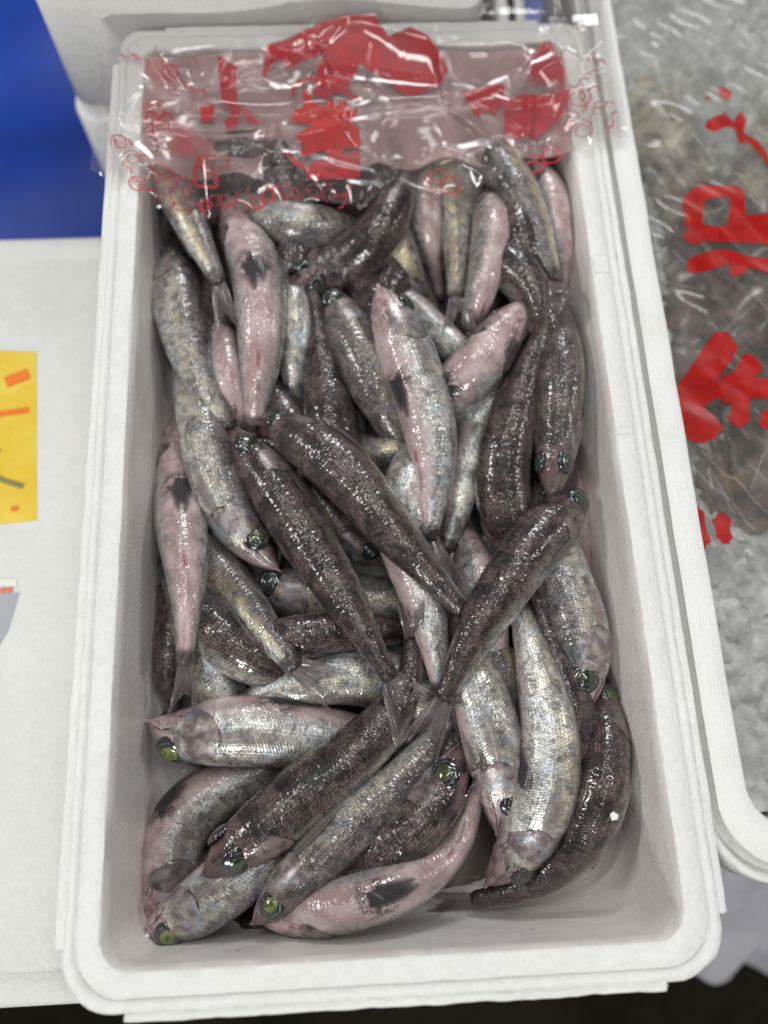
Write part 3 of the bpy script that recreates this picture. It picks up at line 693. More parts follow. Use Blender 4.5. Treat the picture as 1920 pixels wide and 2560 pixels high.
 ([(0.099, 0.4357, -0.0618), (0.0929, 0.4159, -0.0546), (0.087, 0.3965, -0.0481), (0.0813, 0.3773, -0.0445), (0.0751, 0.3595, -0.0453), (0.0662, 0.3451, -0.0507), (0.06, 0.3311, -0.0597), (0.055, 0.3164, -0.0689), (0.0494, 0.3002, -0.0753), (0.0434, 0.2827, -0.0785)], 0.017, 30, (1, 0.1, 0.2, 0.1), None,
  'shade-dark back between the slender pink fish and the belly-up pink-jawed fish', 1),
 ([(-0.063, 0.506, -0.0208), (-0.0571, 0.4823, -0.0195), (-0.0518, 0.4641, -0.0239), (-0.0465, 0.4487, -0.0312), (-0.0438, 0.4311, -0.0359), (-0.0471, 0.4114, -0.0376), (-0.0518, 0.3924, -0.0395), (-0.0568, 0.3749, -0.0432), (-0.0617, 0.3579, -0.0477), (-0.0665, 0.3404, -0.0513)], 0.0169, 30, (1, 0.1, 0.2, 0.1), None,
  'shade-dark fish beneath the glassy-eyed silver fish near the film', 1),
 ([(-0.0444, 0.4165, -0.0526), (-0.0446, 0.3962, -0.0423), (-0.0449, 0.3777, -0.0339), (-0.0456, 0.3637, -0.0314), (-0.0466, 0.3531, -0.034), (-0.0476, 0.3432, -0.0379), (-0.0481, 0.3335, -0.0425), (-0.0476, 0.3245, -0.0487), (-0.0468, 0.3159, -0.0558), (-0.0462, 0.3066, -0.0621)], 0.0112, 80, (0.43, 0.89, 0.41, 0.38), None,
  'small silvery flank showing deep between the pink belly-up fish and the dark tail', 0),
 ([(-0.0988, 0.3906, -0.0652), (-0.0957, 0.3722, -0.0565), (-0.0923, 0.3531, -0.0453), (-0.0893, 0.3359, -0.0363), (-0.0874, 0.3226, -0.0339), (-0.0864, 0.3125, -0.0372), (-0.0853, 0.3042, -0.0444), (-0.0843, 0.2969, -0.0539), (-0.0833, 0.2889, -0.0627), (-0.0817, 0.2795, -0.0685)], 0.0111, 170, (0.13, 0.31, 0.93, 0.18), None,
  'pale pink belly wedged beside the pink belly-up fish at upper left', 0),
 ([(0.0499, 0.4932, -0.0422), (0.0477, 0.4753, -0.0371), (0.0456, 0.4601, -0.0345), (0.0443, 0.4469, -0.0342), (0.0439, 0.4355, -0.0361), (0.0445, 0.4275, -0.0428), (0.0465, 0.4225, -0.0539), (0.0492, 0.4167, -0.0642), (0.0518, 0.4078, -0.07), (0.0538, 0.3965, -0.0724)], 0.0112, 160, (0.1, 0.29, 1.0, 0.16), None,
  'smooth dull pink fish left of the gold-striped tail at the top', 0),
 ([(0.1084, 0.5202, -0.0613), (0.107, 0.493, -0.0511), (0.1046, 0.4637, -0.0369), (0.1021, 0.4363, -0.0235), (0.1017, 0.4148, -0.0161), (0.1037, 0.3991, -0.0158), (0.1075, 0.3875, -0.0209), (0.114, 0.3815, -0.0349), (0.121, 0.3758, -0.0503), (0.1269, 0.3668, -0.0612)], 0.0142, 20, (0.86, 0.5, 0.37, 0.42), None,
  'dark brown fish under the gold fish by the top right wall', 0),
 ([(0.0091, 0.4071, -0.0603), (0.0183, 0.3935, -0.0557), (0.0273, 0.3801, -0.0509), (0.036, 0.3671, -0.0464), (0.0444, 0.3535, -0.04), (0.0527, 0.3405, -0.0335), (0.0615, 0.3312, -0.0336), (0.0715, 0.326, -0.042), (0.0821, 0.3216, -0.0525), (0.0924, 0.3154, -0.0599)], 0.0129, 110, (0.33, 0.85, 0.88, 0.1), None,
  'greyish pink flank running between the pale centre fish and the belly-up one', 0),
 ([(0.1184, 0.4754, -0.0261), (0.1213, 0.4632, -0.0249), (0.1241, 0.451, -0.0236), (0.1261, 0.4389, -0.0224), (0.1263, 0.427, -0.0218), (0.127, 0.416, -0.0222), (0.1283, 0.4062, -0.0246), (0.13, 0.3985, -0.0299), (0.1317, 0.3925, -0.0382), (0.1327, 0.387, -0.0476)], 0.0118, 150, (0.15, 0.25, 0.98, 0.05), None,
  'pink belly edge pressed against the top right wall', 0),
 ([(0.0981, 0.3519, -0.0627), (0.0902, 0.3353, -0.0568), (0.0824, 0.3188, -0.0505), (0.0754, 0.3043, -0.0477), (0.0695, 0.2923, -0.0507), (0.0639, 0.2814, -0.057), (0.0582, 0.2701, -0.0626), (0.0523, 0.2582, -0.0659), (0.0463, 0.2459, -0.0676), (0.0402, 0.2335, -0.0685)], 0.0136, -75, (0.36, 1.0, 0.33, 0.31), None,
  'bright silver flank deep between the pale centre fish and the dark arched fish', 0),
 ([(-0.0324, 0.3035, -0.0763), (-0.0226, 0.2968, -0.0728), (-0.013, 0.2887, -0.0657), (-0.0041, 0.2787, -0.0551), (0.0054, 0.2721, -0.0457), (0.0152, 0.2734, -0.0437), (0.0257, 0.2783, -0.0507), (0.0369, 0.2853, -0.0619), (0.0484, 0.2913, -0.0708), (0.0597, 0.2958, -0.0757)], 0.0105, 75, (0.48, 0.91, 0.54, 0.93), None,
  'tan fish with a golden spot crossing left of the pale centre fish', 0),
 ([(0.047, 0.3067, -0.0652), (0.0385, 0.289, -0.0568), (0.0302, 0.2709, -0.0457), (0.0218, 0.2549, -0.0367), (0.0171, 0.2403, -0.0337), (0.0198, 0.2274, -0.0363), (0.0261, 0.2167, -0.0431), (0.034, 0.2073, -0.0527), (0.0416, 0.1973, -0.0619), (0.049, 0.1864, -0.0681)], 0.014, 120, (0.28, 0.85, 0.8, 0.17), None,
  'pinkish scaled flank between the pale centre fish and the right crossing fish', 0),
 ([(-0.0101, 0.42, -0.0582), (-0.0027, 0.3998, -0.0473), (0.0042, 0.3796, -0.0359), (0.0109, 0.3629, -0.0307), (0.0177, 0.3502, -0.0344), (0.0245, 0.3386, -0.0432), (0.0326, 0.3294, -0.0528), (0.0432, 0.3258, -0.0605), (0.0548, 0.3246, -0.0655), (0.0666, 0.3223, -0.0685)], 0.0126, 10, (1.0, 0.52, 0.37, 0.4), None,
  'dark fish under the snouts at the upper centre', 0),
 ([(-0.1348, 0.2255, -0.0778), (-0.1282, 0.2127, -0.0763), (-0.1254, 0.2002, -0.0748), (-0.1244, 0.1879, -0.0732), (-0.1246, 0.1757, -0.0709), (-0.1255, 0.1636, -0.0674), (-0.127, 0.152, -0.0648), (-0.1275, 0.1411, -0.0655), (-0.1247, 0.1307, -0.0684), (-0.1213, 0.1204, -0.0709)], 0.0138, -20, (1.0, 0.5, 0.54, 0.31), None,
  'black scaly fish squeezed against the left wall', 0),
 ([(-0.1273, 0.2027, -0.0742), (-0.1206, 0.1883, -0.0696), (-0.1135, 0.1739, -0.0624), (-0.1065, 0.1599, -0.0547), (-0.1006, 0.1469, -0.0505), (-0.0966, 0.1347, -0.052), (-0.0945, 0.1227, -0.058), (-0.0932, 0.1106, -0.0656), (-0.0915, 0.0983, -0.0718), (-0.0893, 0.0858, -0.0754)], 0.0134, 115, (0.47, 0.98, 0.38, 0.47), None,
  'grey dotted flank between the left belly-up tail and the tan fish', 0),
 ([(-0.1315, 0.2209, -0.071), (-0.1204, 0.204, -0.0636), (-0.1091, 0.1872, -0.0532), (-0.099, 0.1711, -0.0435), (-0.0878, 0.1584, -0.0392), (-0.0756, 0.1491, -0.0409), (-0.0625, 0.1428, -0.0473), (-0.0487, 0.1381, -0.0568), (-0.0345, 0.1328, -0.0661), (-0.0199, 0.1269, -0.0724)], 0.016, -50, (0.96, 0.61, 0.46, 0.25), None,
  'dark fish slanting under the tan fish, its belly edge pink', 0),
 ([(-0.0831, 0.1572, -0.0478), (-0.0693, 0.1574, -0.0403), (-0.0562, 0.1582, -0.0362), (-0.0435, 0.1596, -0.0367), (-0.0309, 0.1612, -0.0398), (-0.018, 0.1626, -0.0433), (-0.0049, 0.1633, -0.047), (0.0084, 0.1631, -0.0514), (0.0221, 0.1627, -0.0564), (0.0359, 0.1625, -0.0611)], 0.0132, 0, (0.92, 0.58, 0.43, 0.24), None,
  'dark back lying level beneath the silver spotted fish', 0),
 ([(-0.0796, 0.2001, -0.0648), (-0.0636, 0.1954, -0.0636), (-0.0479, 0.1914, -0.0642), (-0.0322, 0.1881, -0.066), (-0.0161, 0.1857, -0.0674), (0.0001, 0.1841, -0.0681), (0.0165, 0.1837, -0.069), (0.033, 0.1834, -0.0708), (0.0497, 0.1831, -0.0728), (0.0665, 0.1827, -0.0742)], 0.0164, -62, (0.39, 0.9, 0.52, 0.51), None,
  'silver spotted fish lying level across the middle, under the two crossing fish', 0),
 ([(0.0078, 0.2102, -0.0685), (-0.0041, 0.2151, -0.067), (-0.0143, 0.2228, -0.0653), (-0.0225, 0.2327, -0.0634), (-0.0292, 0.2439, -0.0621), (-0.0363, 0.2557, -0.0625), (-0.0437, 0.2683, -0.0647), (-0.0513, 0.2812, -0.0671), (-0.0589, 0.2941, -0.0688), (-0.0666, 0.3069, -0.0697)], 0.0132, 60, (0.62, 0.97, 0.61, 0.92), None,
  'gold-cheeked head peeping between the two dark crossing fish', 0),
 ([(0.0567, 0.1798, -0.0682), (0.0599, 0.1683, -0.061), (0.0629, 0.1572, -0.0534), (0.0662, 0.1468, -0.0492), (0.0693, 0.137, -0.0492), (0.072, 0.1272, -0.0504), (0.0739, 0.1173, -0.0523), (0.0755, 0.1074, -0.0572), (0.0775, 0.0976, -0.0641), (0.0794, 0.0876, -0.0701)], 0.0107, 40, (0.5, 0.96, 0.52, 0.89), None,
  'narrow gold-flecked back between the dotted fish and the big silver fish', 0),
 ([(0.0581, 0.2296, -0.0675), (0.0596, 0.2131, -0.0637), (0.0609, 0.1965, -0.0568), (0.0618, 0.1801, -0.0483), (0.0618, 0.1652, -0.0446), (0.0631, 0.1519, -0.0499), (0.0651, 0.1391, -0.059), (0.0666, 0.1258, -0.0655), (0.0676, 0.1121, -0.0684), (0.0684, 0.0984, -0.0696)], 0.0145, 140, (0.37, 0.84, 0.8, 0.16), None,
  'pale pink head and throat below the dark arched fish', 0),
 ([(0.126, 0.2792, -0.0702), (0.1274, 0.2667, -0.0687), (0.1273, 0.2542, -0.0669), (0.1265, 0.242, -0.0649), (0.1266, 0.2303, -0.0642), (0.1274, 0.2193, -0.0654), (0.1286, 0.2087, -0.0676), (0.1302, 0.198, -0.0694), (0.1319, 0.1871, -0.0706), (0.1328, 0.1761, -0.0712)], 0.0113, 150, (0.09, 0.32, 1.0, 0.21), [(0.1349, 0.1671, -0.0742), (0.137, 0.1581, -0.0772), (0.1391, 0.1491, -0.0802), (0.1412, 0.1401, -0.0832)],
  'slim pink fish standing along the right wall with a black tail', 0),
 ([(0.1099, 0.1093, -0.045), (0.115, 0.126, -0.045), (0.1171, 0.1436, -0.045), (0.116, 0.1614, -0.045), (0.1127, 0.1792, -0.045), (0.1085, 0.1971, -0.045), (0.1052, 0.2166, -0.0493), (0.1029, 0.2385, -0.0587), (0.0999, 0.2608, -0.066), (0.0959, 0.2827, -0.0696)], 0.0173, -62, (0.42, 0.88, 0.47, 0.34), None,
  'striped silver fish head down against the right wall', 0),
 ([(0.1054, 0.2349, -0.029), (0.1087, 0.2508, -0.029), (0.1121, 0.2669, -0.0289), (0.1154, 0.2825, -0.0273), (0.1173, 0.2975, -0.0233), (0.1186, 0.3134, -0.0204), (0.1207, 0.3335, -0.0246), (0.1239, 0.3589, -0.037), (0.1279, 0.3868, -0.0515), (0.1308, 0.4136, -0.0618)], 0.0149, -25, (0.72, 0.69, 0.34, 0.37), None,
  'dark grey fish upright against the upper right wall', 0),
 ([(0.0107, 0.5248, -0.0737), (0.0142, 0.5051, -0.071), (0.0174, 0.4832, -0.065), (0.0202, 0.4579, -0.0538), (0.0225, 0.4317, -0.0399), (0.0246, 0.4109, -0.0322), (0.0301, 0.4001, -0.0369), (0.0378, 0.3956, -0.0504), (0.0454, 0.39, -0.0632), (0.0524, 0.3807, -0.0708)], 0.013, -70, (0.55, 0.93, 0.51, 1.0), None,
  'small gold and silver fish slanting down at the upper middle', 0),
 ([(0.0689, 0.455, -0.0581), (0.0784, 0.4328, -0.0464), (0.0858, 0.4068, -0.0281), (0.094, 0.3866, -0.0163), (0.103, 0.3734, -0.0162), (0.1082, 0.3576, -0.0159), (0.1105, 0.3415, -0.0165), (0.1169, 0.3346, -0.034), (0.1231, 0.3261, -0.0501), (0.1278, 0.3139, -0.06)], 0.0145, -20, (1.0, 0.41, 0.41, 0.24), None,
  'humped brown back below the gold fish at the right', 0),
 ([(0.0066, 0.4477, -0.0562), (-0.0089, 0.4389, -0.0471), (-0.0247, 0.4299, -0.0334), (-0.0404, 0.4246, -0.0229), (-0.0565, 0.4302, -0.0256), (-0.0735, 0.4496, -0.0405), (-0.0918, 0.47, -0.0567), (-0.1101, 0.4856, -0.0665), (-0.1277, 0.4968, -0.0706), (-0.1316, 0.5058, -0.0721)], 0.0156, -92, (0.51, 1.0, 0.33, 0.38), None,
  'silver fish with glassy eye lying sideways just below the film', 0),
 ([(-0.0481, 0.3802, -0.0252), (-0.0368, 0.3901, -0.0312), (-0.025, 0.3997, -0.0375), (-0.0126, 0.405, -0.0382), (-0.0013, 0.4087, -0.0313), (0.0085, 0.4143, -0.0229), (0.0166, 0.4253, -0.0194), (0.0238, 0.4409, -0.0211), (0.0299, 0.4578, -0.024), (0.0345, 0.4743, -0.0256)], 0.0176, 5, (0.98, 0.54, 0.37, 0.44), None,
  'dark brown fish curving under the film edge, tail up', 0),
 ([(0.0878, 0.4691, -0.0427), (0.0862, 0.4407, -0.0277), (0.0836, 0.4155, -0.0154), (0.0812, 0.4003, -0.0157), (0.0775, 0.3853, -0.0156), (0.0732, 0.3707, -0.0154), (0.0701, 0.362, -0.0241), (0.068, 0.3572, -0.0401), (0.0657, 0.351, -0.0551), (0.0625, 0.3417, -0.0652)], 0.0124, 150, (0.22, 0.26, 1.0, 0.21), [(0.0625, 0.3417, -0.0432), (0.0625, 0.3417, -0.0432), (0.0625, 0.3417, -0.0432), (0.0625, 0.3417, -0.0432)],
  'slender pink fish right of the gold-striped tail', 0),
 ([(0.0666, 0.5467, -0.0636), (0.0672, 0.5386, -0.0566), (0.0669, 0.5339, -0.0452), (0.0666, 0.5, -0.0341), (0.0675, 0.4741, -0.0305), (0.0686, 0.4543, -0.0336), (0.0684, 0.4349, -0.0372), (0.0665, 0.4147, -0.0391), (0.0639, 0.3946, -0.0407), (0.0606, 0.3749, -0.0421)], 0.0177, -52, (0.62, 0.96, 0.48, 1.0), [(0.0597, 0.366, -0.0201), (0.0587, 0.3572, -0.0201), (0.0578, 0.3483, -0.0226), (0.0569, 0.3394, -0.0202)],
  'gold-striped fish pointing straight down from under the film', 0),
 ([(0.0667, 0.5468, -0.0713), (0.0763, 0.5395, -0.0659), (0.0844, 0.5311, -0.0549), (0.0905, 0.4973, -0.0373), (0.0955, 0.4639, -0.0183), (0.1032, 0.4454, -0.0164), (0.1095, 0.4274, -0.0157), (0.1136, 0.4086, -0.0149), (0.117, 0.3899, -0.0141), (0.1201, 0.3718, -0.0136)], 0.0162, 55, (0.57, 0.91, 0.49, 1.0), [(0.1195, 0.3653, -0.0063), (0.119, 0.3587, -0.003), (0.1185, 0.3522, -0.0019), (0.118, 0.3456, -0.0022)],
  'long gold-sided fish slanting down to the top right wall', 0),
 ([(-0.1347, 0.5469, -0.0613), (-0.1276, 0.5402, -0.0569), (-0.1246, 0.5289, -0.048), (-0.1236, 0.4974, -0.0354), (-0.1238, 0.47, -0.0262), (-0.1194, 0.4505, -0.0243), (-0.113, 0.4344, -0.0245), (-0.1057, 0.4172, -0.0224), (-0.0985, 0.3995, -0.0199), (-0.0916, 0.3827, -0.0183)], 0.0148, -62, (0.53, 0.96, 0.58, 1.0), [(-0.0899, 0.3731, -0.0213), (-0.0882, 0.3636, -0.0243), (-0.0866, 0.354, -0.0273), (-0.0849, 0.3444, -0.0271)],
  'gold-striped tail half slid under the upper left film corner', 0),
 ([(-0.1337, 0.4322, -0.0507), (-0.1265, 0.4145, -0.0471), (-0.1231, 0.3996, -0.0435), (-0.1218, 0.3852, -0.0407), (-0.1187, 0.3695, -0.0391), (-0.1145, 0.3529, -0.0382), (-0.1097, 0.3362, -0.0373), (-0.1031, 0.32, -0.0358), (-0.0947, 0.305, -0.0346), (-0.0863, 0.2908, -0.0345)], 0.0167, -68, (0.48, 0.92, 0.42, 0.4), [(-0.0845, 0.2898, -0.0375), (-0.0826, 0.2888, -0.0405), (-0.0807, 0.2878, -0.0435), (-0.0788, 0.2868, -0.0465)],
  'bright silver fish curving down along the upper left wall', 0),
 ([(-0.0166, 0.2202, -0.0708), (-0.0186, 0.2384, -0.066), (-0.0205, 0.2557, -0.0581), (-0.0225, 0.2723, -0.0493), (-0.0245, 0.2904, -0.0445), (-0.0264, 0.3109, -0.0447), (-0.028, 0.3317, -0.045), (-0.03, 0.3504, -0.0414), (-0.0324, 0.3675, -0.0346), (-0.0353, 0.3848, -0.0276)], 0.0177, 5, (0.96, 0.55, 0.39, 0.27), [(-0.0363, 0.3921, -0.0182), (-0.0373, 0.3994, -0.0199), (-0.0383, 0.4068, -0.022), (-0.0393, 0.4141, -0.0103)],
  'straight dark fish head down at the centre, thin tail on top', 0),
 ([(-0.0265, 0.3911, -0.0379), (-0.0198, 0.375, -0.0383), (-0.0128, 0.3579, -0.036), (-0.006, 0.3407, -0.0337), (0.0001, 0.3236, -0.0332), (0.0064, 0.3075, -0.0345), (0.0136, 0.2936, -0.0398), (0.0212, 0.2816, -0.0497), (0.0289, 0.2692, -0.0596), (0.0364, 0.2551, -0.0659)], 0.0156, 62, (0.61, 0.75, 0.18, 0.43), None,
  'silver-flanked fish with black eye socket slanting down at the centre', 0),
 ([(0.1003, 0.3601, -0.0174), (0.088, 0.345, -0.0188), (0.0759, 0.3298, -0.0201), (0.0642, 0.3172, -0.0254), (0.0524, 0.309, -0.0369), (0.0395, 0.3031, -0.0509), (0.0258, 0.2952, -0.0618), (0.0115, 0.2848, -0.068), (-0.0031, 0.273, -0.0709), (-0.0176, 0.2607, -0.0722)], 0.0171, 178, (0.1, 0.27, 0.9, 0.1), None,
  'belly-up fish with pink jaw at the upper right centre', 0),
 ([(0.0925, 0.3518, -0.0695), (0.0863, 0.3346, -0.0674), (0.0799, 0.3169, -0.0635), (0.0732, 0.2984, -0.0565), (0.0665, 0.2801, -0.0484), (0.0608, 0.2645, -0.0451), (0.0565, 0.2518, -0.0494), (0.0535, 0.2396, -0.0561), (0.0492, 0.2264, -0.059), (0.0441, 0.2124, -0.0579)], 0.0134, -110, (0.18, 0.8, 0.79, 0.21), None,
  'blue-silver tail side between the pale centre fish and the dark arched fish', 0),
 ([(-0.0581, 0.2053, -0.0499), (-0.0719, 0.2167, -0.0511), (-0.0827, 0.231, -0.0508), (-0.0908, 0.2465, -0.0481), (-0.096, 0.2626, -0.0438), (-0.1009, 0.2795, -0.0407), (-0.1062, 0.2989, -0.0424), (-0.113, 0.3214, -0.0494), (-0.1201, 0.3452, -0.057), (-0.1269, 0.3685, -0.0618)], 0.0165, 78, (0.53, 1.0, 0.29, 0.34), None,
  'silver fish with pearly cheek and green eye, head down at the left', 0),
 ([(0.0865, 0.098, -0.0747), (0.068, 0.106, -0.0726), (0.0495, 0.114, -0.0702), (0.031, 0.1219, -0.067), (0.0125, 0.1296, -0.0619), (-0.0057, 0.1371, -0.0549), (-0.0252, 0.1378, -0.0483), (-0.0439, 0.1338, -0.0453), (-0.0625, 0.1292, -0.0464), (-0.0813, 0.1249, -0.0499)], 0.0184, -98, (0.48, 0.92, 0.49, 0.33), None,
  'bright chrome-silver fish behind the pale fish with the green eye', 0),
 ([(-0.1346, 0.284, -0.0699), (-0.1269, 0.2666, -0.0682), (-0.1237, 0.2496, -0.0664), (-0.1141, 0.2331, -0.065), (-0.1037, 0.217, -0.0635), (-0.0932, 0.2008, -0.0601), (-0.0812, 0.1849, -0.0521), (-0.0691, 0.169, -0.04), (-0.0579, 0.1541, -0.0294), (-0.0478, 0.1407, -0.0241)], 0.016, -65, (0.61, 0.99, 0.62, 0.89), [(-0.0412, 0.137, -0.0271), (-0.0345, 0.1333, -0.0301), (-0.0279, 0.1296, -0.0329), (-0.0213, 0.1259, -0.0343)],
  'tan gold-flecked fish slanting to a dark tail at left centre', 0),
 ([(-0.0886, 0.458, -0.0352), (-0.0813, 0.4349, -0.0327), (-0.0743, 0.4128, -0.0297), (-0.0683, 0.3911, -0.025), (-0.0657, 0.3697, -0.0216), (-0.0651, 0.3501, -0.0226), (-0.0664, 0.3324, -0.0281), (-0.0698, 0.3166, -0.0372), (-0.074, 0.3013, -0.0481), (-0.0779, 0.285, -0.0577)], 0.0177, 180, (0.09, 0.4, 0.9, 0.04), [(-0.0778, 0.287, -0.0607), (-0.0777, 0.2891, -0.0357), (-0.0776, 0.2911, -0.0357), (-0.0775, 0.2931, -0.0357)],
  'pink belly-up fish with black fins at the upper left', 0),
 ([(0.0923, 0.1915, -0.0565), (0.0871, 0.2084, -0.0507), (0.0814, 0.2255, -0.0462), (0.0785, 0.2433, -0.042), (0.0802, 0.261, -0.0367), (0.0844, 0.2787, -0.0322), (0.0906, 0.297, -0.0296), (0.0977, 0.3143, -0.0258), (0.1053, 0.3295, -0.0188), (0.1137, 0.3463, -0.0137)], 0.0173, -22, (0.92, 0.52, 0.34, 0.25), [(0.1148, 0.3508, -0.0021), (0.1158, 0.3554, -0.0017), (0.1169, 0.3599, -0.0014), (0.1179, 0.3644, -0.0012)],
  'dark brown arched fish, tail toward the right wall', 0),
 ([(0.0107, 0.3734, -0.0156), (0.0161, 0.3544, -0.0166), (0.0218, 0.3367, -0.019), (0.0277, 0.3195, -0.022), (0.0324, 0.3018, -0.0241), (0.0356, 0.2835, -0.0254), (0.037, 0.2656, -0.0274), (0.0366, 0.2482, -0.0304), (0.0339, 0.2308, -0.0327), (0.03, 0.2134, -0.033)], 0.0172, -128, (0.14, 0.82, 0.84, 0.13), [(0.0337, 0.2046, -0.036), (0.0374, 0.1958, -0.039), (0.0412, 0.1871, -0.042), (0.0449, 0.1783, -0.0348)],
  'pale silver-pink fish with one black fin at the centre', 0),
 ([(0.0046, 0.2727, -0.0651), (0.009, 0.2544, -0.0624), (0.0132, 0.2359, -0.0574), (0.0171, 0.2172, -0.0493), (0.0207, 0.1993, -0.0411), (0.0245, 0.183, -0.0364), (0.0278, 0.1678, -0.0357), (0.0305, 0.1531, -0.037), (0.0322, 0.1384, -0.0385), (0.0334, 0.1239, -0.0394)], 0.0146, -115, (0.34, 0.83, 0.83, 0.15), None,
  'pink scaled flank with fine rows between the two crossing tails', 0),
 ([(0.0441, 0.0953, -0.0421), (0.0356, 0.0794, -0.0421), (0.0248, 0.0654, -0.0424), (0.0118, 0.0535, -0.0433), (-0.0033, 0.0444, -0.0459), (-0.019, 0.0358, -0.0518), (-0.0351, 0.027, -0.0606), (-0.0515, 0.018, -0.0688), (-0.0678, 0.0098, -0.0737), (-0.0838, 0.0085, -0.0759)], 0.017, -38, (0.98, 0.61, 0.44, 0.28), None,
  'black-purple fish with yellow-green eye under the long fish at lower centre', 0),
 ([(0.0622, 0.0493, -0.053), (0.063, 0.0646, -0.0498), (0.0628, 0.08, -0.0449), (0.061, 0.0952, -0.0388), (0.0576, 0.1101, -0.035), (0.0545, 0.1256, -0.038), (0.0522, 0.1425, -0.0482), (0.05, 0.1607, -0.0603), (0.047, 0.1793, -0.0684), (0.0433, 0.1978, -0.0722)], 0.0155, 92, (0.23, 0.84, 0.8, 0.21), None,
  'dotted pink and grey fish, closed mouth pointing at the puddle', 0),
 ([(0.055, 0.0208, -0.06), (0.0678, 0.0337, -0.0543), (0.0783, 0.0483, -0.0481), (0.086, 0.0643, -0.0418), (0.0899, 0.0816, -0.0362), (0.091, 0.0994, -0.0328), (0.0899, 0.1175, -0.0329), (0.0879, 0.1362, -0.0359), (0.0853, 0.1555, -0.0398), (0.0826, 0.1756, -0.043)], 0.0165, 108, (0.34, 0.92, 0.39, 0.45), None,
  'largest bright silver fish, curving down to the lower right', 0),
 ([(0.1347, 0.1331, -0.0646), (0.1274, 0.113, -0.0553), (0.1243, 0.0941, -0.0446), (0.1196, 0.0767, -0.0378), (0.1137, 0.0601, -0.0389), (0.106, 0.0447, -0.0463), (0.0951, 0.0312, -0.0548), (0.0803, 0.0213, -0.0608), (0.0633, 0.0154, -0.0646), (0.0451, 0.0132, -0.0679)], 0.0152, 42, (1.0, 0.57, 0.45, 0.46), [(0.0374, 0.013, -0.0709), (0.0298, 0.0127, -0.0739), (0.0221, 0.0125, -0.0769), (0.0144, 0.0122, -0.0751)],
  'dark purple-brown fish curled into the lower right corner', 0),
 ([(-0.1345, 0.0054, -0.0726), (-0.1262, 0.0205, -0.0708), (-0.1228, 0.0366, -0.0701), (-0.1216, 0.0521, -0.0702), (-0.1159, 0.0656, -0.0702), (-0.1014, 0.0755, -0.0698), (-0.0849, 0.0827, -0.0702), (-0.0678, 0.0886, -0.0723), (-0.0504, 0.0947, -0.0751), (-0.0327, 0.1011, -0.0772)], 0.0172, 128, (0.26, 0.6, 1.0, 0.24), None,
  'pinkish fish curving down the lower left wall, snout in the corner', 0),
 ([(-0.1327, 0.0052, -0.0565), (-0.1201, 0.0123, -0.0542), (-0.1066, 0.0184, -0.0516), (-0.0929, 0.0261, -0.0493), (-0.0801, 0.0346, -0.0489), (-0.0678, 0.0433, -0.0517), (-0.0558, 0.0523, -0.0584), (-0.0433, 0.0616, -0.0667), (-0.03, 0.0714, -0.0731), (-0.0162, 0.0817, -0.0765)], 0.0155, 88, (0.23, 0.93, 0.79, 0.25), None,
  'silver dotted fish in the near left corner with pointed snout', 0),
 ([(-0.0689, 0.0107, -0.0533), (-0.052, 0.0147, -0.046), (-0.0352, 0.0177, -0.0381), (-0.019, 0.0205, -0.0333), (-0.0031, 0.0235, -0.035), (0.0126, 0.0281, -0.0424), (0.0275, 0.0355, -0.0502), (0.0398, 0.0469, -0.0541), (0.047, 0.0618, -0.0534), (0.0508, 0.0782, -0.0504)], 0.0144, 178, (0.03, 0.24, 1.0, 0.05), [(0.0499, 0.0849, -0.0289), (0.049, 0.0916, -0.0284), (0.048, 0.0982, -0.0284), (0.0471, 0.1049, -0.0284)],
  'pink belly-up fish curled along the near wall', 0),
 ([(-0.1344, 0.1151, -0.0556), (-0.1193, 0.1087, -0.051), (-0.099, 0.1089, -0.0467), (-0.0794, 0.1097, -0.0448), (-0.0603, 0.1075, -0.0473), (-0.0414, 0.105, -0.0537), (-0.0219, 0.1024, -0.0621), (-0.0018, 0.0998, -0.0698), (0.0188, 0.0971, -0.0749), (0.0395, 0.0942, -0.0774)], 0.0185, 112, (0.29, 0.8, 0.93, 0.17), None,
  'pale pink fish facing left with bright green eye', 0),
 ([(-0.1268, 0.3198, -0.0756), (-0.1252, 0.2956, -0.0725), (-0.1229, 0.2732, -0.0668), (-0.1208, 0.253, -0.0578), (-0.1176, 0.2336, -0.0474), (-0.1133, 0.2143, -0.0388), (-0.1103, 0.1955, -0.033), (-0.1086, 0.1779, -0.03), (-0.1086, 0.1614, -0.0298), (-0.11, 0.1455, -0.0311)], 0.0169, 172, (0.25, 0.37, 1.0, 0.2), [(-0.1104, 0.1378, -0.0341), (-0.1107, 0.1302, -0.0371), (-0.1111, 0.1225, -0.0358), (-0.1114, 0.1148, -0.0295)],
  'long pink belly-up fish with black fins along the left wall', 0),
 ([(-0.0989, 0.0372, -0.0351), (-0.0835, 0.0474, -0.0337), (-0.0684, 0.0579, -0.0345), (-0.0534, 0.0688, -0.0371), (-0.0377, 0.0798, -0.0393), (-0.0214, 0.0908, -0.0402), (-0.0055, 0.103, -0.0406), (0.0083, 0.118, -0.041), (0.0177, 0.1364, -0.0411), (0.0188, 0.1573, -0.041)], 0.0171, -32, (0.95, 0.5, 0.38, 0.23), [(0.0184, 0.1622, -0.0271), (0.0179, 0.167, -0.0239), (0.0174, 0.1719, -0.0222), (0.0169, 0.1768, -0.0218)],
  'thick dark fish with large dull eye and upturned tail at the lower left', 0),
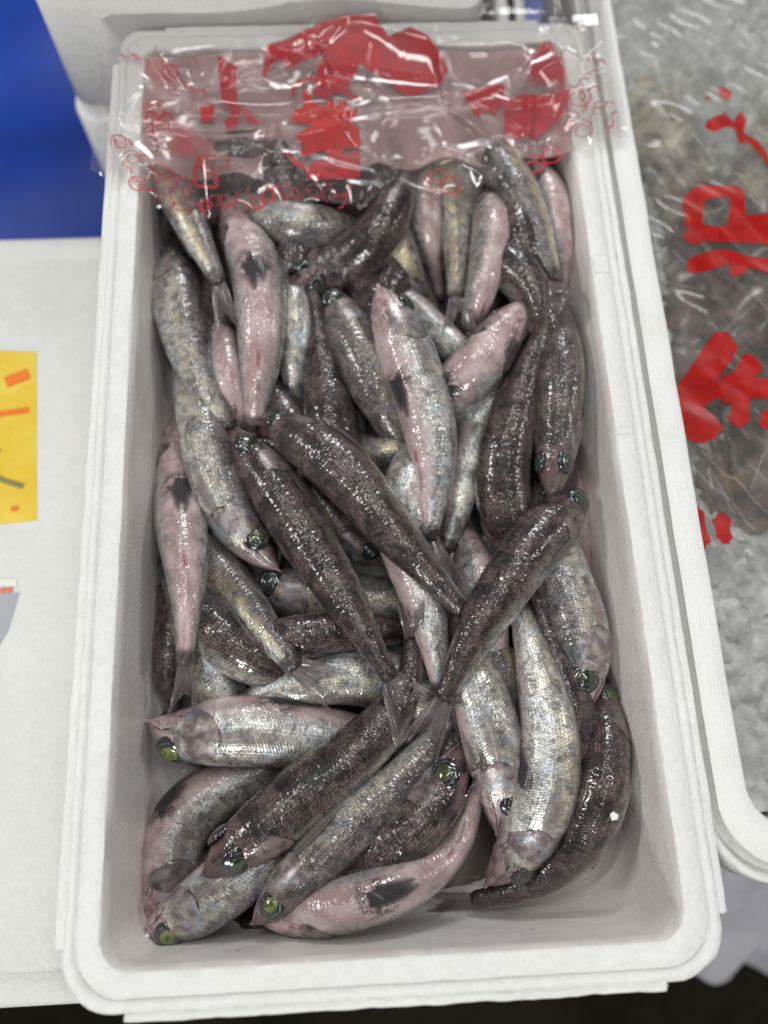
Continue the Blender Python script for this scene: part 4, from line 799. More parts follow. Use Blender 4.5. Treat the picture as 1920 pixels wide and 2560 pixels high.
 ([(-0.0722, 0.0101, -0.0444), (-0.0601, 0.0216, -0.0397), (-0.0479, 0.0328, -0.0368), (-0.0355, 0.0436, -0.0359), (-0.0228, 0.0541, -0.037), (-0.0095, 0.0646, -0.0399), (0.0038, 0.0758, -0.0435), (0.017, 0.0879, -0.0462), (0.0294, 0.1013, -0.0479), (0.0417, 0.1153, -0.049)], 0.0145, 52, (0.68, 0.82, 0.39, 0.44), [(0.043, 0.1189, -0.027), (0.0443, 0.1225, -0.027), (0.0456, 0.1261, -0.027), (0.0469, 0.1297, -0.027)],
  'long dark silver fish, golden eye near the front wall', 0),
 ([(-0.0914, 0.2916, -0.0387), (-0.0772, 0.2757, -0.0406), (-0.0643, 0.2577, -0.0402), (-0.0533, 0.2389, -0.0394), (-0.0425, 0.2206, -0.0391), (-0.0318, 0.2021, -0.0363), (-0.0218, 0.1834, -0.031), (-0.0128, 0.1653, -0.0268), (-0.004, 0.1484, -0.0259), (0.0046, 0.1321, -0.0268)], 0.0166, 38, (1.0, 0.6, 0.56, 0.43), [(0.0087, 0.1251, -0.0298), (0.0128, 0.1181, -0.0295), (0.0168, 0.1112, -0.0318), (0.0209, 0.1042, -0.0388)],
  'left crossing dark fish with silver cheek and ragged forked tail', 0),
 ([(-0.0744, 0.2969, -0.0474), (-0.055, 0.2881, -0.0381), (-0.0375, 0.2762, -0.0311), (-0.0224, 0.2621, -0.0283), (-0.0097, 0.2459, -0.0273), (0.0021, 0.2287, -0.025), (0.013, 0.2115, -0.0227), (0.0245, 0.1961, -0.0233), (0.0366, 0.1818, -0.0267), (0.0491, 0.168, -0.0307)], 0.0171, 36, (0.86, 0.46, 0.38, 0.44), [(0.0525, 0.1648, -0.0314), (0.0558, 0.1617, -0.0293), (0.0592, 0.1585, -0.0293), (0.0626, 0.1554, -0.0311)],
  'right crossing dark fish, green eye, body over the centre', 0),
 ([(0.1303, 0.2435, -0.0438), (0.1146, 0.2285, -0.0366), (0.1002, 0.2143, -0.031), (0.0873, 0.2009, -0.0279), (0.0763, 0.187, -0.0262), (0.0662, 0.1731, -0.0248), (0.0565, 0.1598, -0.0249), (0.0477, 0.1466, -0.0264), (0.0401, 0.1329, -0.0278), (0.0329, 0.1192, -0.0285)], 0.0165, 45, (1.0, 0.46, 0.47, 0.42), [(0.0283, 0.1115, -0.0315), (0.0238, 0.1038, -0.0345), (0.0192, 0.0961, -0.0375), (0.0146, 0.0884, -0.0358)],
  'dark fish with red snout lying from the right wall to the centre', 0),
]

FILM_POLYS = [
 (0, 0, [(-0.062, 0.5252), (-0.0611, 0.5365), (-0.0592, 0.5468), (-0.0503, 0.5495), (-0.0412, 0.5521), (-0.0349, 0.5543), (-0.0276, 0.5565), (-0.0202, 0.5621), (-0.0074, 0.5636), (0.0146, 0.5658), (0.0196, 0.5553), (0.023, 0.5506), (0.0305, 0.555), (0.038, 0.5596), (0.0496, 0.5546), (0.0579, 0.5427), (0.0625, 0.53), (0.0537, 0.52), (0.0408, 0.5141), (0.031, 0.5149), (0.0182, 0.5265), (0.0024, 0.5338), (-0.0015, 0.5259), (-0.0053, 0.5181), (-0.0215, 0.5119), (-0.0294, 0.5154), (-0.0264, 0.5277), (-0.0194, 0.5406), (-0.028, 0.5368), (-0.0352, 0.5359), (-0.0451, 0.5325), (-0.0512, 0.5391), (-0.0575, 0.5319)]),
 (1, 1, [(-0.0355, 0.5189), (-0.0328, 0.52), (-0.0286, 0.5098), (-0.0216, 0.5052), (-0.0208, 0.5107), (-0.016, 0.5112), (-0.0146, 0.5056), (-0.01, 0.5102), (-0.0056, 0.5092), (-0.0058, 0.5037), (-0.0003, 0.5027), (-0.0006, 0.4948), (-0.0045, 0.4916), (0.0014, 0.4887), (0.0009, 0.4758), (-0.0103, 0.4756), (-0.0118, 0.4698), (-0.0183, 0.4679), (-0.0224, 0.4743), (-0.0389, 0.469), (-0.0371, 0.4785), (-0.0422, 0.4851), (-0.0299, 0.4912), (-0.0446, 0.496), (-0.041, 0.5046), (-0.0357, 0.5056)]),
 (0, 2, [(-0.0348, 0.4625), (-0.0191, 0.4695), (0.001, 0.4742), (0.0002, 0.455), (-0.0349, 0.4529)]),
 (1, 0, [(-0.0919, 0.5431), (-0.078, 0.5354), (-0.0793, 0.5303), (-0.0792, 0.5124), (-0.0818, 0.5048), (-0.0897, 0.5116), (-0.0904, 0.5272)]),
 (0, 1, [(-0.1037, 0.5086), (-0.0939, 0.5095), (-0.0947, 0.4972), (-0.1025, 0.4966)]),
 (0, 0, [(-0.0827, 0.5092), (-0.0764, 0.509), (-0.0782, 0.4981), (-0.0808, 0.489), (-0.086, 0.4883), (-0.0878, 0.4962), (-0.0835, 0.5015)]),
 (0, 2, [(-0.0765, 0.509), (-0.0713, 0.5045), (-0.0634, 0.4933), (-0.073, 0.4958)]),
 (1, 0, [(0.0693, 0.5152), (0.0816, 0.5177), (0.0993, 0.5195), (0.0999, 0.5121), (0.0954, 0.5022), (0.0904, 0.4962), (0.0863, 0.5002), (0.0789, 0.4958), (0.0734, 0.505)]),
 (0, 0, [(0.1088, 0.5108), (0.1238, 0.5081), (0.1255, 0.4992), (0.1197, 0.4949), (0.1092, 0.4974)]),
 (0, 2, [(0.0978, 0.5088), (0.1088, 0.5108), (0.1265, 0.5081), (0.1419, 0.5088), (0.1372, 0.4922), (0.1274, 0.4837), (0.1142, 0.4765), (0.0969, 0.48)]),
 (0, 2, [(0.1283, 0.5504), (0.1327, 0.548), (0.1401, 0.5247), (0.1383, 0.5168), (0.1276, 0.5182), (0.1155, 0.5242)]),
 (0, 5, [(-0.1402, 0.5085), (-0.1316, 0.5105), (-0.1199, 0.4971), (-0.1073, 0.4795), (-0.1122, 0.4691), (-0.126, 0.4737), (-0.1373, 0.4804)]),
 (0, 5, [(-0.1266, 0.4908), (-0.1128, 0.4915), (-0.0936, 0.4791), (-0.0986, 0.4687), (-0.1157, 0.4713)]),
 (0, 5, [(0.1154, 0.5403), (0.1282, 0.5493), (0.1402, 0.5338), (0.1419, 0.5088), (0.1272, 0.5148), (0.1148, 0.5174)]),
 (0, 5, [(-0.1396, 0.5352), (-0.1284, 0.5429), (-0.1156, 0.5312), (-0.1206, 0.5202), (-0.1321, 0.5238)]),
]
FILM_STROKES = [
 (1, 0.00222, [(-0.0435, 0.5147), (-0.0398, 0.5235), (-0.0309, 0.5258), (-0.0177, 0.5218), (-0.0072, 0.5159), (0.0023, 0.5099)]),
 (1, 0.00222, [(-0.0501, 0.4757), (-0.0424, 0.4654), (-0.0323, 0.4588), (-0.0212, 0.4561), (-0.0108, 0.4587), (-0.0019, 0.4669)]),
 (0, 0.00222, [(-0.1067, 0.4507), (-0.1069, 0.4627), (-0.1037, 0.471), (-0.1018, 0.4599), (-0.0933, 0.4596), (-0.0927, 0.4503), (-0.1067, 0.4507)]),
 (0, 0.00119, [(-0.1037, 0.471), (-0.0841, 0.4714), (-0.0857, 0.4641), (-0.0925, 0.4622)]),
 (0, 0.00119, [(-0.1003, 0.4698), (-0.0999, 0.451)]),
 (0, 0.00119, [(-0.096, 0.4697), (-0.094, 0.4509)]),
 (3, 0.00117, [(-0.1369, 0.4469), (-0.1391, 0.4476), (-0.1412, 0.4475), (-0.1431, 0.4466), (-0.1444, 0.4452), (-0.145, 0.4433), (-0.1449, 0.4414), (-0.1441, 0.4396), (-0.1429, 0.4383), (-0.1413, 0.4375), (-0.1397, 0.4373), (-0.1383, 0.4378), (-0.1372, 0.4387), (-0.1365, 0.44), (-0.1364, 0.4413), (-0.1368, 0.4426), (-0.1376, 0.4437), (-0.1386, 0.4444), (-0.1397, 0.4446), (-0.1407, 0.4444), (-0.1414, 0.4439), (-0.1419, 0.4431)]),
 (4, 0.00102, [(-0.1278, 0.4423), (-0.128, 0.4416), (-0.1281, 0.4414), (-0.1281, 0.4416), (-0.1281, 0.4423), (-0.1282, 0.4432), (-0.1285, 0.4443), (-0.1288, 0.4453), (-0.1293, 0.4461), (-0.13, 0.4466), (-0.1308, 0.4468), (-0.1317, 0.4466), (-0.1326, 0.4459), (-0.1335, 0.4452), (-0.1344, 0.445), (-0.1352, 0.4452), (-0.1359, 0.4457), (-0.1364, 0.4465), (-0.1367, 0.4475), (-0.137, 0.4486), (-0.1371, 0.4495), (-0.1371, 0.4502), (-0.1371, 0.4504), (-0.1372, 0.4502), (-0.1374, 0.4495)]),
 (3, 0.00102, [(-0.1262, 0.4388), (-0.1261, 0.4382), (-0.1261, 0.438), (-0.1262, 0.4382), (-0.1264, 0.4387), (-0.1267, 0.4394), (-0.1272, 0.4401), (-0.1277, 0.4407), (-0.1283, 0.4412), (-0.1289, 0.4413), (-0.1296, 0.4411), (-0.1302, 0.4406), (-0.1307, 0.4397), (-0.1312, 0.4388), (-0.1318, 0.4383), (-0.1324, 0.4382), (-0.133, 0.4383), (-0.1336, 0.4387), (-0.1342, 0.4394), (-0.1346, 0.4401), (-0.135, 0.4408), (-0.1352, 0.4413), (-0.1353, 0.4415), (-0.1353, 0.4413), (-0.1352, 0.4406)]),
 (4, 0.00102, [(-0.1194, 0.4451), (-0.1187, 0.4445), (-0.1185, 0.4443), (-0.1188, 0.4444), (-0.1195, 0.4447), (-0.1205, 0.445), (-0.1216, 0.4453), (-0.1227, 0.4453), (-0.1237, 0.4449), (-0.1245, 0.4442), (-0.125, 0.4432), (-0.1251, 0.4418), (-0.1248, 0.44), (-0.1244, 0.4383), (-0.1246, 0.4369), (-0.125, 0.4358), (-0.1258, 0.4351), (-0.1268, 0.4348), (-0.1279, 0.4348), (-0.129, 0.4351), (-0.13, 0.4354), (-0.1307, 0.4357), (-0.131, 0.4358), (-0.1308, 0.4355), (-0.1301, 0.4349)]),
 (3, 0.00102, [(-0.1217, 0.43), (-0.1225, 0.43), (-0.1227, 0.43), (-0.1225, 0.4301), (-0.1219, 0.4304), (-0.121, 0.4309), (-0.12, 0.4315), (-0.1192, 0.4324), (-0.1186, 0.4334), (-0.1184, 0.4345), (-0.1186, 0.4357), (-0.1193, 0.4369), (-0.1204, 0.4381), (-0.1215, 0.4393), (-0.1221, 0.4405), (-0.1223, 0.4417), (-0.1221, 0.4429), (-0.1216, 0.4439), (-0.1207, 0.4447), (-0.1198, 0.4454), (-0.1189, 0.4459), (-0.1183, 0.4462), (-0.118, 0.4463), (-0.1183, 0.4463), (-0.1191, 0.4463)]),
 (4, 0.00102, [(-0.1096, 0.4415), (-0.109, 0.4408), (-0.1089, 0.4406), (-0.1091, 0.4407), (-0.1097, 0.4411), (-0.1106, 0.4417), (-0.1116, 0.4421), (-0.1127, 0.4424), (-0.1137, 0.4423), (-0.1145, 0.4419), (-0.1151, 0.441), (-0.1155, 0.4397), (-0.1154, 0.438), (-0.1154, 0.4364), (-0.1157, 0.4351), (-0.1163, 0.4342), (-0.1172, 0.4338), (-0.1182, 0.4337), (-0.1192, 0.434), (-0.1202, 0.4345), (-0.1211, 0.435), (-0.1217, 0.4354), (-0.1219, 0.4355), (-0.1218, 0.4353), (-0.1212, 0.4346)]),
 (3, 0.00102, [(-0.1087, 0.4314), (-0.1085, 0.4307), (-0.1085, 0.4305), (-0.1086, 0.4307), (-0.1089, 0.4312), (-0.1093, 0.4319), (-0.1098, 0.4327), (-0.1104, 0.4333), (-0.1111, 0.4337), (-0.1118, 0.4338), (-0.1124, 0.4336), (-0.1131, 0.433), (-0.1136, 0.4319), (-0.1141, 0.4309), (-0.1147, 0.4303), (-0.1154, 0.43), (-0.116, 0.4301), (-0.1167, 0.4305), (-0.1173, 0.4312), (-0.1179, 0.4319), (-0.1183, 0.4327), (-0.1185, 0.4332), (-0.1186, 0.4334), (-0.1186, 0.4332), (-0.1185, 0.4325)]),
 (4, 0.00102, [(-0.1055, 0.4457), (-0.1053, 0.4451), (-0.1052, 0.4448), (-0.1053, 0.445), (-0.1057, 0.4454), (-0.1062, 0.446), (-0.1069, 0.4466), (-0.1076, 0.4471), (-0.1083, 0.4473), (-0.109, 0.4472), (-0.1096, 0.4467), (-0.11, 0.446), (-0.1103, 0.4448), (-0.1106, 0.4436), (-0.1111, 0.4428), (-0.1116, 0.4424), (-0.1123, 0.4423), (-0.113, 0.4425), (-0.1138, 0.4429), (-0.1144, 0.4435), (-0.1149, 0.4441), (-0.1153, 0.4445), (-0.1154, 0.4447), (-0.1154, 0.4445), (-0.1151, 0.4439)]),
 (4, 0.00102, [(-0.0983, 0.4409), (-0.098, 0.4401), (-0.0979, 0.4399), (-0.0981, 0.4401), (-0.0985, 0.4406), (-0.0991, 0.4413), (-0.0998, 0.442), (-0.1007, 0.4425), (-0.1015, 0.4428), (-0.1023, 0.4427), (-0.103, 0.4422), (-0.1036, 0.4413), (-0.1039, 0.4399), (-0.1042, 0.4385), (-0.1048, 0.4376), (-0.1055, 0.4371), (-0.1063, 0.437), (-0.1072, 0.4373), (-0.108, 0.4378), (-0.1087, 0.4385), (-0.1093, 0.4392), (-0.1097, 0.4397), (-0.1099, 0.4399), (-0.1098, 0.4397), (-0.1095, 0.4389)]),
 (3, 0.00102, [(-0.0999, 0.4295), (-0.1003, 0.4291), (-0.1004, 0.429), (-0.1003, 0.4292), (-0.1001, 0.4296), (-0.0999, 0.4302), (-0.0998, 0.431), (-0.0997, 0.4318), (-0.0998, 0.4325), (-0.1001, 0.4331), (-0.1006, 0.4335), (-0.1013, 0.4338), (-0.1021, 0.4338), (-0.1029, 0.4337), (-0.1036, 0.434), (-0.1041, 0.4344), (-0.1044, 0.435), (-0.1045, 0.4357), (-0.1044, 0.4365), (-0.1043, 0.4373), (-0.1041, 0.4379), (-0.1039, 0.4384), (-0.1039, 0.4386), (-0.104, 0.4384), (-0.1043, 0.438)]),
 (4, 0.00094, [(-0.102, 0.4344), (-0.1028, 0.4357), (-0.1032, 0.4371), (-0.1031, 0.4386), (-0.1025, 0.4398), (-0.1016, 0.4408), (-0.1005, 0.4413), (-0.0993, 0.4414), (-0.0981, 0.4411), (-0.0971, 0.4405), (-0.0964, 0.4395), (-0.0961, 0.4385), (-0.0961, 0.4374), (-0.0964, 0.4365), (-0.097, 0.4358), (-0.0978, 0.4354), (-0.0986, 0.4353), (-0.0994, 0.4355), (-0.1, 0.4359), (-0.1005, 0.4365), (-0.1007, 0.4371), (-0.1007, 0.4377)]),
 (3, 0.00082, [(-0.097, 0.4343), (-0.0982, 0.4358), (-0.099, 0.4375), (-0.0993, 0.4392), (-0.0992, 0.4409), (-0.0985, 0.4425), (-0.0975, 0.4437), (-0.0963, 0.4445), (-0.0949, 0.4449), (-0.0935, 0.4449), (-0.0921, 0.4444), (-0.091, 0.4437), (-0.0902, 0.4427), (-0.0897, 0.4415), (-0.0896, 0.4403), (-0.0897, 0.4392), (-0.0902, 0.4383), (-0.0908, 0.4376), (-0.0916, 0.4372), (-0.0925, 0.437), (-0.0933, 0.4371), (-0.094, 0.4374)]),
 (3, 0.00092, [(-0.0829, 0.444), (-0.0827, 0.4423), (-0.0831, 0.4406), (-0.0838, 0.4391), (-0.0849, 0.438), (-0.0863, 0.4373), (-0.0877, 0.4371), (-0.0891, 0.4373), (-0.0904, 0.4379), (-0.0914, 0.4388), (-0.0921, 0.4399), (-0.0925, 0.4411), (-0.0925, 0.4423), (-0.0921, 0.4434), (-0.0915, 0.4443), (-0.0907, 0.4449), (-0.0898, 0.4452), (-0.0889, 0.4452), (-0.088, 0.445), (-0.0873, 0.4445), (-0.0868, 0.4439), (-0.0866, 0.4432)]),
 (3, 0.00102, [(-0.0827, 0.4358), (-0.0826, 0.4353), (-0.0825, 0.4351), (-0.0826, 0.4352), (-0.0829, 0.4357), (-0.0832, 0.4362), (-0.0837, 0.4368), (-0.0842, 0.4373), (-0.0848, 0.4376), (-0.0854, 0.4377), (-0.0859, 0.4374), (-0.0864, 0.4369), (-0.0868, 0.436), (-0.0872, 0.4351), (-0.0877, 0.4345), (-0.0883, 0.4343), (-0.0888, 0.4343), (-0.0894, 0.4346), (-0.0899, 0.4351), (-0.0904, 0.4357), (-0.0908, 0.4363), (-0.091, 0.4367), (-0.0911, 0.4369), (-0.0911, 0.4367), (-0.0909, 0.4361)]),
 (3, 0.00102, [(-0.0778, 0.439), (-0.0775, 0.4383), (-0.0774, 0.438), (-0.0776, 0.4382), (-0.078, 0.4388), (-0.0785, 0.4395), (-0.0792, 0.4402), (-0.08, 0.4407), (-0.0808, 0.441), (-0.0816, 0.4409), (-0.0823, 0.4405), (-0.0829, 0.4396), (-0.0833, 0.4383), (-0.0837, 0.437), (-0.0843, 0.4361), (-0.085, 0.4356), (-0.0858, 0.4356), (-0.0866, 0.4358), (-0.0874, 0.4364), (-0.0881, 0.4371), (-0.0887, 0.4378), (-0.089, 0.4383), (-0.0892, 0.4385), (-0.0891, 0.4383), (-0.0889, 0.4375)]),
 (3, 0.00102, [(-0.074, 0.4336), (-0.0745, 0.4331), (-0.0747, 0.4329), (-0.0746, 0.4332), (-0.0743, 0.4338), (-0.0739, 0.4347), (-0.0736, 0.4359), (-0.0735, 0.437), (-0.0736, 0.4381), (-0.074, 0.4391), (-0.0747, 0.4398), (-0.0756, 0.4402), (-0.0769, 0.4402), (-0.0782, 0.4402), (-0.0792, 0.4407), (-0.0799, 0.4414), (-0.0803, 0.4423), (-0.0804, 0.4434), (-0.0802, 0.4446), (-0.0799, 0.4458), (-0.0796, 0.4467), (-0.0793, 0.4474), (-0.0792, 0.4476), (-0.0794, 0.4475), (-0.0799, 0.4469)]),
 (3, 0.00102, [(-0.0697, 0.4354), (-0.0704, 0.4351), (-0.0706, 0.435), (-0.0705, 0.4352), (-0.07, 0.4357), (-0.0694, 0.4365), (-0.0688, 0.4375), (-0.0683, 0.4386), (-0.0681, 0.4397), (-0.0682, 0.4408), (-0.0687, 0.4418), (-0.0696, 0.4426), (-0.0709, 0.4432), (-0.0722, 0.4437), (-0.073, 0.4445), (-0.0735, 0.4455), (-0.0737, 0.4466), (-0.0735, 0.4477), (-0.073, 0.4488), (-0.0724, 0.4499), (-0.0718, 0.4507), (-0.0713, 0.4512), (-0.0711, 0.4514), (-0.0713, 0.4513), (-0.072, 0.4509)]),
 (3, 0.00091, [(-0.0706, 0.443), (-0.0715, 0.4416), (-0.072, 0.44), (-0.072, 0.4384), (-0.0716, 0.4369), (-0.0708, 0.4356), (-0.0698, 0.4346), (-0.0686, 0.4339), (-0.0673, 0.4336), (-0.066, 0.4337), (-0.0649, 0.4342), (-0.064, 0.4349), (-0.0633, 0.4358), (-0.063, 0.4368), (-0.0629, 0.4379), (-0.0631, 0.4389), (-0.0636, 0.4397), (-0.0642, 0.4404), (-0.065, 0.4408), (-0.0657, 0.4409), (-0.0665, 0.4409), (-0.0671, 0.4406)]),
 (3, 0.00102, [(-0.0616, 0.4349), (-0.0612, 0.4346), (-0.0611, 0.4345), (-0.0612, 0.4345), (-0.0616, 0.4347), (-0.0622, 0.4349), (-0.0628, 0.4351), (-0.0634, 0.4351), (-0.064, 0.4349), (-0.0645, 0.4346), (-0.0648, 0.434), (-0.0649, 0.4332), (-0.0648, 0.4322), (-0.0647, 0.4312), (-0.0648, 0.4304), (-0.0651, 0.4298), (-0.0655, 0.4294), (-0.0661, 0.4293), (-0.0668, 0.4293), (-0.0674, 0.4295), (-0.0679, 0.4297), (-0.0683, 0.4299), (-0.0685, 0.4299), (-0.0684, 0.4298), (-0.068, 0.4294)]),
 (3, 0.00118, [(-0.0638, 0.4491), (-0.0618, 0.4493), (-0.0599, 0.4489), (-0.0583, 0.4479), (-0.0571, 0.4465), (-0.0564, 0.4448), (-0.0562, 0.4431), (-0.0566, 0.4414), (-0.0575, 0.4401), (-0.0587, 0.4391), (-0.06, 0.4387), (-0.0614, 0.4387), (-0.0627, 0.4391), (-0.0637, 0.4399), (-0.0644, 0.4409), (-0.0648, 0.4421), (-0.0647, 0.4432), (-0.0644, 0.4442), (-0.0637, 0.445), (-0.0629, 0.4455), (-0.0621, 0.4456), (-0.0613, 0.4455)]),
 (3, 0.00102, [(-0.0582, 0.437), (-0.0589, 0.437), (-0.0591, 0.4371), (-0.0589, 0.4371), (-0.0583, 0.4373), (-0.0575, 0.4376), (-0.0567, 0.4381), (-0.0559, 0.4387), (-0.0553, 0.4395), (-0.0551, 0.4404), (-0.0551, 0.4415), (-0.0555, 0.4425), (-0.0564, 0.4436), (-0.0572, 0.4447), (-0.0576, 0.4458), (-0.0577, 0.4468), (-0.0574, 0.4478), (-0.0568, 0.4485), (-0.0561, 0.4492), (-0.0552, 0.4497), (-0.0544, 0.45), (-0.0539, 0.4501), (-0.0536, 0.4502), (-0.0539, 0.4503), (-0.0545, 0.4503)]),
 (4, 0.00102, [(-0.0488, 0.4379), (-0.0494, 0.4375), (-0.0496, 0.4374), (-0.0494, 0.4376), (-0.0491, 0.4382), (-0.0486, 0.4389), (-0.0482, 0.4398), (-0.0479, 0.4408), (-0.0478, 0.4418), (-0.048, 0.4427), (-0.0485, 0.4435), (-0.0493, 0.4441), (-0.0504, 0.4444), (-0.0516, 0.4446), (-0.0524, 0.4452), (-0.0529, 0.446), (-0.0531, 0.4469), (-0.053, 0.4479), (-0.0527, 0.4489), (-0.0523, 0.4499), (-0.0518, 0.4506), (-0.0515, 0.4512), (-0.0513, 0.4514), (-0.0515, 0.4513), (-0.0521, 0.4508)]),
 (4, 0.00102, [(-0.0474, 0.4329), (-0.0478, 0.4325), (-0.048, 0.4324), (-0.0479, 0.4326), (-0.0476, 0.433), (-0.0472, 0.4337), (-0.0469, 0.4345), (-0.0466, 0.4353), (-0.0466, 0.4361), (-0.0467, 0.4369), (-0.0472, 0.4375), (-0.0479, 0.438), (-0.0488, 0.4382), (-0.0498, 0.4384), (-0.0504, 0.4389), (-0.0509, 0.4395), (-0.0511, 0.4402), (-0.051, 0.4411), (-0.0508, 0.4419), (-0.0504, 0.4427), (-0.0501, 0.4434), (-0.0498, 0.4438), (-0.0497, 0.444), (-0.0498, 0.4439), (-0.0503, 0.4435)]),
 (3, 0.00102, [(-0.0403, 0.4409), (-0.0408, 0.4402), (-0.041, 0.44), (-0.0409, 0.4403), (-0.0407, 0.441), (-0.0404, 0.4421), (-0.0402, 0.4433), (-0.0402, 0.4446), (-0.0404, 0.4457), (-0.0409, 0.4466), (-0.0417, 0.4472), (-0.0428, 0.4475), (-0.0441, 0.4472), (-0.0454, 0.447), (-0.0465, 0.4473), (-0.0473, 0.4478), (-0.0478, 0.4487), (-0.048, 0.4499), (-0.048, 0.4511), (-0.0478, 0.4524), (-0.0476, 0.4534), (-0.0474, 0.4542), (-0.0473, 0.4545), (-0.0474, 0.4543), (-0.0479, 0.4535)]),
 (3, 0.00102, [(-0.0402, 0.4357), (-0.0406, 0.4352), (-0.0407, 0.4351), (-0.0406, 0.4353), (-0.0404, 0.4358), (-0.0401, 0.4366), (-0.0398, 0.4375), (-0.0397, 0.4384), (-0.0398, 0.4393), (-0.0401, 0.4401), (-0.0407, 0.4407), (-0.0415, 0.441), (-0.0425, 0.441), (-0.0435, 0.441), (-0.0443, 0.4414), (-0.0449, 0.4419), (-0.0452, 0.4427), (-0.0453, 0.4436), (-0.0451, 0.4445), (-0.0449, 0.4455), (-0.0446, 0.4462), (-0.0444, 0.4468), (-0.0443, 0.447), (-0.0444, 0.4469), (-0.0448, 0.4464)]),
 (4, 0.00102, [(-0.0315, 0.445), (-0.0311, 0.4442), (-0.031, 0.444), (-0.0312, 0.4441), (-0.0317, 0.4446), (-0.0325, 0.4453), (-0.0334, 0.4459), (-0.0343, 0.4463), (-0.0353, 0.4464), (-0.0361, 0.4461), (-0.0368, 0.4454), (-0.0374, 0.4442), (-0.0376, 0.4427), (-0.0378, 0.4411), (-0.0383, 0.44), (-0.0391, 0.4392), (-0.0399, 0.4389), (-0.0409, 0.439), (-0.0418, 0.4395), (-0.0427, 0.4401), (-0.0435, 0.4407), (-0.044, 0.4412), (-0.0442, 0.4413), (-0.0441, 0.4411), (-0.0436, 0.4403)]),
 (4, 0.00102, [(-0.0326, 0.4345), (-0.0327, 0.434), (-0.0327, 0.4338), (-0.0328, 0.434), (-0.0328, 0.4345), (-0.0329, 0.4351), (-0.0331, 0.4358), (-0.0334, 0.4364), (-0.0338, 0.4369), (-0.0342, 0.4372), (-0.0348, 0.4373), (-0.0354, 0.437), (-0.036, 0.4365), (-0.0366, 0.4359), (-0.0372, 0.4357), (-0.0378, 0.4357), (-0.0383, 0.436), (-0.0386, 0.4365), (-0.0389, 0.4371), (-0.0391, 0.4378), (-0.0392, 0.4385), (-0.0393, 0.4389), (-0.0393, 0.4391), (-0.0393, 0.4389), (-0.0394, 0.4384)]),
 (4, 0.00112, [(-0.0262, 0.4492), (-0.0277, 0.4502), (-0.0294, 0.4506), (-0.0311, 0.4504), (-0.0326, 0.4498), (-0.0338, 0.4488), (-0.0346, 0.4475), (-0.0349, 0.446), (-0.0349, 0.4446), (-0.0344, 0.4433), (-0.0336, 0.4422), (-0.0326, 0.4415), (-0.0314, 0.4411), (-0.0303, 0.4412), (-0.0293, 0.4415), (-0.0284, 0.4421), (-0.0279, 0.4429), (-0.0276, 0.4438), (-0.0276, 0.4447), (-0.0278, 0.4456), (-0.0283, 0.4462), (-0.0289, 0.4466)]),
 (3, 0.00102, [(-0.0181, 0.4493), (-0.0175, 0.4485), (-0.0173, 0.4482), (-0.0176, 0.4484), (-0.0183, 0.4489), (-0.0192, 0.4495), (-0.0204, 0.45), (-0.0216, 0.4503), (-0.0228, 0.4502), (-0.0237, 0.4496), (-0.0245, 0.4486), (-0.0249, 0.4471), (-0.025, 0.4452), (-0.025, 0.4433), (-0.0255, 0.4418), (-0.0262, 0.4408), (-0.0272, 0.4402), (-0.0283, 0.4401), (-0.0295, 0.4404), (-0.0307, 0.4409), (-0.0317, 0.4415), (-0.0323, 0.442), (-0.0326, 0.4421), (-0.0324, 0.4419), (-0.0318, 0.441)]),
 (4, 0.00084, [(-0.0213, 0.4366), (-0.023, 0.4379), (-0.0242, 0.4398), (-0.0245, 0.4418), (-0.0242, 0.4439), (-0.0231, 0.4455), (-0.0216, 0.4466), (-0.0198, 0.447), (-0.0181, 0.4467), (-0.0166, 0.4458), (-0.0157, 0.4445), (-0.0153, 0.443), (-0.0155, 0.4415), (-0.0162, 0.4402), (-0.0172, 0.4393), (-0.0184, 0.439), (-0.0196, 0.4391), (-0.0207, 0.4396), (-0.0214, 0.4405), (-0.0217, 0.4415), (-0.0216, 0.4425), (-0.0212, 0.4433)]),
 (4, 0.00102, [(-0.0076, 0.4405), (-0.0076, 0.4398), (-0.0077, 0.4396), (-0.0077, 0.4398), (-0.0079, 0.4404), (-0.0082, 0.4412), (-0.0086, 0.4421), (-0.0091, 0.4429), (-0.0097, 0.4435), (-0.0104, 0.4438), (-0.0111, 0.4436), (-0.0119, 0.4432), (-0.0127, 0.4422), (-0.0134, 0.4412), (-0.0142, 0.4407), (-0.015, 0.4406), (-0.0157, 0.4409), (-0.0163, 0.4414), (-0.0168, 0.4423), (-0.0172, 0.4432), (-0.0174, 0.444), (-0.0176, 0.4446), (-0.0177, 0.4448), (-0.0177, 0.4446), (-0.0177, 0.4438)]),
 (4, 0.00102, [(-0.0071, 0.4387), (-0.0067, 0.4383), (-0.0066, 0.4381), (-0.0068, 0.4382), (-0.0072, 0.4385), (-0.0078, 0.4388), (-0.0085, 0.439), (-0.0093, 0.4392), (-0.0099, 0.4391), (-0.0105, 0.4387), (-0.0109, 0.438), (-0.0112, 0.4372), (-0.0112, 0.436), (-0.0111, 0.4349), (-0.0114, 0.434), (-0.0118, 0.4333), (-0.0124, 0.433), (-0.0131, 0.4329), (-0.0138, 0.433), (-0.0145, 0.4332), (-0.0151, 0.4336), (-0.0155, 0.4338), (-0.0157, 0.4339), (-0.0156, 0.4337), (-0.0152, 0.4333)]),
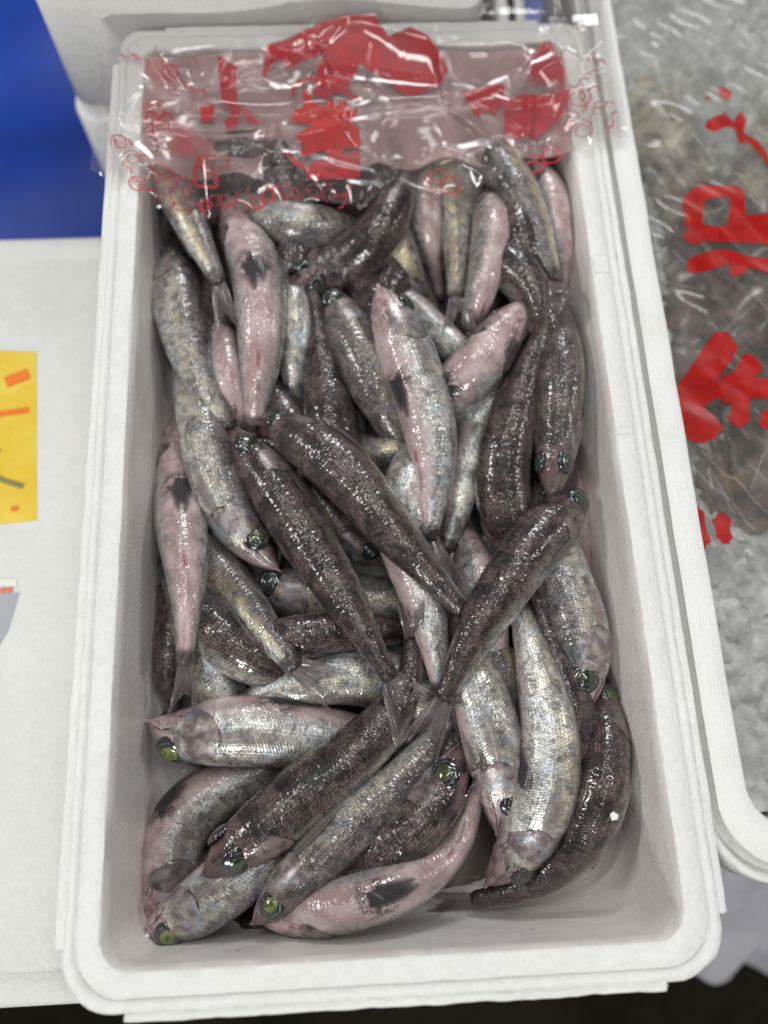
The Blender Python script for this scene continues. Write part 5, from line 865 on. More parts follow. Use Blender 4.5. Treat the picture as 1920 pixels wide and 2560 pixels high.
 (3, 0.00102, [(-0.0046, 0.4481), (-0.0042, 0.4477), (-0.004, 0.4476), (-0.0042, 0.4476), (-0.0047, 0.4478), (-0.0054, 0.448), (-0.0062, 0.4482), (-0.0069, 0.4482), (-0.0077, 0.4479), (-0.0082, 0.4474), (-0.0086, 0.4467), (-0.0087, 0.4457), (-0.0086, 0.4445), (-0.0084, 0.4433), (-0.0086, 0.4423), (-0.0089, 0.4415), (-0.0095, 0.441), (-0.0102, 0.4408), (-0.011, 0.4408), (-0.0118, 0.441), (-0.0125, 0.4412), (-0.0129, 0.4414), (-0.0131, 0.4414), (-0.013, 0.4413), (-0.0125, 0.4409)]),
 (3, 0.00102, [(-0.1436, 0.473), (-0.1435, 0.472), (-0.1435, 0.4718), (-0.1436, 0.472), (-0.1439, 0.4727), (-0.1444, 0.4737), (-0.145, 0.4748), (-0.1457, 0.4757), (-0.1466, 0.4763), (-0.1474, 0.4766), (-0.1483, 0.4763), (-0.1492, 0.4757), (-0.1499, 0.4744), (-0.1506, 0.4731), (-0.1514, 0.4724), (-0.1523, 0.4722), (-0.1532, 0.4724), (-0.154, 0.4731), (-0.1548, 0.474), (-0.1554, 0.475), (-0.1558, 0.476), (-0.1561, 0.4767), (-0.1563, 0.477), (-0.1562, 0.4767), (-0.1561, 0.4758)]),
 (4, 0.00102, [(-0.1377, 0.4661), (-0.138, 0.4654), (-0.1381, 0.4651), (-0.1381, 0.4654), (-0.138, 0.4661), (-0.138, 0.4671), (-0.138, 0.4682), (-0.1382, 0.4694), (-0.1386, 0.4703), (-0.1392, 0.471), (-0.14, 0.4714), (-0.141, 0.4715), (-0.1421, 0.471), (-0.1432, 0.4705), (-0.1441, 0.4706), (-0.1449, 0.471), (-0.1455, 0.4717), (-0.1459, 0.4726), (-0.1461, 0.4738), (-0.1462, 0.4749), (-0.1461, 0.4759), (-0.1461, 0.4766), (-0.1461, 0.4769), (-0.1462, 0.4767), (-0.1465, 0.4759)]),
 (3, 0.00102, [(-0.1437, 0.449), (-0.1441, 0.4485), (-0.1443, 0.4483), (-0.1442, 0.4486), (-0.144, 0.4491), (-0.1437, 0.4499), (-0.1435, 0.4508), (-0.1434, 0.4518), (-0.1436, 0.4527), (-0.1439, 0.4535), (-0.1445, 0.4541), (-0.1453, 0.4545), (-0.1464, 0.4545), (-0.1475, 0.4545), (-0.1483, 0.4548), (-0.1489, 0.4554), (-0.1492, 0.4562), (-0.1494, 0.4571), (-0.1493, 0.4581), (-0.1491, 0.4591), (-0.1488, 0.4599), (-0.1486, 0.4604), (-0.1486, 0.4607), (-0.1487, 0.4605), (-0.1491, 0.46)]),
 (3, 0.00102, [(-0.1339, 0.4627), (-0.1338, 0.4621), (-0.1338, 0.4619), (-0.1339, 0.4621), (-0.1341, 0.4626), (-0.1345, 0.4632), (-0.1349, 0.464), (-0.1354, 0.4646), (-0.136, 0.465), (-0.1367, 0.4652), (-0.1373, 0.465), (-0.1379, 0.4645), (-0.1384, 0.4636), (-0.1389, 0.4626), (-0.1394, 0.4621), (-0.1401, 0.462), (-0.1407, 0.4621), (-0.1413, 0.4625), (-0.1418, 0.4632), (-0.1423, 0.4639), (-0.1426, 0.4646), (-0.1428, 0.4651), (-0.1429, 0.4653), (-0.1429, 0.4651), (-0.1428, 0.4644)]),
 (4, 0.00102, [(-0.1305, 0.468), (-0.1313, 0.4677), (-0.1316, 0.4676), (-0.1313, 0.4679), (-0.1308, 0.4684), (-0.13, 0.4692), (-0.1293, 0.4702), (-0.1286, 0.4714), (-0.1283, 0.4727), (-0.1284, 0.4739), (-0.1289, 0.4751), (-0.1298, 0.4762), (-0.1312, 0.477), (-0.1327, 0.4778), (-0.1336, 0.4789), (-0.1341, 0.4801), (-0.1342, 0.4814), (-0.1338, 0.4827), (-0.1332, 0.4839), (-0.1325, 0.4849), (-0.1317, 0.4857), (-0.1311, 0.4863), (-0.1309, 0.4865), (-0.1312, 0.4864), (-0.132, 0.4861)]),
 (3, 0.00102, [(-0.1195, 0.4967), (-0.1193, 0.4957), (-0.1192, 0.4953), (-0.1194, 0.4956), (-0.1198, 0.4964), (-0.1204, 0.4975), (-0.1212, 0.4986), (-0.1222, 0.4996), (-0.1232, 0.5002), (-0.1242, 0.5003), (-0.1252, 0.4999), (-0.1261, 0.4989), (-0.1268, 0.4973), (-0.1275, 0.4956), (-0.1284, 0.4947), (-0.1294, 0.4942), (-0.1304, 0.4943), (-0.1314, 0.4949), (-0.1324, 0.4959), (-0.1332, 0.497), (-0.1338, 0.4981), (-0.1342, 0.4989), (-0.1344, 0.4992), (-0.1343, 0.4989), (-0.1341, 0.4978)]),
 (3, 0.00102, [(-0.1252, 0.5074), (-0.1248, 0.5065), (-0.1248, 0.5062), (-0.1249, 0.5064), (-0.1254, 0.507), (-0.1261, 0.5078), (-0.127, 0.5086), (-0.1279, 0.5092), (-0.1289, 0.5095), (-0.1297, 0.5094), (-0.1305, 0.5088), (-0.1311, 0.5077), (-0.1314, 0.5061), (-0.1318, 0.5045), (-0.1324, 0.5035), (-0.1332, 0.5028), (-0.134, 0.5027), (-0.135, 0.503), (-0.1359, 0.5036), (-0.1368, 0.5044), (-0.1375, 0.5052), (-0.1379, 0.5058), (-0.1381, 0.506), (-0.138, 0.5057), (-0.1377, 0.5048)]),
 (4, 0.00102, [(-0.1175, 0.4552), (-0.1172, 0.4543), (-0.1172, 0.454), (-0.1173, 0.4543), (-0.1177, 0.4549), (-0.1183, 0.4557), (-0.1191, 0.4566), (-0.1199, 0.4573), (-0.1208, 0.4577), (-0.1217, 0.4576), (-0.1225, 0.4572), (-0.1232, 0.4563), (-0.1237, 0.4548), (-0.1241, 0.4534), (-0.1248, 0.4525), (-0.1256, 0.4521), (-0.1265, 0.452), (-0.1274, 0.4524), (-0.1282, 0.4531), (-0.129, 0.454), (-0.1296, 0.4548), (-0.13, 0.4554), (-0.1302, 0.4556), (-0.1301, 0.4554), (-0.1298, 0.4545)]),
 (3, 0.00102, [(-0.1154, 0.5348), (-0.1152, 0.534), (-0.1151, 0.5338), (-0.1153, 0.534), (-0.1156, 0.5346), (-0.1161, 0.5354), (-0.1168, 0.5362), (-0.1176, 0.5369), (-0.1184, 0.5373), (-0.1192, 0.5373), (-0.1199, 0.5369), (-0.1205, 0.5361), (-0.121, 0.5348), (-0.1215, 0.5334), (-0.1221, 0.5326), (-0.1229, 0.5322), (-0.1237, 0.5322), (-0.1245, 0.5326), (-0.1252, 0.5333), (-0.1259, 0.5341), (-0.1264, 0.535), (-0.1268, 0.5356), (-0.1269, 0.5358), (-0.1269, 0.5355), (-0.1266, 0.5347)]),
 (4, 0.00102, [(-0.1286, 0.5364), (-0.1292, 0.536), (-0.1294, 0.5359), (-0.1293, 0.5362), (-0.1289, 0.5367), (-0.1284, 0.5375), (-0.1278, 0.5386), (-0.1275, 0.5397), (-0.1273, 0.5408), (-0.1275, 0.5419), (-0.1281, 0.5429), (-0.1289, 0.5436), (-0.1302, 0.5441), (-0.1314, 0.5445), (-0.1323, 0.5453), (-0.1328, 0.5463), (-0.133, 0.5474), (-0.1329, 0.5485), (-0.1325, 0.5497), (-0.132, 0.5507), (-0.1315, 0.5515), (-0.1311, 0.5521), (-0.1309, 0.5523), (-0.1311, 0.5522), (-0.1318, 0.5518)]),
 (3, 0.00102, [(-0.1425, 0.5407), (-0.1425, 0.5397), (-0.1425, 0.5394), (-0.1426, 0.5397), (-0.1428, 0.5405), (-0.1432, 0.5416), (-0.1437, 0.5429), (-0.1443, 0.544), (-0.1451, 0.5448), (-0.1459, 0.5452), (-0.1469, 0.5452), (-0.1479, 0.5446), (-0.1488, 0.5434), (-0.1497, 0.5422), (-0.1506, 0.5417), (-0.1516, 0.5416), (-0.1524, 0.542), (-0.1532, 0.5429), (-0.1539, 0.544), (-0.1544, 0.5452), (-0.1547, 0.5464), (-0.1549, 0.5472), (-0.155, 0.5475), (-0.1551, 0.5472), (-0.155, 0.5462)]),
 (3, 0.00102, [(-0.1359, 0.5359), (-0.1361, 0.535), (-0.1362, 0.5347), (-0.1363, 0.5351), (-0.1363, 0.5359), (-0.1364, 0.5371), (-0.1366, 0.5385), (-0.137, 0.5398), (-0.1375, 0.5409), (-0.1383, 0.5416), (-0.1393, 0.5419), (-0.1404, 0.5418), (-0.1416, 0.541), (-0.1428, 0.5402), (-0.1439, 0.54), (-0.1448, 0.5403), (-0.1456, 0.541), (-0.1462, 0.5421), (-0.1466, 0.5434), (-0.1468, 0.5448), (-0.1469, 0.546), (-0.1469, 0.5469), (-0.147, 0.5472), (-0.1471, 0.547), (-0.1473, 0.546)]),
 (3, 0.00102, [(-0.0988, 0.5118), (-0.0992, 0.5107), (-0.0994, 0.5104), (-0.0994, 0.5108), (-0.0992, 0.5118), (-0.0992, 0.5132), (-0.0992, 0.5148), (-0.0995, 0.5164), (-0.1, 0.5177), (-0.1008, 0.5187), (-0.1019, 0.5193), (-0.1032, 0.5193), (-0.1047, 0.5186), (-0.1063, 0.518), (-0.1076, 0.518), (-0.1087, 0.5185), (-0.1095, 0.5195), (-0.11, 0.5209), (-0.1103, 0.5225), (-0.1103, 0.5241), (-0.1103, 0.5255), (-0.1102, 0.5265), (-0.1102, 0.5269), (-0.1103, 0.5266), (-0.1107, 0.5255)]),
 (3, 0.00102, [(-0.108, 0.517), (-0.1085, 0.5161), (-0.1087, 0.5158), (-0.1086, 0.5162), (-0.1084, 0.5171), (-0.1082, 0.5184), (-0.1081, 0.5198), (-0.1081, 0.5214), (-0.1084, 0.5227), (-0.1091, 0.5238), (-0.1101, 0.5245), (-0.1113, 0.5248), (-0.1128, 0.5244), (-0.1143, 0.5241), (-0.1155, 0.5244), (-0.1165, 0.5251), (-0.1171, 0.5261), (-0.1175, 0.5275), (-0.1175, 0.529), (-0.1174, 0.5305), (-0.1172, 0.5318), (-0.117, 0.5327), (-0.1169, 0.5331), (-0.1171, 0.5328), (-0.1176, 0.5319)]),
 (4, 0.00102, [(-0.1046, 0.5386), (-0.1048, 0.5379), (-0.1049, 0.5377), (-0.1049, 0.5379), (-0.1049, 0.5386), (-0.1049, 0.5395), (-0.1051, 0.5405), (-0.1053, 0.5415), (-0.1058, 0.5423), (-0.1063, 0.5429), (-0.1071, 0.5431), (-0.1079, 0.543), (-0.1088, 0.5424), (-0.1097, 0.5418), (-0.1106, 0.5417), (-0.1113, 0.5419), (-0.1119, 0.5425), (-0.1123, 0.5433), (-0.1126, 0.5443), (-0.1127, 0.5453), (-0.1127, 0.5463), (-0.1127, 0.5469), (-0.1128, 0.5472), (-0.1128, 0.547), (-0.113, 0.5462)]),
 (4, 0.00102, [(-0.1125, 0.5208), (-0.1122, 0.5199), (-0.1121, 0.5196), (-0.1123, 0.5199), (-0.1127, 0.5205), (-0.1133, 0.5214), (-0.1142, 0.5222), (-0.1151, 0.5229), (-0.116, 0.5233), (-0.1169, 0.5232), (-0.1177, 0.5227), (-0.1184, 0.5217), (-0.1188, 0.5201), (-0.1193, 0.5185), (-0.1199, 0.5175), (-0.1207, 0.517), (-0.1216, 0.5169), (-0.1226, 0.5173), (-0.1235, 0.518), (-0.1243, 0.5189), (-0.1249, 0.5197), (-0.1254, 0.5204), (-0.1256, 0.5206), (-0.1255, 0.5203), (-0.1252, 0.5194)]),
 (3, 0.00102, [(-0.1577, 0.4709), (-0.1582, 0.4734), (-0.1578, 0.4757), (-0.1565, 0.4776), (-0.1546, 0.4786), (-0.1526, 0.4788), (-0.1506, 0.4781), (-0.149, 0.4767), (-0.1481, 0.4749), (-0.148, 0.473), (-0.1485, 0.4713), (-0.1496, 0.4701), (-0.151, 0.4695), (-0.1526, 0.4695), (-0.1539, 0.4702), (-0.1549, 0.4713), (-0.1554, 0.4726), (-0.1554, 0.474), (-0.1549, 0.475), (-0.154, 0.4757), (-0.153, 0.476), (-0.1521, 0.4758)]),
 (4, 0.00102, [(-0.1504, 0.461), (-0.1502, 0.4636), (-0.149, 0.4657), (-0.1472, 0.4671), (-0.1449, 0.4675), (-0.1428, 0.467), (-0.1409, 0.4656), (-0.1398, 0.4638), (-0.1394, 0.4617), (-0.1398, 0.4598), (-0.1409, 0.4583), (-0.1424, 0.4575), (-0.144, 0.4574), (-0.1456, 0.458), (-0.1468, 0.4591), (-0.1474, 0.4605), (-0.1475, 0.4619), (-0.1471, 0.4632), (-0.1462, 0.464), (-0.1452, 0.4644), (-0.1441, 0.4643), (-0.1432, 0.4638)]),
 (3, 0.00102, [(-0.126, 0.4956), (-0.126, 0.493), (-0.1269, 0.4908), (-0.1285, 0.4892), (-0.1306, 0.4885), (-0.1327, 0.4888), (-0.1346, 0.4898), (-0.1359, 0.4915), (-0.1365, 0.4935), (-0.1363, 0.4954), (-0.1354, 0.497), (-0.1341, 0.498), (-0.1325, 0.4983), (-0.1309, 0.498), (-0.1297, 0.497), (-0.1289, 0.4957), (-0.1287, 0.4943), (-0.129, 0.493), (-0.1297, 0.492), (-0.1307, 0.4915), (-0.1317, 0.4915), (-0.1326, 0.4919)]),
 (3, 0.00102, [(-0.1211, 0.524), (-0.1237, 0.525), (-0.1257, 0.527), (-0.1268, 0.5295), (-0.127, 0.5322), (-0.1261, 0.5346), (-0.1245, 0.5363), (-0.1225, 0.5372), (-0.1203, 0.537), (-0.1184, 0.536), (-0.117, 0.5343), (-0.1164, 0.5323), (-0.1165, 0.5303), (-0.1173, 0.5287), (-0.1186, 0.5276), (-0.1202, 0.5273), (-0.1216, 0.5276), (-0.1229, 0.5285), (-0.1236, 0.5297), (-0.1239, 0.5311), (-0.1236, 0.5323), (-0.123, 0.5332)]),
 (3, 0.00102, [(-0.1187, 0.4462), (-0.1194, 0.4488), (-0.1191, 0.4512), (-0.118, 0.4533), (-0.1161, 0.4546), (-0.114, 0.455), (-0.1119, 0.4544), (-0.1102, 0.4532), (-0.1091, 0.4514), (-0.1088, 0.4494), (-0.1092, 0.4476), (-0.1102, 0.4462), (-0.1117, 0.4455), (-0.1133, 0.4454), (-0.1147, 0.4459), (-0.1158, 0.447), (-0.1165, 0.4483), (-0.1165, 0.4496), (-0.1161, 0.4508), (-0.1153, 0.4516), (-0.1142, 0.452), (-0.1132, 0.4518)]),
 (3, 0.00102, [(-0.1277, 0.4466), (-0.1302, 0.4485), (-0.1317, 0.4512), (-0.1322, 0.4541), (-0.1315, 0.4568), (-0.1299, 0.4588), (-0.1277, 0.46), (-0.1253, 0.4601), (-0.123, 0.4592), (-0.1213, 0.4575), (-0.1203, 0.4554), (-0.1202, 0.4532), (-0.121, 0.4513), (-0.1223, 0.45), (-0.124, 0.4494), (-0.1257, 0.4496), (-0.1272, 0.4504), (-0.1283, 0.4516), (-0.1287, 0.4531), (-0.1286, 0.4546), (-0.128, 0.4557), (-0.127, 0.4564)]),
 (4, 0.00102, [(0.1337, 0.5489), (0.1343, 0.5487), (0.1344, 0.5486), (0.1342, 0.5486), (0.1337, 0.5486), (0.1329, 0.5485), (0.1321, 0.5483), (0.1313, 0.5479), (0.1306, 0.5474), (0.1301, 0.5466), (0.1299, 0.5457), (0.1299, 0.5446), (0.1303, 0.5434), (0.1307, 0.5422), (0.1308, 0.5411), (0.1306, 0.5401), (0.1301, 0.5394), (0.1294, 0.5388), (0.1286, 0.5385), (0.1277, 0.5383), (0.127, 0.5382), (0.1264, 0.5382), (0.1262, 0.5382), (0.1264, 0.5381), (0.127, 0.5378)]),
 (3, 0.00102, [(0.1383, 0.525), (0.1382, 0.524), (0.1381, 0.5237), (0.1381, 0.524), (0.1379, 0.5248), (0.1377, 0.5259), (0.1373, 0.5271), (0.1368, 0.5281), (0.1361, 0.5289), (0.1352, 0.5292), (0.1343, 0.529), (0.1332, 0.5284), (0.1322, 0.5272), (0.1311, 0.5259), (0.1301, 0.5253), (0.1292, 0.5251), (0.1283, 0.5255), (0.1276, 0.5262), (0.1271, 0.5273), (0.1267, 0.5284), (0.1264, 0.5295), (0.1263, 0.5303), (0.1262, 0.5306), (0.1262, 0.5303), (0.1261, 0.5293)]),
 (3, 0.00102, [(0.1429, 0.54), (0.1434, 0.5395), (0.1435, 0.5394), (0.1433, 0.5394), (0.1429, 0.5396), (0.1422, 0.5399), (0.1414, 0.54), (0.1406, 0.54), (0.1399, 0.5398), (0.1393, 0.5393), (0.1389, 0.5385), (0.1386, 0.5375), (0.1387, 0.5362), (0.1387, 0.5349), (0.1385, 0.5339), (0.138, 0.5331), (0.1374, 0.5326), (0.1367, 0.5324), (0.1359, 0.5324), (0.1352, 0.5325), (0.1345, 0.5328), (0.1341, 0.533), (0.1339, 0.533), (0.134, 0.5329), (0.1344, 0.5324)]),
 (3, 0.00102, [(0.1567, 0.5293), (0.1564, 0.5286), (0.1564, 0.5284), (0.1564, 0.5286), (0.1564, 0.5292), (0.1564, 0.5301), (0.1563, 0.531), (0.1562, 0.5319), (0.1558, 0.5327), (0.1553, 0.5331), (0.1546, 0.5332), (0.1538, 0.533), (0.1528, 0.5324), (0.1519, 0.5317), (0.1511, 0.5315), (0.1504, 0.5316), (0.1499, 0.5321), (0.1495, 0.5328), (0.1493, 0.5337), (0.1493, 0.5347), (0.1493, 0.5355), (0.1493, 0.5361), (0.1493, 0.5364), (0.1492, 0.5362), (0.149, 0.5355)]),
 (3, 0.00102, [(0.1687, 0.5297), (0.1685, 0.5289), (0.1684, 0.5286), (0.1684, 0.5289), (0.1684, 0.5295), (0.1682, 0.5305), (0.168, 0.5315), (0.1677, 0.5325), (0.1671, 0.5332), (0.1665, 0.5335), (0.1657, 0.5335), (0.1647, 0.5331), (0.1638, 0.5321), (0.1628, 0.5311), (0.1619, 0.5307), (0.1611, 0.5307), (0.1604, 0.531), (0.1599, 0.5317), (0.1596, 0.5327), (0.1593, 0.5337), (0.1592, 0.5346), (0.1592, 0.5353), (0.1591, 0.5356), (0.1591, 0.5353), (0.1589, 0.5345)]),
 (3, 0.00102, [(0.1625, 0.5237), (0.1628, 0.523), (0.1628, 0.5228), (0.1627, 0.5229), (0.1623, 0.5234), (0.1618, 0.524), (0.1611, 0.5246), (0.1603, 0.525), (0.1595, 0.5251), (0.1587, 0.5249), (0.158, 0.5243), (0.1574, 0.5233), (0.157, 0.5219), (0.1566, 0.5206), (0.156, 0.5196), (0.1553, 0.519), (0.1546, 0.5188), (0.1538, 0.5189), (0.153, 0.5193), (0.1523, 0.5199), (0.1518, 0.5205), (0.1514, 0.5209), (0.1513, 0.5211), (0.1513, 0.5209), (0.1516, 0.5202)]),
 (3, 0.00102, [(0.1546, 0.5148), (0.1549, 0.514), (0.1549, 0.5137), (0.1548, 0.5139), (0.1543, 0.5145), (0.1537, 0.5153), (0.1529, 0.5161), (0.152, 0.5166), (0.151, 0.5169), (0.15, 0.5167), (0.1491, 0.516), (0.1483, 0.5148), (0.1478, 0.5131), (0.1472, 0.5114), (0.1464, 0.5103), (0.1456, 0.5096), (0.1446, 0.5094), (0.1436, 0.5096), (0.1427, 0.5102), (0.1419, 0.511), (0.1412, 0.5118), (0.1408, 0.5123), (0.1406, 0.5126), (0.1407, 0.5123), (0.141, 0.5114)]),
 (4, 0.00102, [(0.1609, 0.5045), (0.1607, 0.5035), (0.1607, 0.5032), (0.1606, 0.5035), (0.1606, 0.5043), (0.1604, 0.5054), (0.1602, 0.5066), (0.1597, 0.5077), (0.1591, 0.5085), (0.1583, 0.5089), (0.1574, 0.5089), (0.1563, 0.5084), (0.1552, 0.5073), (0.1541, 0.5062), (0.153, 0.5057), (0.1521, 0.5057), (0.1513, 0.5061), (0.1507, 0.5069), (0.1502, 0.508), (0.15, 0.5092), (0.1498, 0.5103), (0.1497, 0.5111), (0.1497, 0.5114), (0.1496, 0.5111), (0.1495, 0.5101)]),
 (3, 0.00102, [(0.1477, 0.4898), (0.1469, 0.4895), (0.1466, 0.4895), (0.1469, 0.4897), (0.1475, 0.4902), (0.1484, 0.4909), (0.1494, 0.4918), (0.1502, 0.493), (0.1507, 0.4942), (0.1509, 0.4954), (0.1506, 0.4966), (0.1499, 0.4977), (0.1487, 0.4985), (0.1475, 0.4994), (0.1468, 0.5005), (0.1465, 0.5017), (0.1467, 0.5029), (0.1472, 0.5042), (0.1481, 0.5053), (0.149, 0.5063), (0.1499, 0.507), (0.1506, 0.5075), (0.1508, 0.5077), (0.1505, 0.5077), (0.1497, 0.5074)]),
 (3, 0.00102, [(0.1603, 0.4976), (0.1607, 0.4972), (0.1608, 0.4971), (0.1606, 0.4971), (0.1602, 0.4973), (0.1596, 0.4975), (0.1588, 0.4976), (0.1581, 0.4976), (0.1573, 0.4973), (0.1568, 0.4968), (0.1564, 0.4961), (0.1561, 0.4951), (0.1562, 0.4939), (0.1563, 0.4927), (0.1561, 0.4918), (0.1556, 0.491), (0.1551, 0.4905), (0.1544, 0.4903), (0.1536, 0.4902), (0.1529, 0.4904), (0.1522, 0.4905), (0.1518, 0.4907), (0.1516, 0.4908), (0.1517, 0.4906), (0.1521, 0.4902)]),
 (3, 0.00102, [(0.1687, 0.4941), (0.1688, 0.4933), (0.1688, 0.493), (0.1687, 0.4932), (0.1684, 0.4939), (0.1679, 0.4947), (0.1673, 0.4955), (0.1666, 0.4962), (0.1657, 0.4966), (0.1649, 0.4966), (0.164, 0.4961), (0.1631, 0.4952), (0.1625, 0.4937), (0.1618, 0.4923), (0.1609, 0.4914), (0.1601, 0.4909), (0.1592, 0.4909), (0.1584, 0.4913), (0.1576, 0.4919), (0.157, 0.4928), (0.1565, 0.4936), (0.1562, 0.4942), (0.1561, 0.4945), (0.1561, 0.4942), (0.1562, 0.4933)]),
 (3, 0.00102, [(0.1709, 0.4895), (0.1716, 0.4892), (0.1718, 0.4891), (0.1715, 0.489), (0.1709, 0.489), (0.1699, 0.489), (0.1688, 0.4888), (0.1677, 0.4883), (0.1668, 0.4876), (0.1662, 0.4867), (0.1658, 0.4855), (0.1658, 0.4841), (0.1663, 0.4826), (0.1669, 0.4811), (0.1669, 0.4798), (0.1665, 0.4786), (0.1659, 0.4777), (0.165, 0.477), (0.1639, 0.4766), (0.1628, 0.4764), (0.1619, 0.4763), (0.1612, 0.4763), (0.1609, 0.4763), (0.1611, 0.4762), (0.1619, 0.4759)]),
 (4, 0.00102, [(0.1438, 0.4835), (0.1433, 0.483), (0.1431, 0.4828), (0.1432, 0.4831), (0.1436, 0.4836), (0.1441, 0.4845), (0.1446, 0.4855), (0.1449, 0.4866), (0.145, 0.4876), (0.1448, 0.4886), (0.1443, 0.4893), (0.1435, 0.4898), (0.1423, 0.4899), (0.1411, 0.49), (0.1403, 0.4905), (0.1398, 0.4912), (0.1396, 0.4921), (0.1397, 0.4932), (0.14, 0.4943), (0.1405, 0.4953), (0.141, 0.4962), (0.1414, 0.4968), (0.1415, 0.497), (0.1413, 0.4969), (0.1407, 0.4963)]),
 (4, 0.00102, [(0.1552, 0.4884), (0.1558, 0.4882), (0.156, 0.4881), (0.1558, 0.4881), (0.1552, 0.4881), (0.1545, 0.488), (0.1537, 0.4877), (0.1529, 0.4873), (0.1523, 0.4868), (0.1518, 0.486), (0.1516, 0.4851), (0.1517, 0.4841), (0.1522, 0.483), (0.1526, 0.482), (0.1527, 0.481), (0.1525, 0.4801), (0.1521, 0.4793), (0.1514, 0.4788), (0.1506, 0.4784), (0.1498, 0.4782), (0.1491, 0.478), (0.1486, 0.478), (0.1484, 0.478), (0.1486, 0.4779), (0.1491, 0.4777)]),
 (4, 0.00102, [(0.1604, 0.4691), (0.1597, 0.469), (0.1595, 0.469), (0.1597, 0.4691), (0.1603, 0.4694), (0.1611, 0.47), (0.1619, 0.4706), (0.1627, 0.4715), (0.1632, 0.4724), (0.1635, 0.4734), (0.1633, 0.4744), (0.1629, 0.4754), (0.1619, 0.4762), (0.161, 0.4771), (0.1606, 0.4781), (0.1604, 0.4791), (0.1607, 0.4801), (0.1612, 0.481), (0.162, 0.4819), (0.1628, 0.4826), (0.1636, 0.4831), (0.1642, 0.4834), (0.1644, 0.4836), (0.1642, 0.4836), (0.1635, 0.4834)]),
 (3, 0.00102, [(0.1337, 0.4623), (0.1323, 0.4594), (0.1299, 0.4572), (0.1271, 0.4562), (0.1243, 0.4563), (0.1219, 0.4575), (0.1203, 0.4595), (0.1198, 0.462), (0.1202, 0.4646), (0.1215, 0.4667), (0.1235, 0.4682), (0.1256, 0.4687), (0.1277, 0.4684), (0.1293, 0.4673), (0.1302, 0.4656), (0.1304, 0.4638), (0.1298, 0.4621), (0.1288, 0.4607), (0.1274, 0.4599), (0.1259, 0.4598), (0.1246, 0.4602), (0.1238, 0.461)]),
 (4, 0.00102, [(0.1261, 0.5333), (0.1294, 0.5336), (0.1324, 0.5326), (0.1345, 0.5303), (0.1355, 0.5274), (0.1354, 0.5243), (0.1341, 0.5215), (0.132, 0.5195), (0.1295, 0.5184), (0.127, 0.5185), (0.1249, 0.5196), (0.1235, 0.5214), (0.123, 0.5237), (0.1233, 0.5259), (0.1245, 0.5278), (0.1261, 0.5291), (0.1279, 0.5296), (0.1296, 0.5293), (0.1309, 0.5284), (0.1316, 0.527), (0.1317, 0.5255), (0.1313, 0.5241)]),
 (3, 0.00102, [(0.1525, 0.5076), (0.1541, 0.5047), (0.1543, 0.5013), (0.1533, 0.4981), (0.1512, 0.4955), (0.1486, 0.4939), (0.1457, 0.4935), (0.1431, 0.4943), (0.1412, 0.4961), (0.1403, 0.4984), (0.1403, 0.501), (0.1413, 0.5034), (0.143, 0.5051), (0.1451, 0.506), (0.1472, 0.5061), (0.1489, 0.5052), (0.1501, 0.5038), (0.1505, 0.5021), (0.1502, 0.5003), (0.1493, 0.4989), (0.1481, 0.4979), (0.1468, 0.4975)]),
 (4, 0.00102, [(0.1436, 0.483), (0.1467, 0.4833), (0.1494, 0.4825), (0.1515, 0.4806), (0.1525, 0.4781), (0.1524, 0.4753), (0.1513, 0.4728), (0.1494, 0.4709), (0.1472, 0.4699), (0.1448, 0.4698), (0.1429, 0.4707), (0.1416, 0.4723), (0.141, 0.4743), (0.1413, 0.4763), (0.1423, 0.478), (0.1437, 0.4792), (0.1454, 0.4797), (0.147, 0.4795), (0.1482, 0.4787), (0.1489, 0.4775), (0.1491, 0.4762), (0.1487, 0.4749)]),
 (3, 0.00102, [(0.1316, 0.499), (0.1296, 0.5005), (0.1284, 0.5028), (0.1282, 0.5053), (0.129, 0.5078), (0.1306, 0.5097), (0.1326, 0.5109), (0.1348, 0.5112), (0.1367, 0.5105), (0.1381, 0.5092), (0.1388, 0.5073), (0.1388, 0.5054), (0.138, 0.5037), (0.1367, 0.5024), (0.1351, 0.5017), (0.1336, 0.5017), (0.1323, 0.5024), (0.1315, 0.5034), (0.1312, 0.5047), (0.1314, 0.506), (0.1321, 0.5071), (0.133, 0.5078)]),
 (3, 0.00102, [(0.1432, 0.4831), (0.142, 0.4804), (0.1401, 0.4783), (0.1376, 0.4772), (0.1351, 0.4771), (0.1329, 0.478), (0.1314, 0.4798), (0.1307, 0.4819), (0.131, 0.4842), (0.132, 0.4862), (0.1337, 0.4876), (0.1356, 0.4883), (0.1374, 0.4881), (0.1389, 0.4872), (0.1399, 0.4858), (0.1401, 0.4842), (0.1397, 0.4826), (0.1388, 0.4814), (0.1376, 0.4806), (0.1363, 0.4803), (0.1352, 0.4806), (0.1344, 0.4813)]),
 (3, 0.00102, [(0.1099, 0.464), (0.113, 0.4651), (0.116, 0.4649), (0.1186, 0.4635), (0.1202, 0.4612), (0.1208, 0.4584), (0.1202, 0.4557), (0.1187, 0.4534), (0.1166, 0.4519), (0.1142, 0.4513), (0.112, 0.4518), (0.1102, 0.453), (0.1092, 0.4548), (0.109, 0.4569), (0.1096, 0.4588), (0.1109, 0.4603), (0.1125, 0.4612), (0.1141, 0.4614), (0.1156, 0.4609), (0.1166, 0.4599), (0.1171, 0.4586), (0.117, 0.4572)]),
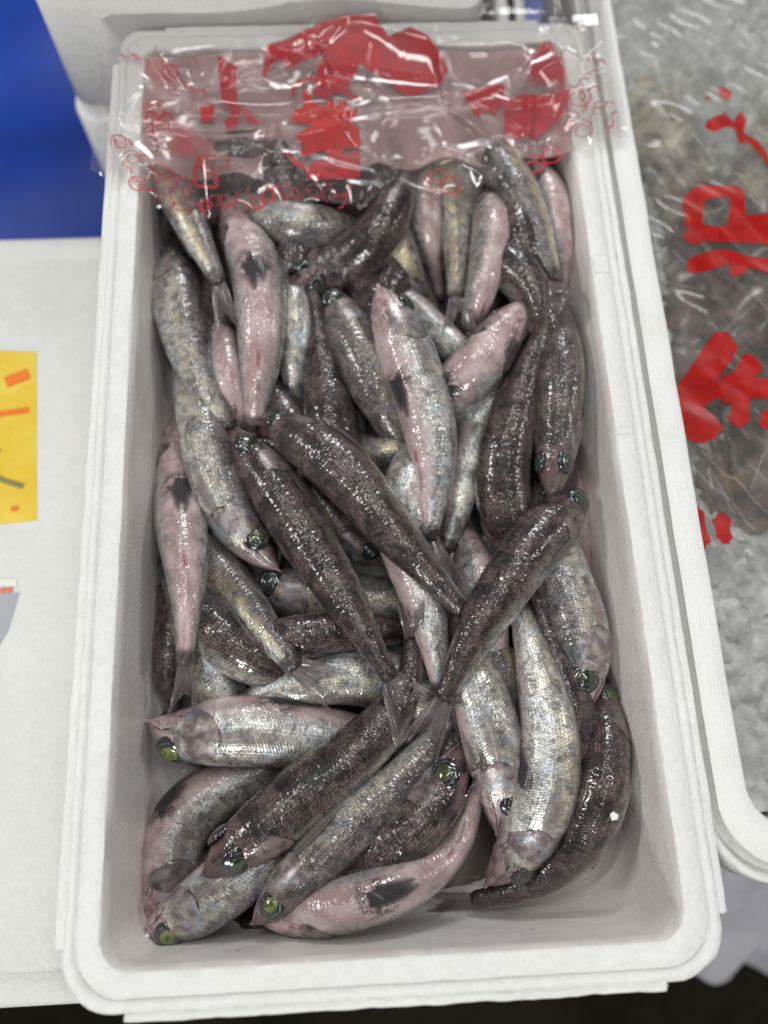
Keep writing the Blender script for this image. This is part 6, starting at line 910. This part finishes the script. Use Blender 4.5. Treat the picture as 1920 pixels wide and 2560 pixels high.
 (3, 0.00102, [(0.0562, 0.4443), (0.0528, 0.4429), (0.0493, 0.4431), (0.0463, 0.4445), (0.0442, 0.4471), (0.0433, 0.4502), (0.0437, 0.4534), (0.0452, 0.4561), (0.0476, 0.4579), (0.0503, 0.4586), (0.0529, 0.4582), (0.055, 0.4568), (0.0563, 0.4548), (0.0567, 0.4524), (0.0561, 0.4502), (0.0548, 0.4484), (0.053, 0.4473), (0.0511, 0.4471), (0.0494, 0.4476), (0.0482, 0.4487), (0.0475, 0.4502), (0.0475, 0.4517)]),
 (3, 0.00102, [(0.0653, 0.4538), (0.0664, 0.4506), (0.0663, 0.4473), (0.0649, 0.4444), (0.0626, 0.4424), (0.0598, 0.4414), (0.057, 0.4415), (0.0547, 0.4428), (0.0531, 0.4448), (0.0525, 0.4473), (0.0529, 0.4497), (0.0541, 0.4518), (0.056, 0.4532), (0.0581, 0.4536), (0.0601, 0.4533), (0.0616, 0.4522), (0.0625, 0.4506), (0.0627, 0.4488), (0.0622, 0.4472), (0.0612, 0.446), (0.0599, 0.4453), (0.0586, 0.4452)]),
 (4, 0.0006, [(-0.1671, 0.5883), (-0.1632, 0.5857), (-0.1647, 0.5907), (-0.1596, 0.5873), (-0.16, 0.584), (-0.1565, 0.5888), (-0.1544, 0.5831)]),
]
BAG_STROKES = [
 (0.00945, [(0.2703, 0.5518), (0.2708, 0.539)]),
 (0.00567, [(0.2567, 0.544), (0.2571, 0.5382)]),
 (0.00882, [(0.2482, 0.5101), (0.262, 0.5153), (0.2713, 0.5156), (0.2781, 0.507), (0.2868, 0.504), (0.2918, 0.4911), (0.2956, 0.4692)]),
 (0.00756, [(0.2647, 0.5254), (0.2664, 0.514)]),
 (0.00756, [(0.2788, 0.5262), (0.2739, 0.4993)]),
 (0.01197, [(0.2271, 0.4262), (0.2321, 0.4541), (0.2379, 0.4592), (0.2605, 0.4553), (0.2566, 0.4284), (0.2804, 0.4317), (0.3074, 0.4382)]),
 (0.01134, [(0.2209, 0.4203), (0.2304, 0.4251), (0.2569, 0.4253), (0.2778, 0.4185), (0.3017, 0.4106)]),
 (0.01134, [(0.2188, 0.3964), (0.2361, 0.4067), (0.253, 0.4082), (0.274, 0.3985), (0.2962, 0.3839)]),
 (0.01008, [(0.2496, 0.3943), (0.2618, 0.4039)]),
 (0.01709, [(0.2357, 0.3434), (0.2232, 0.3267), (0.2034, 0.3067), (0.2098, 0.2888), (0.2142, 0.2738)]),
 (0.01259, [(0.2526, 0.3308), (0.2415, 0.3156), (0.2274, 0.3097), (0.2127, 0.3064), (0.2091, 0.2989)]),
 (0.01619, [(0.2221, 0.306), (0.241, 0.3066), (0.2559, 0.3048), (0.2866, 0.2985)]),
 (0.0108, [(0.2361, 0.3055), (0.2316, 0.2805)]),
 (0.0108, [(0.2457, 0.2874), (0.2511, 0.2798), (0.2708, 0.279)]),
 (0.0099, [(0.2005, 0.2335), (0.2002, 0.2048)]),
 (0.0099, [(0.2152, 0.2271), (0.2138, 0.2065)]),
]


GLOW = {'pale pink fish facing left': 1.0, 'long dark silver fish': 1.0, 'silver dotted fish in the near': .9, 'pinkish fish curving down': .6,
        'silver fish with pearly': .35, 'black-purple fish': .25, 'dark purple-brown': .3, 'silver fish with glassy': .5}
TSPAN = {'left crossing': 1.25, 'dark fish with red snout': .85, 'thick dark fish': .5, 'dark purple-brown': .45, 'tan gold': .8, 'pink belly-up fish curled': .45}
def grid_fin(name, P, uv, n, m, mat, parent):
    me = mesh(name, P.reshape(-1, 3), gridfaces(n, m), True, uv.reshape(-1, 2)); return link(name, me, mat, parent)
for fi, (pts, R, phi, kind, tip, label, deep) in enumerate(FISH):
    f = Fish(pts, R, phi, 100 + fi)
    base = f.C[60]
    root = empty('fish', (float(base[0]), float(base[1]), float(base[2] - R)))
    buried = bool(deep)  # buried filler fish, coloured near black so the gaps read as deep shade
    tag(root, label, 'fish', 'buried filler fish darkened as gap shade' if buried else 'fish heaped in the foam box')
    has_pelvic = any(label.startswith(k) for k in ('pink belly-up', 'long pink belly', 'pale silver-pink', 'pale pink fish facing', 'pinkish fish curving', 'belly-up fish', 'largest', 'silver dotted'))
    props = dict(pelvic=1.0 if has_pelvic else 0.0, seed=fi * .37 % 5, dark=kind[0], silver=kind[1], pink=kind[2], gold=kind[3])
    glow = [v for k, v in GLOW.items() if label.startswith(k)]
    glow = glow[0] if glow else 0.0
    made = []
    # body
    n, m = (80, 37) if not buried else (44, 21)
    tt = np.linspace(0, 1, n) ** 1.18; aa = np.linspace(-PI, PI, m)
    I, J = np.meshgrid(tt, aa, indexing='ij'); P, _ = f.surf(I, J)
    V = P.reshape(-1, 3); uv = np.stack([I * f.L, J * R], -1).reshape(-1, 2)
    Fc = [tuple(reversed(q)) for q in gridfaces(n, m)]
    c0 = f.C[0] - f.T[0] * R * .04 - f.D[0] * R * .10; V = np.vstack([V, c0, f.C[-1] + f.T[-1] * R * .05]); nv = len(V)
    uv = np.vstack([uv, [0, 0], [f.L, 0]])
    for j in range(m - 1):
        Fc.append((nv - 2, j, j + 1)); Fc.append((nv - 1, (n - 1) * m + j + 1, (n - 1) * m + j))
    ft = np.r_[I.ravel(), 0, 1]; fa = np.r_[np.abs(J).ravel() / PI, .5, .5]
    me = mesh('body', V, Fc, True, uv, {'ft': ft, 'fa': fa})
    made.append(link('body', me, M_skin, root))
    # tail fin
    b = f.at(f.C, .985); T = f.T[-1]
    if tip is not None:
        poly = np.vstack([b, np.array(tip)]); vec = poly[-1] - b
    else:
        vec = T * .030 + np.array([0, 0, -.002])
    ln = np.linalg.norm(vec); fd = vec / ln
    hz = np.cross(fd, [0, 0, 1.]); hz /= np.linalg.norm(hz)
    dd = f.D[-1] * (1 if np.dot(f.D[-1], hz) >= 0 else -1)
    sd = hz * .9 + dd * .5; sd -= fd * sd.dot(fd); sd /= np.linalg.norm(sd); nn = np.cross(fd, sd)
    span = [v for k, v in TSPAN.items() if label.startswith(k)]; span = (span[0] if span else .62) * R
    a_, b_ = 34, 12
    S = np.linspace(-1, 1, a_)[:, None] * np.ones((1, b_)); Q = np.linspace(0, 1, b_)[None, :] * np.ones((a_, 1))
    rag = 1 + f.q.uniform(-.10, .06, a_)[:, None]
    Ls = ln * (.50 + .50 * np.abs(S) ** 1.1) * rag
    wv = (np.sin(S * 7 + fi) * .06 + np.sin(S * 3.1 + 2) * .08) * R * Q
    if tip is not None:
        kk = np.linspace(0, 1, len(poly)); base_line = b + fd * (np.linspace(0, 1, len(poly)) * ln)[:, None]
        dz = np.interp((Ls / ln) * Q, kk, poly[:, 2] - base_line[:, 2])
    else: dz = 0 * Q
    P = b + fd * (Ls * Q)[..., None] + np.array([0, 0, 1.]) * dz[..., None] + sd * (S * (.26 * R + (span - .26 * R) * Q ** .75))[..., None] + nn * wv[..., None]
    if tip is not None or not buried:
        uvv = np.stack([(S + 1) / 2, Q], -1)
        made.append(grid_fin('tail_fin', P, uvv, a_, b_, M_fin, root))
    if not buried:
        for sg in (-1, 1):
            # eye with pupil
            te = .112; ae = sg * R_(58)
            Pp, Nn = f.surf(te, ae); Tn = f.at(f.T, te); Dn = f.at(f.D, te); Ln = f.at(f.Lt, te) * sg
            er_ = R * .51
            ax = Nn * .85 + Ln * .30; ax /= np.linalg.norm(ax)
            cen = Pp - ax * er_ * .20
            e = dome('eye', cen, ax, Tn, er_, .42, mat=M_eye, parent=root)
            pp = dome('pupil', cen + ax * er_ * .26, ax, Tn, er_ * .60, .34, n=6, m=18, mat=M_pupil, parent=e, cover=1.0)
            pp['glow'] = glow; made.append(e)
            # eyelid ridge round the eye
            # gill cover
            def gf(i, j, sg=sg):
                a = sg * (R_(48) + R_(108) * j)
                rear = .262 - .045 * (2 * j - .9) ** 2
                rear = rear + .006 * np.sin(j * 9 + fi) * np.sin(j * 3.1)
                t = .150 + (rear - .150) * i
                off = R * (.028 * np.sin(PI * np.clip(j * .98 + .01, 0, 1)) ** .5 * np.sin(PI / 2 * i) - .006)
                return t, a, off
            made.append(f.patch('gill_cover', gf, 12, 16, M_gill, root))
            # pectoral fin
            la = f.q.uniform(-8, 8); ll = f.q.uniform(.17, .22)
            def pf(i, j, sg=sg):
                wd = R_(30) * (.25 + .75 * np.sin(PI * np.clip(i * .9 + .08, 0, 1))) * (1 - .55 * i)
                a = sg * (R_(100 + la) + (j - .5) * wd + R_(4) * i)
                return .262 + ll * i, a, R * (.035 + .08 * i + .02 * np.sin(i * 7))
            o = f.patch('pectoral_fin', pf, 14, 7, M_fin_pale if kind[0] < .6 else M_fin, root)
            I2, J2 = np.meshgrid(np.linspace(0, 1, 14), np.linspace(0, 1, 7), indexing='ij')
            idx = np.zeros(len(o.data.loops), dtype=np.int32); o.data.loops.foreach_get('vertex_index', idx)
            o.data.uv_layers[0].data.foreach_set('uv', np.stack([J2.ravel(), I2.ravel()], -1)[idx].ravel()); made.append(o)
            # pelvic fin
            if not has_pelvic: continue
            lb = f.q.uniform(.10, .17); pa = f.q.uniform(169, 179)
            def vf(i, j, sg=sg):
                wd = R_(28) * np.sin(PI * np.clip(i * .84 + .12, 0, 1)) ** .8
                a = sg * (R_(pa) + (j - .5) * wd)
                return .385 + lb * i, a, R * (.03 + .06 * i)
            o = f.patch('pelvic_fin', vf, 12, 7, M_fin_black, root)
            I2, J2 = np.meshgrid(np.linspace(0, 1, 12), np.linspace(0, 1, 7), indexing='ij')
            idx = np.zeros(len(o.data.loops), dtype=np.int32); o.data.loops.foreach_get('vertex_index', idx)
            o.data.uv_layers[0].data.foreach_set('uv', np.stack([J2.ravel(), I2.ravel()], -1)[idx].ravel()); made.append(o)
        for sg in (-1, 1):
            def uf(i, j, sg=sg):
                wd = R_(26) * (.35 + .65 * i) * np.where(i > .93, .7, 1)
                return .004 + .125 * i, sg * (R_(104 - 10 * i) + (j - .5) * wd), R * (.045 * np.sin(PI * np.clip(j, .03, .97)) ** .5 * (1 - .2 * i) - .006)
            made.append(f.patch('upper_jaw', uf, 12, 6, M_jaw, root))
        # lower jaw
        def jf(i, j):
            a = R_(112) + R_(136) * j
            t = -.014 + .150 * i * (1 - .35 * (2 * j - 1) ** 2)
            off = R * (.055 * np.sin(PI * np.clip(j * .96 + .02, 0, 1)) ** .5) * np.where(i > .95, 0, 1) * (1 - .5 * i)
            return t, a, off
        made.append(f.patch('lower_jaw', jf, 14, 19, M_jaw, root))
        def df(i, j):
            a = R_(3 + 16 * j) * (1 if f.q is not None else 1)
            return .335 + .085 * i + .075 * j, a, R * (.015 + .10 * j * (1.2 - j) * (1 - .6 * i))
        o = f.patch('dorsal_fin', df, 12, 6, M_fin_black if kind[0] > .3 else M_fin, root)
        made.append(o)
        def af(i, j):
            return .745 + .075 * i + .03 * j, R_(180 - 3 - 12 * j), R * (.012 + .07 * j)
        made.append(f.patch('anal_fin', af, 8, 5, M_fin_pale, root))
    for o in made:
        for k_, v_ in props.items(): o[k_] = v_
        o.parent = root; o.matrix_parent_inverse = Matrix.Translation(-root.location)

# ------------------------------------------------------------------ meltwater, ice chips, crumbs
def blob_poly(name, pts, z, h, mat):
    P = np.array(pts, float); c = P.mean(0)
    rings = []
    for k, (s_, zz) in enumerate(((1.0, 0), (.985, h * .7), (.95, h), (.5, h))):
        rings.append(np.c_[c + (P - c) * s_, np.full(len(P), z + zz)])
    V, F = loft(rings, True, True); return link(name, mesh(name, V, F), mat)
q = np.random.RandomState(3); A = np.linspace(0, 2 * PI, 48, endpoint=False)
pud = blob_poly('meltwater_puddle', [(0.030 + .088 * math.cos(a) * (1 + .06 * math.sin(3 * a)), 0.075 + .058 * math.sin(a) * (1 + .07 * math.cos(4 * a + 1))) for a in A], -DEP - .0002, .0022, M_meltwater)
tag(pud, 'shade-tinted meltwater puddle on the box floor by the front right corner', 'water')
def chunk(name, loc, r, seed, mat, flat_=.6):
    bm = bmesh.new(); bmesh.ops.create_icosphere(bm, subdivisions=2, radius=r)
    qq = np.random.RandomState(seed)
    for v in bm.verts:
        v.co *= 1 + qq.uniform(-.22, .22); v.co.z *= flat_; v.co += Vector((0, 0, 0))
    me = bpy.data.meshes.new(name); bm.to_mesh(me); bm.free()
    o = link(name, me, mat); o.location = loc; return o
o = chunk('foam_crumb', (0.1184, 0.0557, -0.0249), 0.0022, 0, M_crumb); tag(o, 'white foam crumb on the curled dark fish in the lower right', 'crumb')
o = chunk('foam_crumb', (0.0922, 0.0317, -0.0420), 0.0011, 1, M_crumb); tag(o, 'tiny white crumb on the tail bend of the curled dark fish', 'crumb')
o = chunk('ice_chip', (-0.0841, 0.1364, -0.0517), 0.0065, 2, M_icechip); tag(o, 'cloudy ice chip behind the pale fish with the green eye', 'ice')
o = chunk('ice_chip', (0.0096, 0.1543, -0.0591), 0.0080, 3, M_icechip); tag(o, 'ice chip between the chrome-silver fish and the upturned tail', 'ice')
o = chunk('foam_crumb', (-0.1298, 0.0073, -0.0495), 0.0012, 4, M_crumb); tag(o, 'tiny white crumb at the snout in the near left corner', 'crumb')
o = chunk('foam_crumb', (0.0680, 0.1827, -0.0103), 0.0010, 5, M_crumb); tag(o, 'tiny white speck on the dark fish with the red snout', 'crumb')


# ------------------------------------------------------------------ printed film over the far end
fq = np.random.RandomState(21)
CRE = []
hubs = [(-.055, .487, .0), (.062, .505, 0), (-.150, .440, 0), (.112, .480, 0), (-.02, .530, 0), (.02, .452, 0), (-.10, .52, 0), (.150, .525, 0), (-.158, .485, 0)]
for hx, hy, _ in hubs:
    for k in range(5):
        a = fq.uniform(0, 2 * PI) ; l = fq.uniform(.02, .075)
        CRE.append((hx, hy, hx + 1.35 * l * math.cos(a), hy + l * math.sin(a), fq.uniform(.0013, .0030) * fq.choice([1, 1, -1]), fq.uniform(.0011, .0026)))
for k in range(50):
    x = fq.uniform(-.16, .17); y = fq.uniform(.43, .62); a = fq.normal(0, .8); l = fq.uniform(.015, .06)
    CRE.append((x, y, x + l * math.cos(a), y + l * math.sin(a), fq.uniform(.0004, .0013) * fq.choice([1, -1]), fq.uniform(.0009, .0022)))
def crease(x, y):
    z = np.zeros_like(x)
    for (ax, ay, bx, by, h, wd) in CRE:
        dx, dy = bx - ax, by - ay; l2 = dx * dx + dy * dy
        t = ((x - ax) * dx + (y - ay) * dy) / l2; tc = np.clip(t, 0, 1)
        d = np.hypot(x - ax - tc * dx, y - ay - tc * dy)
        z += h * np.maximum(0, 1 - d / (wd * 2.2)) * (1 - .6 * tc) * np.where((t > -.3) & (t < 1.2), 1, .6)
    return z
def filmz(x, y, layer=1):
    x = np.asarray(x, float); y = np.asarray(y, float)
    over = np.clip((.150 - np.abs(x - .002)) / .05, 0, 1) * np.clip((LN + .005 - y) / .05, 0, 1)
    over = over * over * (3 - 2 * over)
    z = .0035 - over * (.008 + .010 * np.clip((.50 - y) / .07, 0, 1))
    z = z + crease(x, y) + .0006 * np.sin(x * 61 + y * 23) * np.sin(y * 71 - x * 17)
    z = z + .010 * np.exp(-((x + .01) / .05) ** 2 - ((y - .565) / .03) ** 2)
    z = z + np.clip(y - LN - .02, 0, 1) * .12
    side = np.clip(np.abs(x - .002) - .166, 0, 1); z = z - side * .7
    z = np.maximum(z, np.where(over < .02, .0012, -1))
    if layer == 0: z = z - .004 - .0015 * np.sin(x * 90) * np.sin(y * 60)
    return z
def film_sheet(name, edge, x0, x1, ytop, n, m, mat, parent, layer):
    """edge(x) gives the front edge y for each x"""
    V = []; xs = np.linspace(x0, x1, n)
    I, J = np.meshgrid(xs, np.linspace(0, 1, m), indexing='ij')
    E = edge(I) ; Yv = E + (ytop - E) * J
    Zv = filmz(I, Yv, layer)
    cur = .004 * np.exp(-J * 25)
    P = np.stack([I, Yv, Zv + cur * np.sin(I * 140) * .5], -1)
    me = mesh(name, P.reshape(-1, 3), [tuple(reversed(c)) for c in gridfaces(n, m)], True)
    return link(name, me, mat, parent)
film = empty('printed_film', (0, .53, 0)); tag(film, 'crumpled clear plastic film with red printing over the far end of the fish box', 'plastic film')
ex = np.array([-.170, -.160, -.1335, -.1285, -.10, -.07, -.02, .05, .075, .095, .12, .14, .155, .172])
ey = np.array([.452, .446, .4425, .4270, .4300, .4350, .4370, .4400, .4460, .4580, .4640, .4600, .4640, .4700])
edge1 = lambda x: np.interp(x, ex, ey) + .0008 * np.sin(x * 210)
film_sheet('film_layer', edge1, -.170, .176, .66, 380, 260, M_film, film, 1)
edge2 = lambda x: .4620 + .0015 * np.sin(x * 40) + .035 * x + .002 * np.sin(x * 130)
film_sheet('folded_layer', edge2, -.1385, .1385, .547, 220, 90, M_film_fold, film, 0)
def film_poly(pts, col, nm='red_print'):
    tri = tessellate_polygon([[Vector((x, y, 0)) for x, y in pts]])
    bm = bmesh.new(); vs = [bm.verts.new((x, y, 0)) for x, y in pts]
    for t in tri:
        try: bm.faces.new([vs[i] for i in t])
        except ValueError: pass
    for _ in range(6):
        es = [e for e in bm.edges if e.calc_length() > .0022]
        if not es: break
        bmesh.ops.subdivide_edges(bm, edges=es, cuts=1, use_grid_fill=True); bmesh.ops.triangulate(bm, faces=bm.faces)
    X = np.array([v.co.x for v in bm.verts]); Yv = np.array([v.co.y for v in bm.verts]); Z = filmz(X, Yv) - .0004
    for v, z in zip(bm.verts, Z): v.co.z = z
    for f_ in bm.faces:
        f_.smooth = True
        if f_.normal.z < 0: f_.normal_flip()
    me = bpy.data.meshes.new(nm); bm.to_mesh(me); bm.free()
    return link(nm, me, PRINTS[col], film)
for layer, col, pts in FILM_POLYS: film_poly(pts, col)
def ribbon(P, wd, zf, dz, nm, mat, parent, taper=True, cross=3, step=.0012):
    P = np.array(P, float); d = np.r_[0, np.cumsum(np.linalg.norm(np.diff(P, axis=0), axis=1))]
    n = max(6, int(d[-1] / step)); u = np.linspace(0, d[-1], n)
    Q = np.stack([np.interp(u, d, P[:, k]) for k in range(2)], 1)
    if len(P) > 2:
        for _ in range(3): Q[1:-1] = (Q[:-2] + Q[2:] + 2 * Q[1:-1]) / 4
    T = np.gradient(Q, axis=0); T /= np.linalg.norm(T, axis=1)[:, None] + 1e-9; Nn = np.stack([-T[:, 1], T[:, 0]], 1)
    tp = np.clip(np.minimum(np.arange(n), np.arange(n)[::-1]) / 2.0, .45, 1) if taper else np.ones(n)
    W = wd / 2 * tp * (1 + .12 * np.sin(np.linspace(0, 9, n)))
    V = np.stack([Q + Nn * (W * c)[:, None] for c in np.linspace(-1, 1, cross)], 1).reshape(-1, 2)
    Z = zf(V[:, 0], V[:, 1]) + dz
    me = mesh(nm, np.c_[V, Z], [tuple(reversed(q_)) for q_ in gridfaces(n, cross)], True)
    return link(nm, me, mat, parent)
for k, (col, wd, pts) in enumerate(FILM_STROKES):
    Pq = np.array(pts)
    if Pq[:, 1].min() < .43 : pts = [(x, max(y, float(edge1(np.array(x))) + .0015)) for x, y in pts]
    ribbon(pts, wd, filmz, -.0003 if wd < .003 else -.0006, 'scroll_print' if wd < .003 else 'red_print', PRINTS[col], film, cross=3 if wd < .003 else 5)

# ------------------------------------------------------------------ ice, bagged fish on the right
g1, g2 = 110, 260
xs = np.linspace(.186, .46, g1); ys = np.linspace(.052, .715, g2)
X, Y = np.meshgrid(xs, ys, indexing='ij')
q = np.random.RandomState(5)
Z = np.full(X.shape, -.066)
for k in range(2600):
    cx, cy = q.uniform(.18, .42), q.uniform(.045, .72); r_ = q.uniform(.002, .006)
    d = np.hypot(X - cx, Y - cy) / r_
    Z = np.maximum(Z, -.062 + q.uniform(.001, .006) * np.sqrt(np.clip(1 - d * d, 0, 1)) + q.uniform(0, .004) * (d < 1))
Z = Z - .024 * np.clip((Y - .20) / .05, 0, 1) * np.clip((.60 - Y) / .06, 0, 1) * np.clip((X - .20) / .03, 0, 1)
V = np.stack([X.ravel(), Y.ravel(), Z.ravel()], 1)
ice = link('crushed_ice', mesh('crushed_ice', V, gridfaces(g1, g2)), M_ice); tag(ice, 'grey crushed ice filling the right foam box', 'ice', kind='stuff')
def make_bagged():
    N = NT('bagged_fish_skin'); co = N.coords('Object')
    n = N.noise(co, 34, 4, .65); n2 = N.noise(co, 90, 4, .6); y = N.sep(co)[1]
    pale = N.add(N.step(y, .34, .58), N.mul(N.sub(n, .5), 1.9))
    c = N.mix(N.step(n2, .35, .65), (0.020, 0.012, 0.011), (0.15, 0.085, 0.070))
    c = N.mix(N.step(pale, .35, .85), c, N.mix(N.step(n2, .3, .7), (0.14, 0.12, 0.10), (0.44, 0.41, 0.31)))
    c = N.mix(N.mul(N.step(N.noise(co, 28, 2), .60, .70), .6), c, (0.46, 0.28, 0.12))
    N.set(Base_Color=c, Roughness=.4, Coat_Weight=.5, Coat_Roughness=.1, Normal=N.bump(n2, .5, .003))
    return N.m
M_bagged = make_bagged()
def bf(pts, R, label):
    P0 = np.array(pts, float); pts = np.vstack([P0[0] + (P0[0] - P0[1]) * .9, P0, P0[-1] + (P0[-1] - P0[-2]) * .9]); pts[0, 2] = P0[0, 2]; pts[-1, 2] = P0[-1, 2]
    pts[:, 0] = np.maximum(pts[:, 0], .215); pts[:, 2] -= .017
    f = Fish(pts, R, 40, int(abs(pts[0][0]) * 1e4))
    n, m = 44, 21; I, J = np.meshgrid(np.linspace(0, 1, n), np.linspace(-PI, PI, m), indexing='ij'); P, _ = f.surf(I, J)
    o = link('bagged_fish', mesh('bagged_fish', P.reshape(-1, 3), [tuple(reversed(c)) for c in gridfaces(n, m)]), M_bagged)
    tag(o, label, 'fish', 'fish in the printed bag on ice'); return o
bf([(.225, .55, -.062), (.240, .49, -.058), (.252, .44, -.058), (.262, .39, -.062)], 0.029, 'pale fish under the left side of the square red character')
bf([(.34, .54, -.062), (.310, .49, -.056), (.292, .44, -.056), (.285, .38, -.062)], 0.031, 'pale fish under the square red character, right photo edge')
bf([(.300, .40, -.062), (.272, .375, -.056), (.245, .345, -.058), (.222, .31, -.062)], 0.028, 'grey brown fish slanting between the two big red characters')
bf([(.232, .41, -.066), (.222, .36, -.064), (.222, .30, -.064), (.232, .25, -.066)], 0.022, 'dark fish in the bag nearest the box rim')
bf([(.300, .35, -.060), (.285, .31, -.056), (.262, .27, -.058), (.245, .225, -.064)], 0.028, 'brown fish below the lowest red character')
bf([(.222, .275, -.066), (.228, .245, -.064), (.240, .215, -.066), (.252, .195, -.070)], 0.017, 'small dark red fish at the bag mouth by the ice')
bf([(.325, .31, -.062), (.305, .275, -.058), (.285, .235, -.060), (.272, .20, -.068)], 0.026, 'dark fish at the bag mouth, right photo edge')
bf([(.300, .455, -.070), (.262, .47, -.068), (.235, .50, -.070), (.218, .53, -.072)], .024, 'mottled fish crossing beneath the square red character')
bf([(.218, .345, -.070), (.250, .36, -.066), (.285, .40, -.068), (.31, .43, -.070)], .022, 'brown fish below the arc of the upper red character')
bf([(.222, .225, -.072), (.250, .24, -.068), (.285, .26, -.068), (.315, .285, -.070)], .022, 'dark brown fish under the foot of the lower red character')
bf([(.235, .575, -.070), (.270, .60, -.068), (.300, .615, -.068), (.34, .63, -.070)], .022, 'grey fish under the small red strokes at the far right')
def bagz(x, y):
    x = np.asarray(x, float); y = np.asarray(y, float)
    z = -.0400 + .003 * np.sin(x * 70 + y * 31) + .0025 * np.sin(y * 83 - x * 40) + .0015 * np.sin(x * 190 + y * 150)
    z = z - np.clip(.225 - x, 0, 1) * .35 - np.clip(.24 - y, 0, 1) * .22
    return z
xs = np.linspace(.200, .46, 110); ys = np.linspace(.185, .71, 190); X, Y = np.meshgrid(xs, ys, indexing='ij')
Y = Y + .012 * np.sin(X * 60) * np.clip((.3 - Y) * 8, 0, 1)
V = np.stack([X.ravel(), Y.ravel(), bagz(X, Y).ravel() + q.normal(0, .00008, X.size)], 1)
bag = empty('printed_bag', (.3, .42, -.03)); tag(bag, 'clear plastic bag with big red characters lying on the ice at right', 'plastic bag')
link('bag_film', mesh('bag_film', V, [tuple(reversed(c)) for c in gridfaces(110, 190)]), M_film_bag, bag)
for wd, pts in BAG_STROKES:
    ribbon(pts, wd, bagz, .0007, 'red_character_stroke', M_bagprint, bag, cross=9, step=.0018)
for o in list(film.children) + list(bag.children):
    o.matrix_parent_inverse = Matrix.Translation(-o.parent.location)
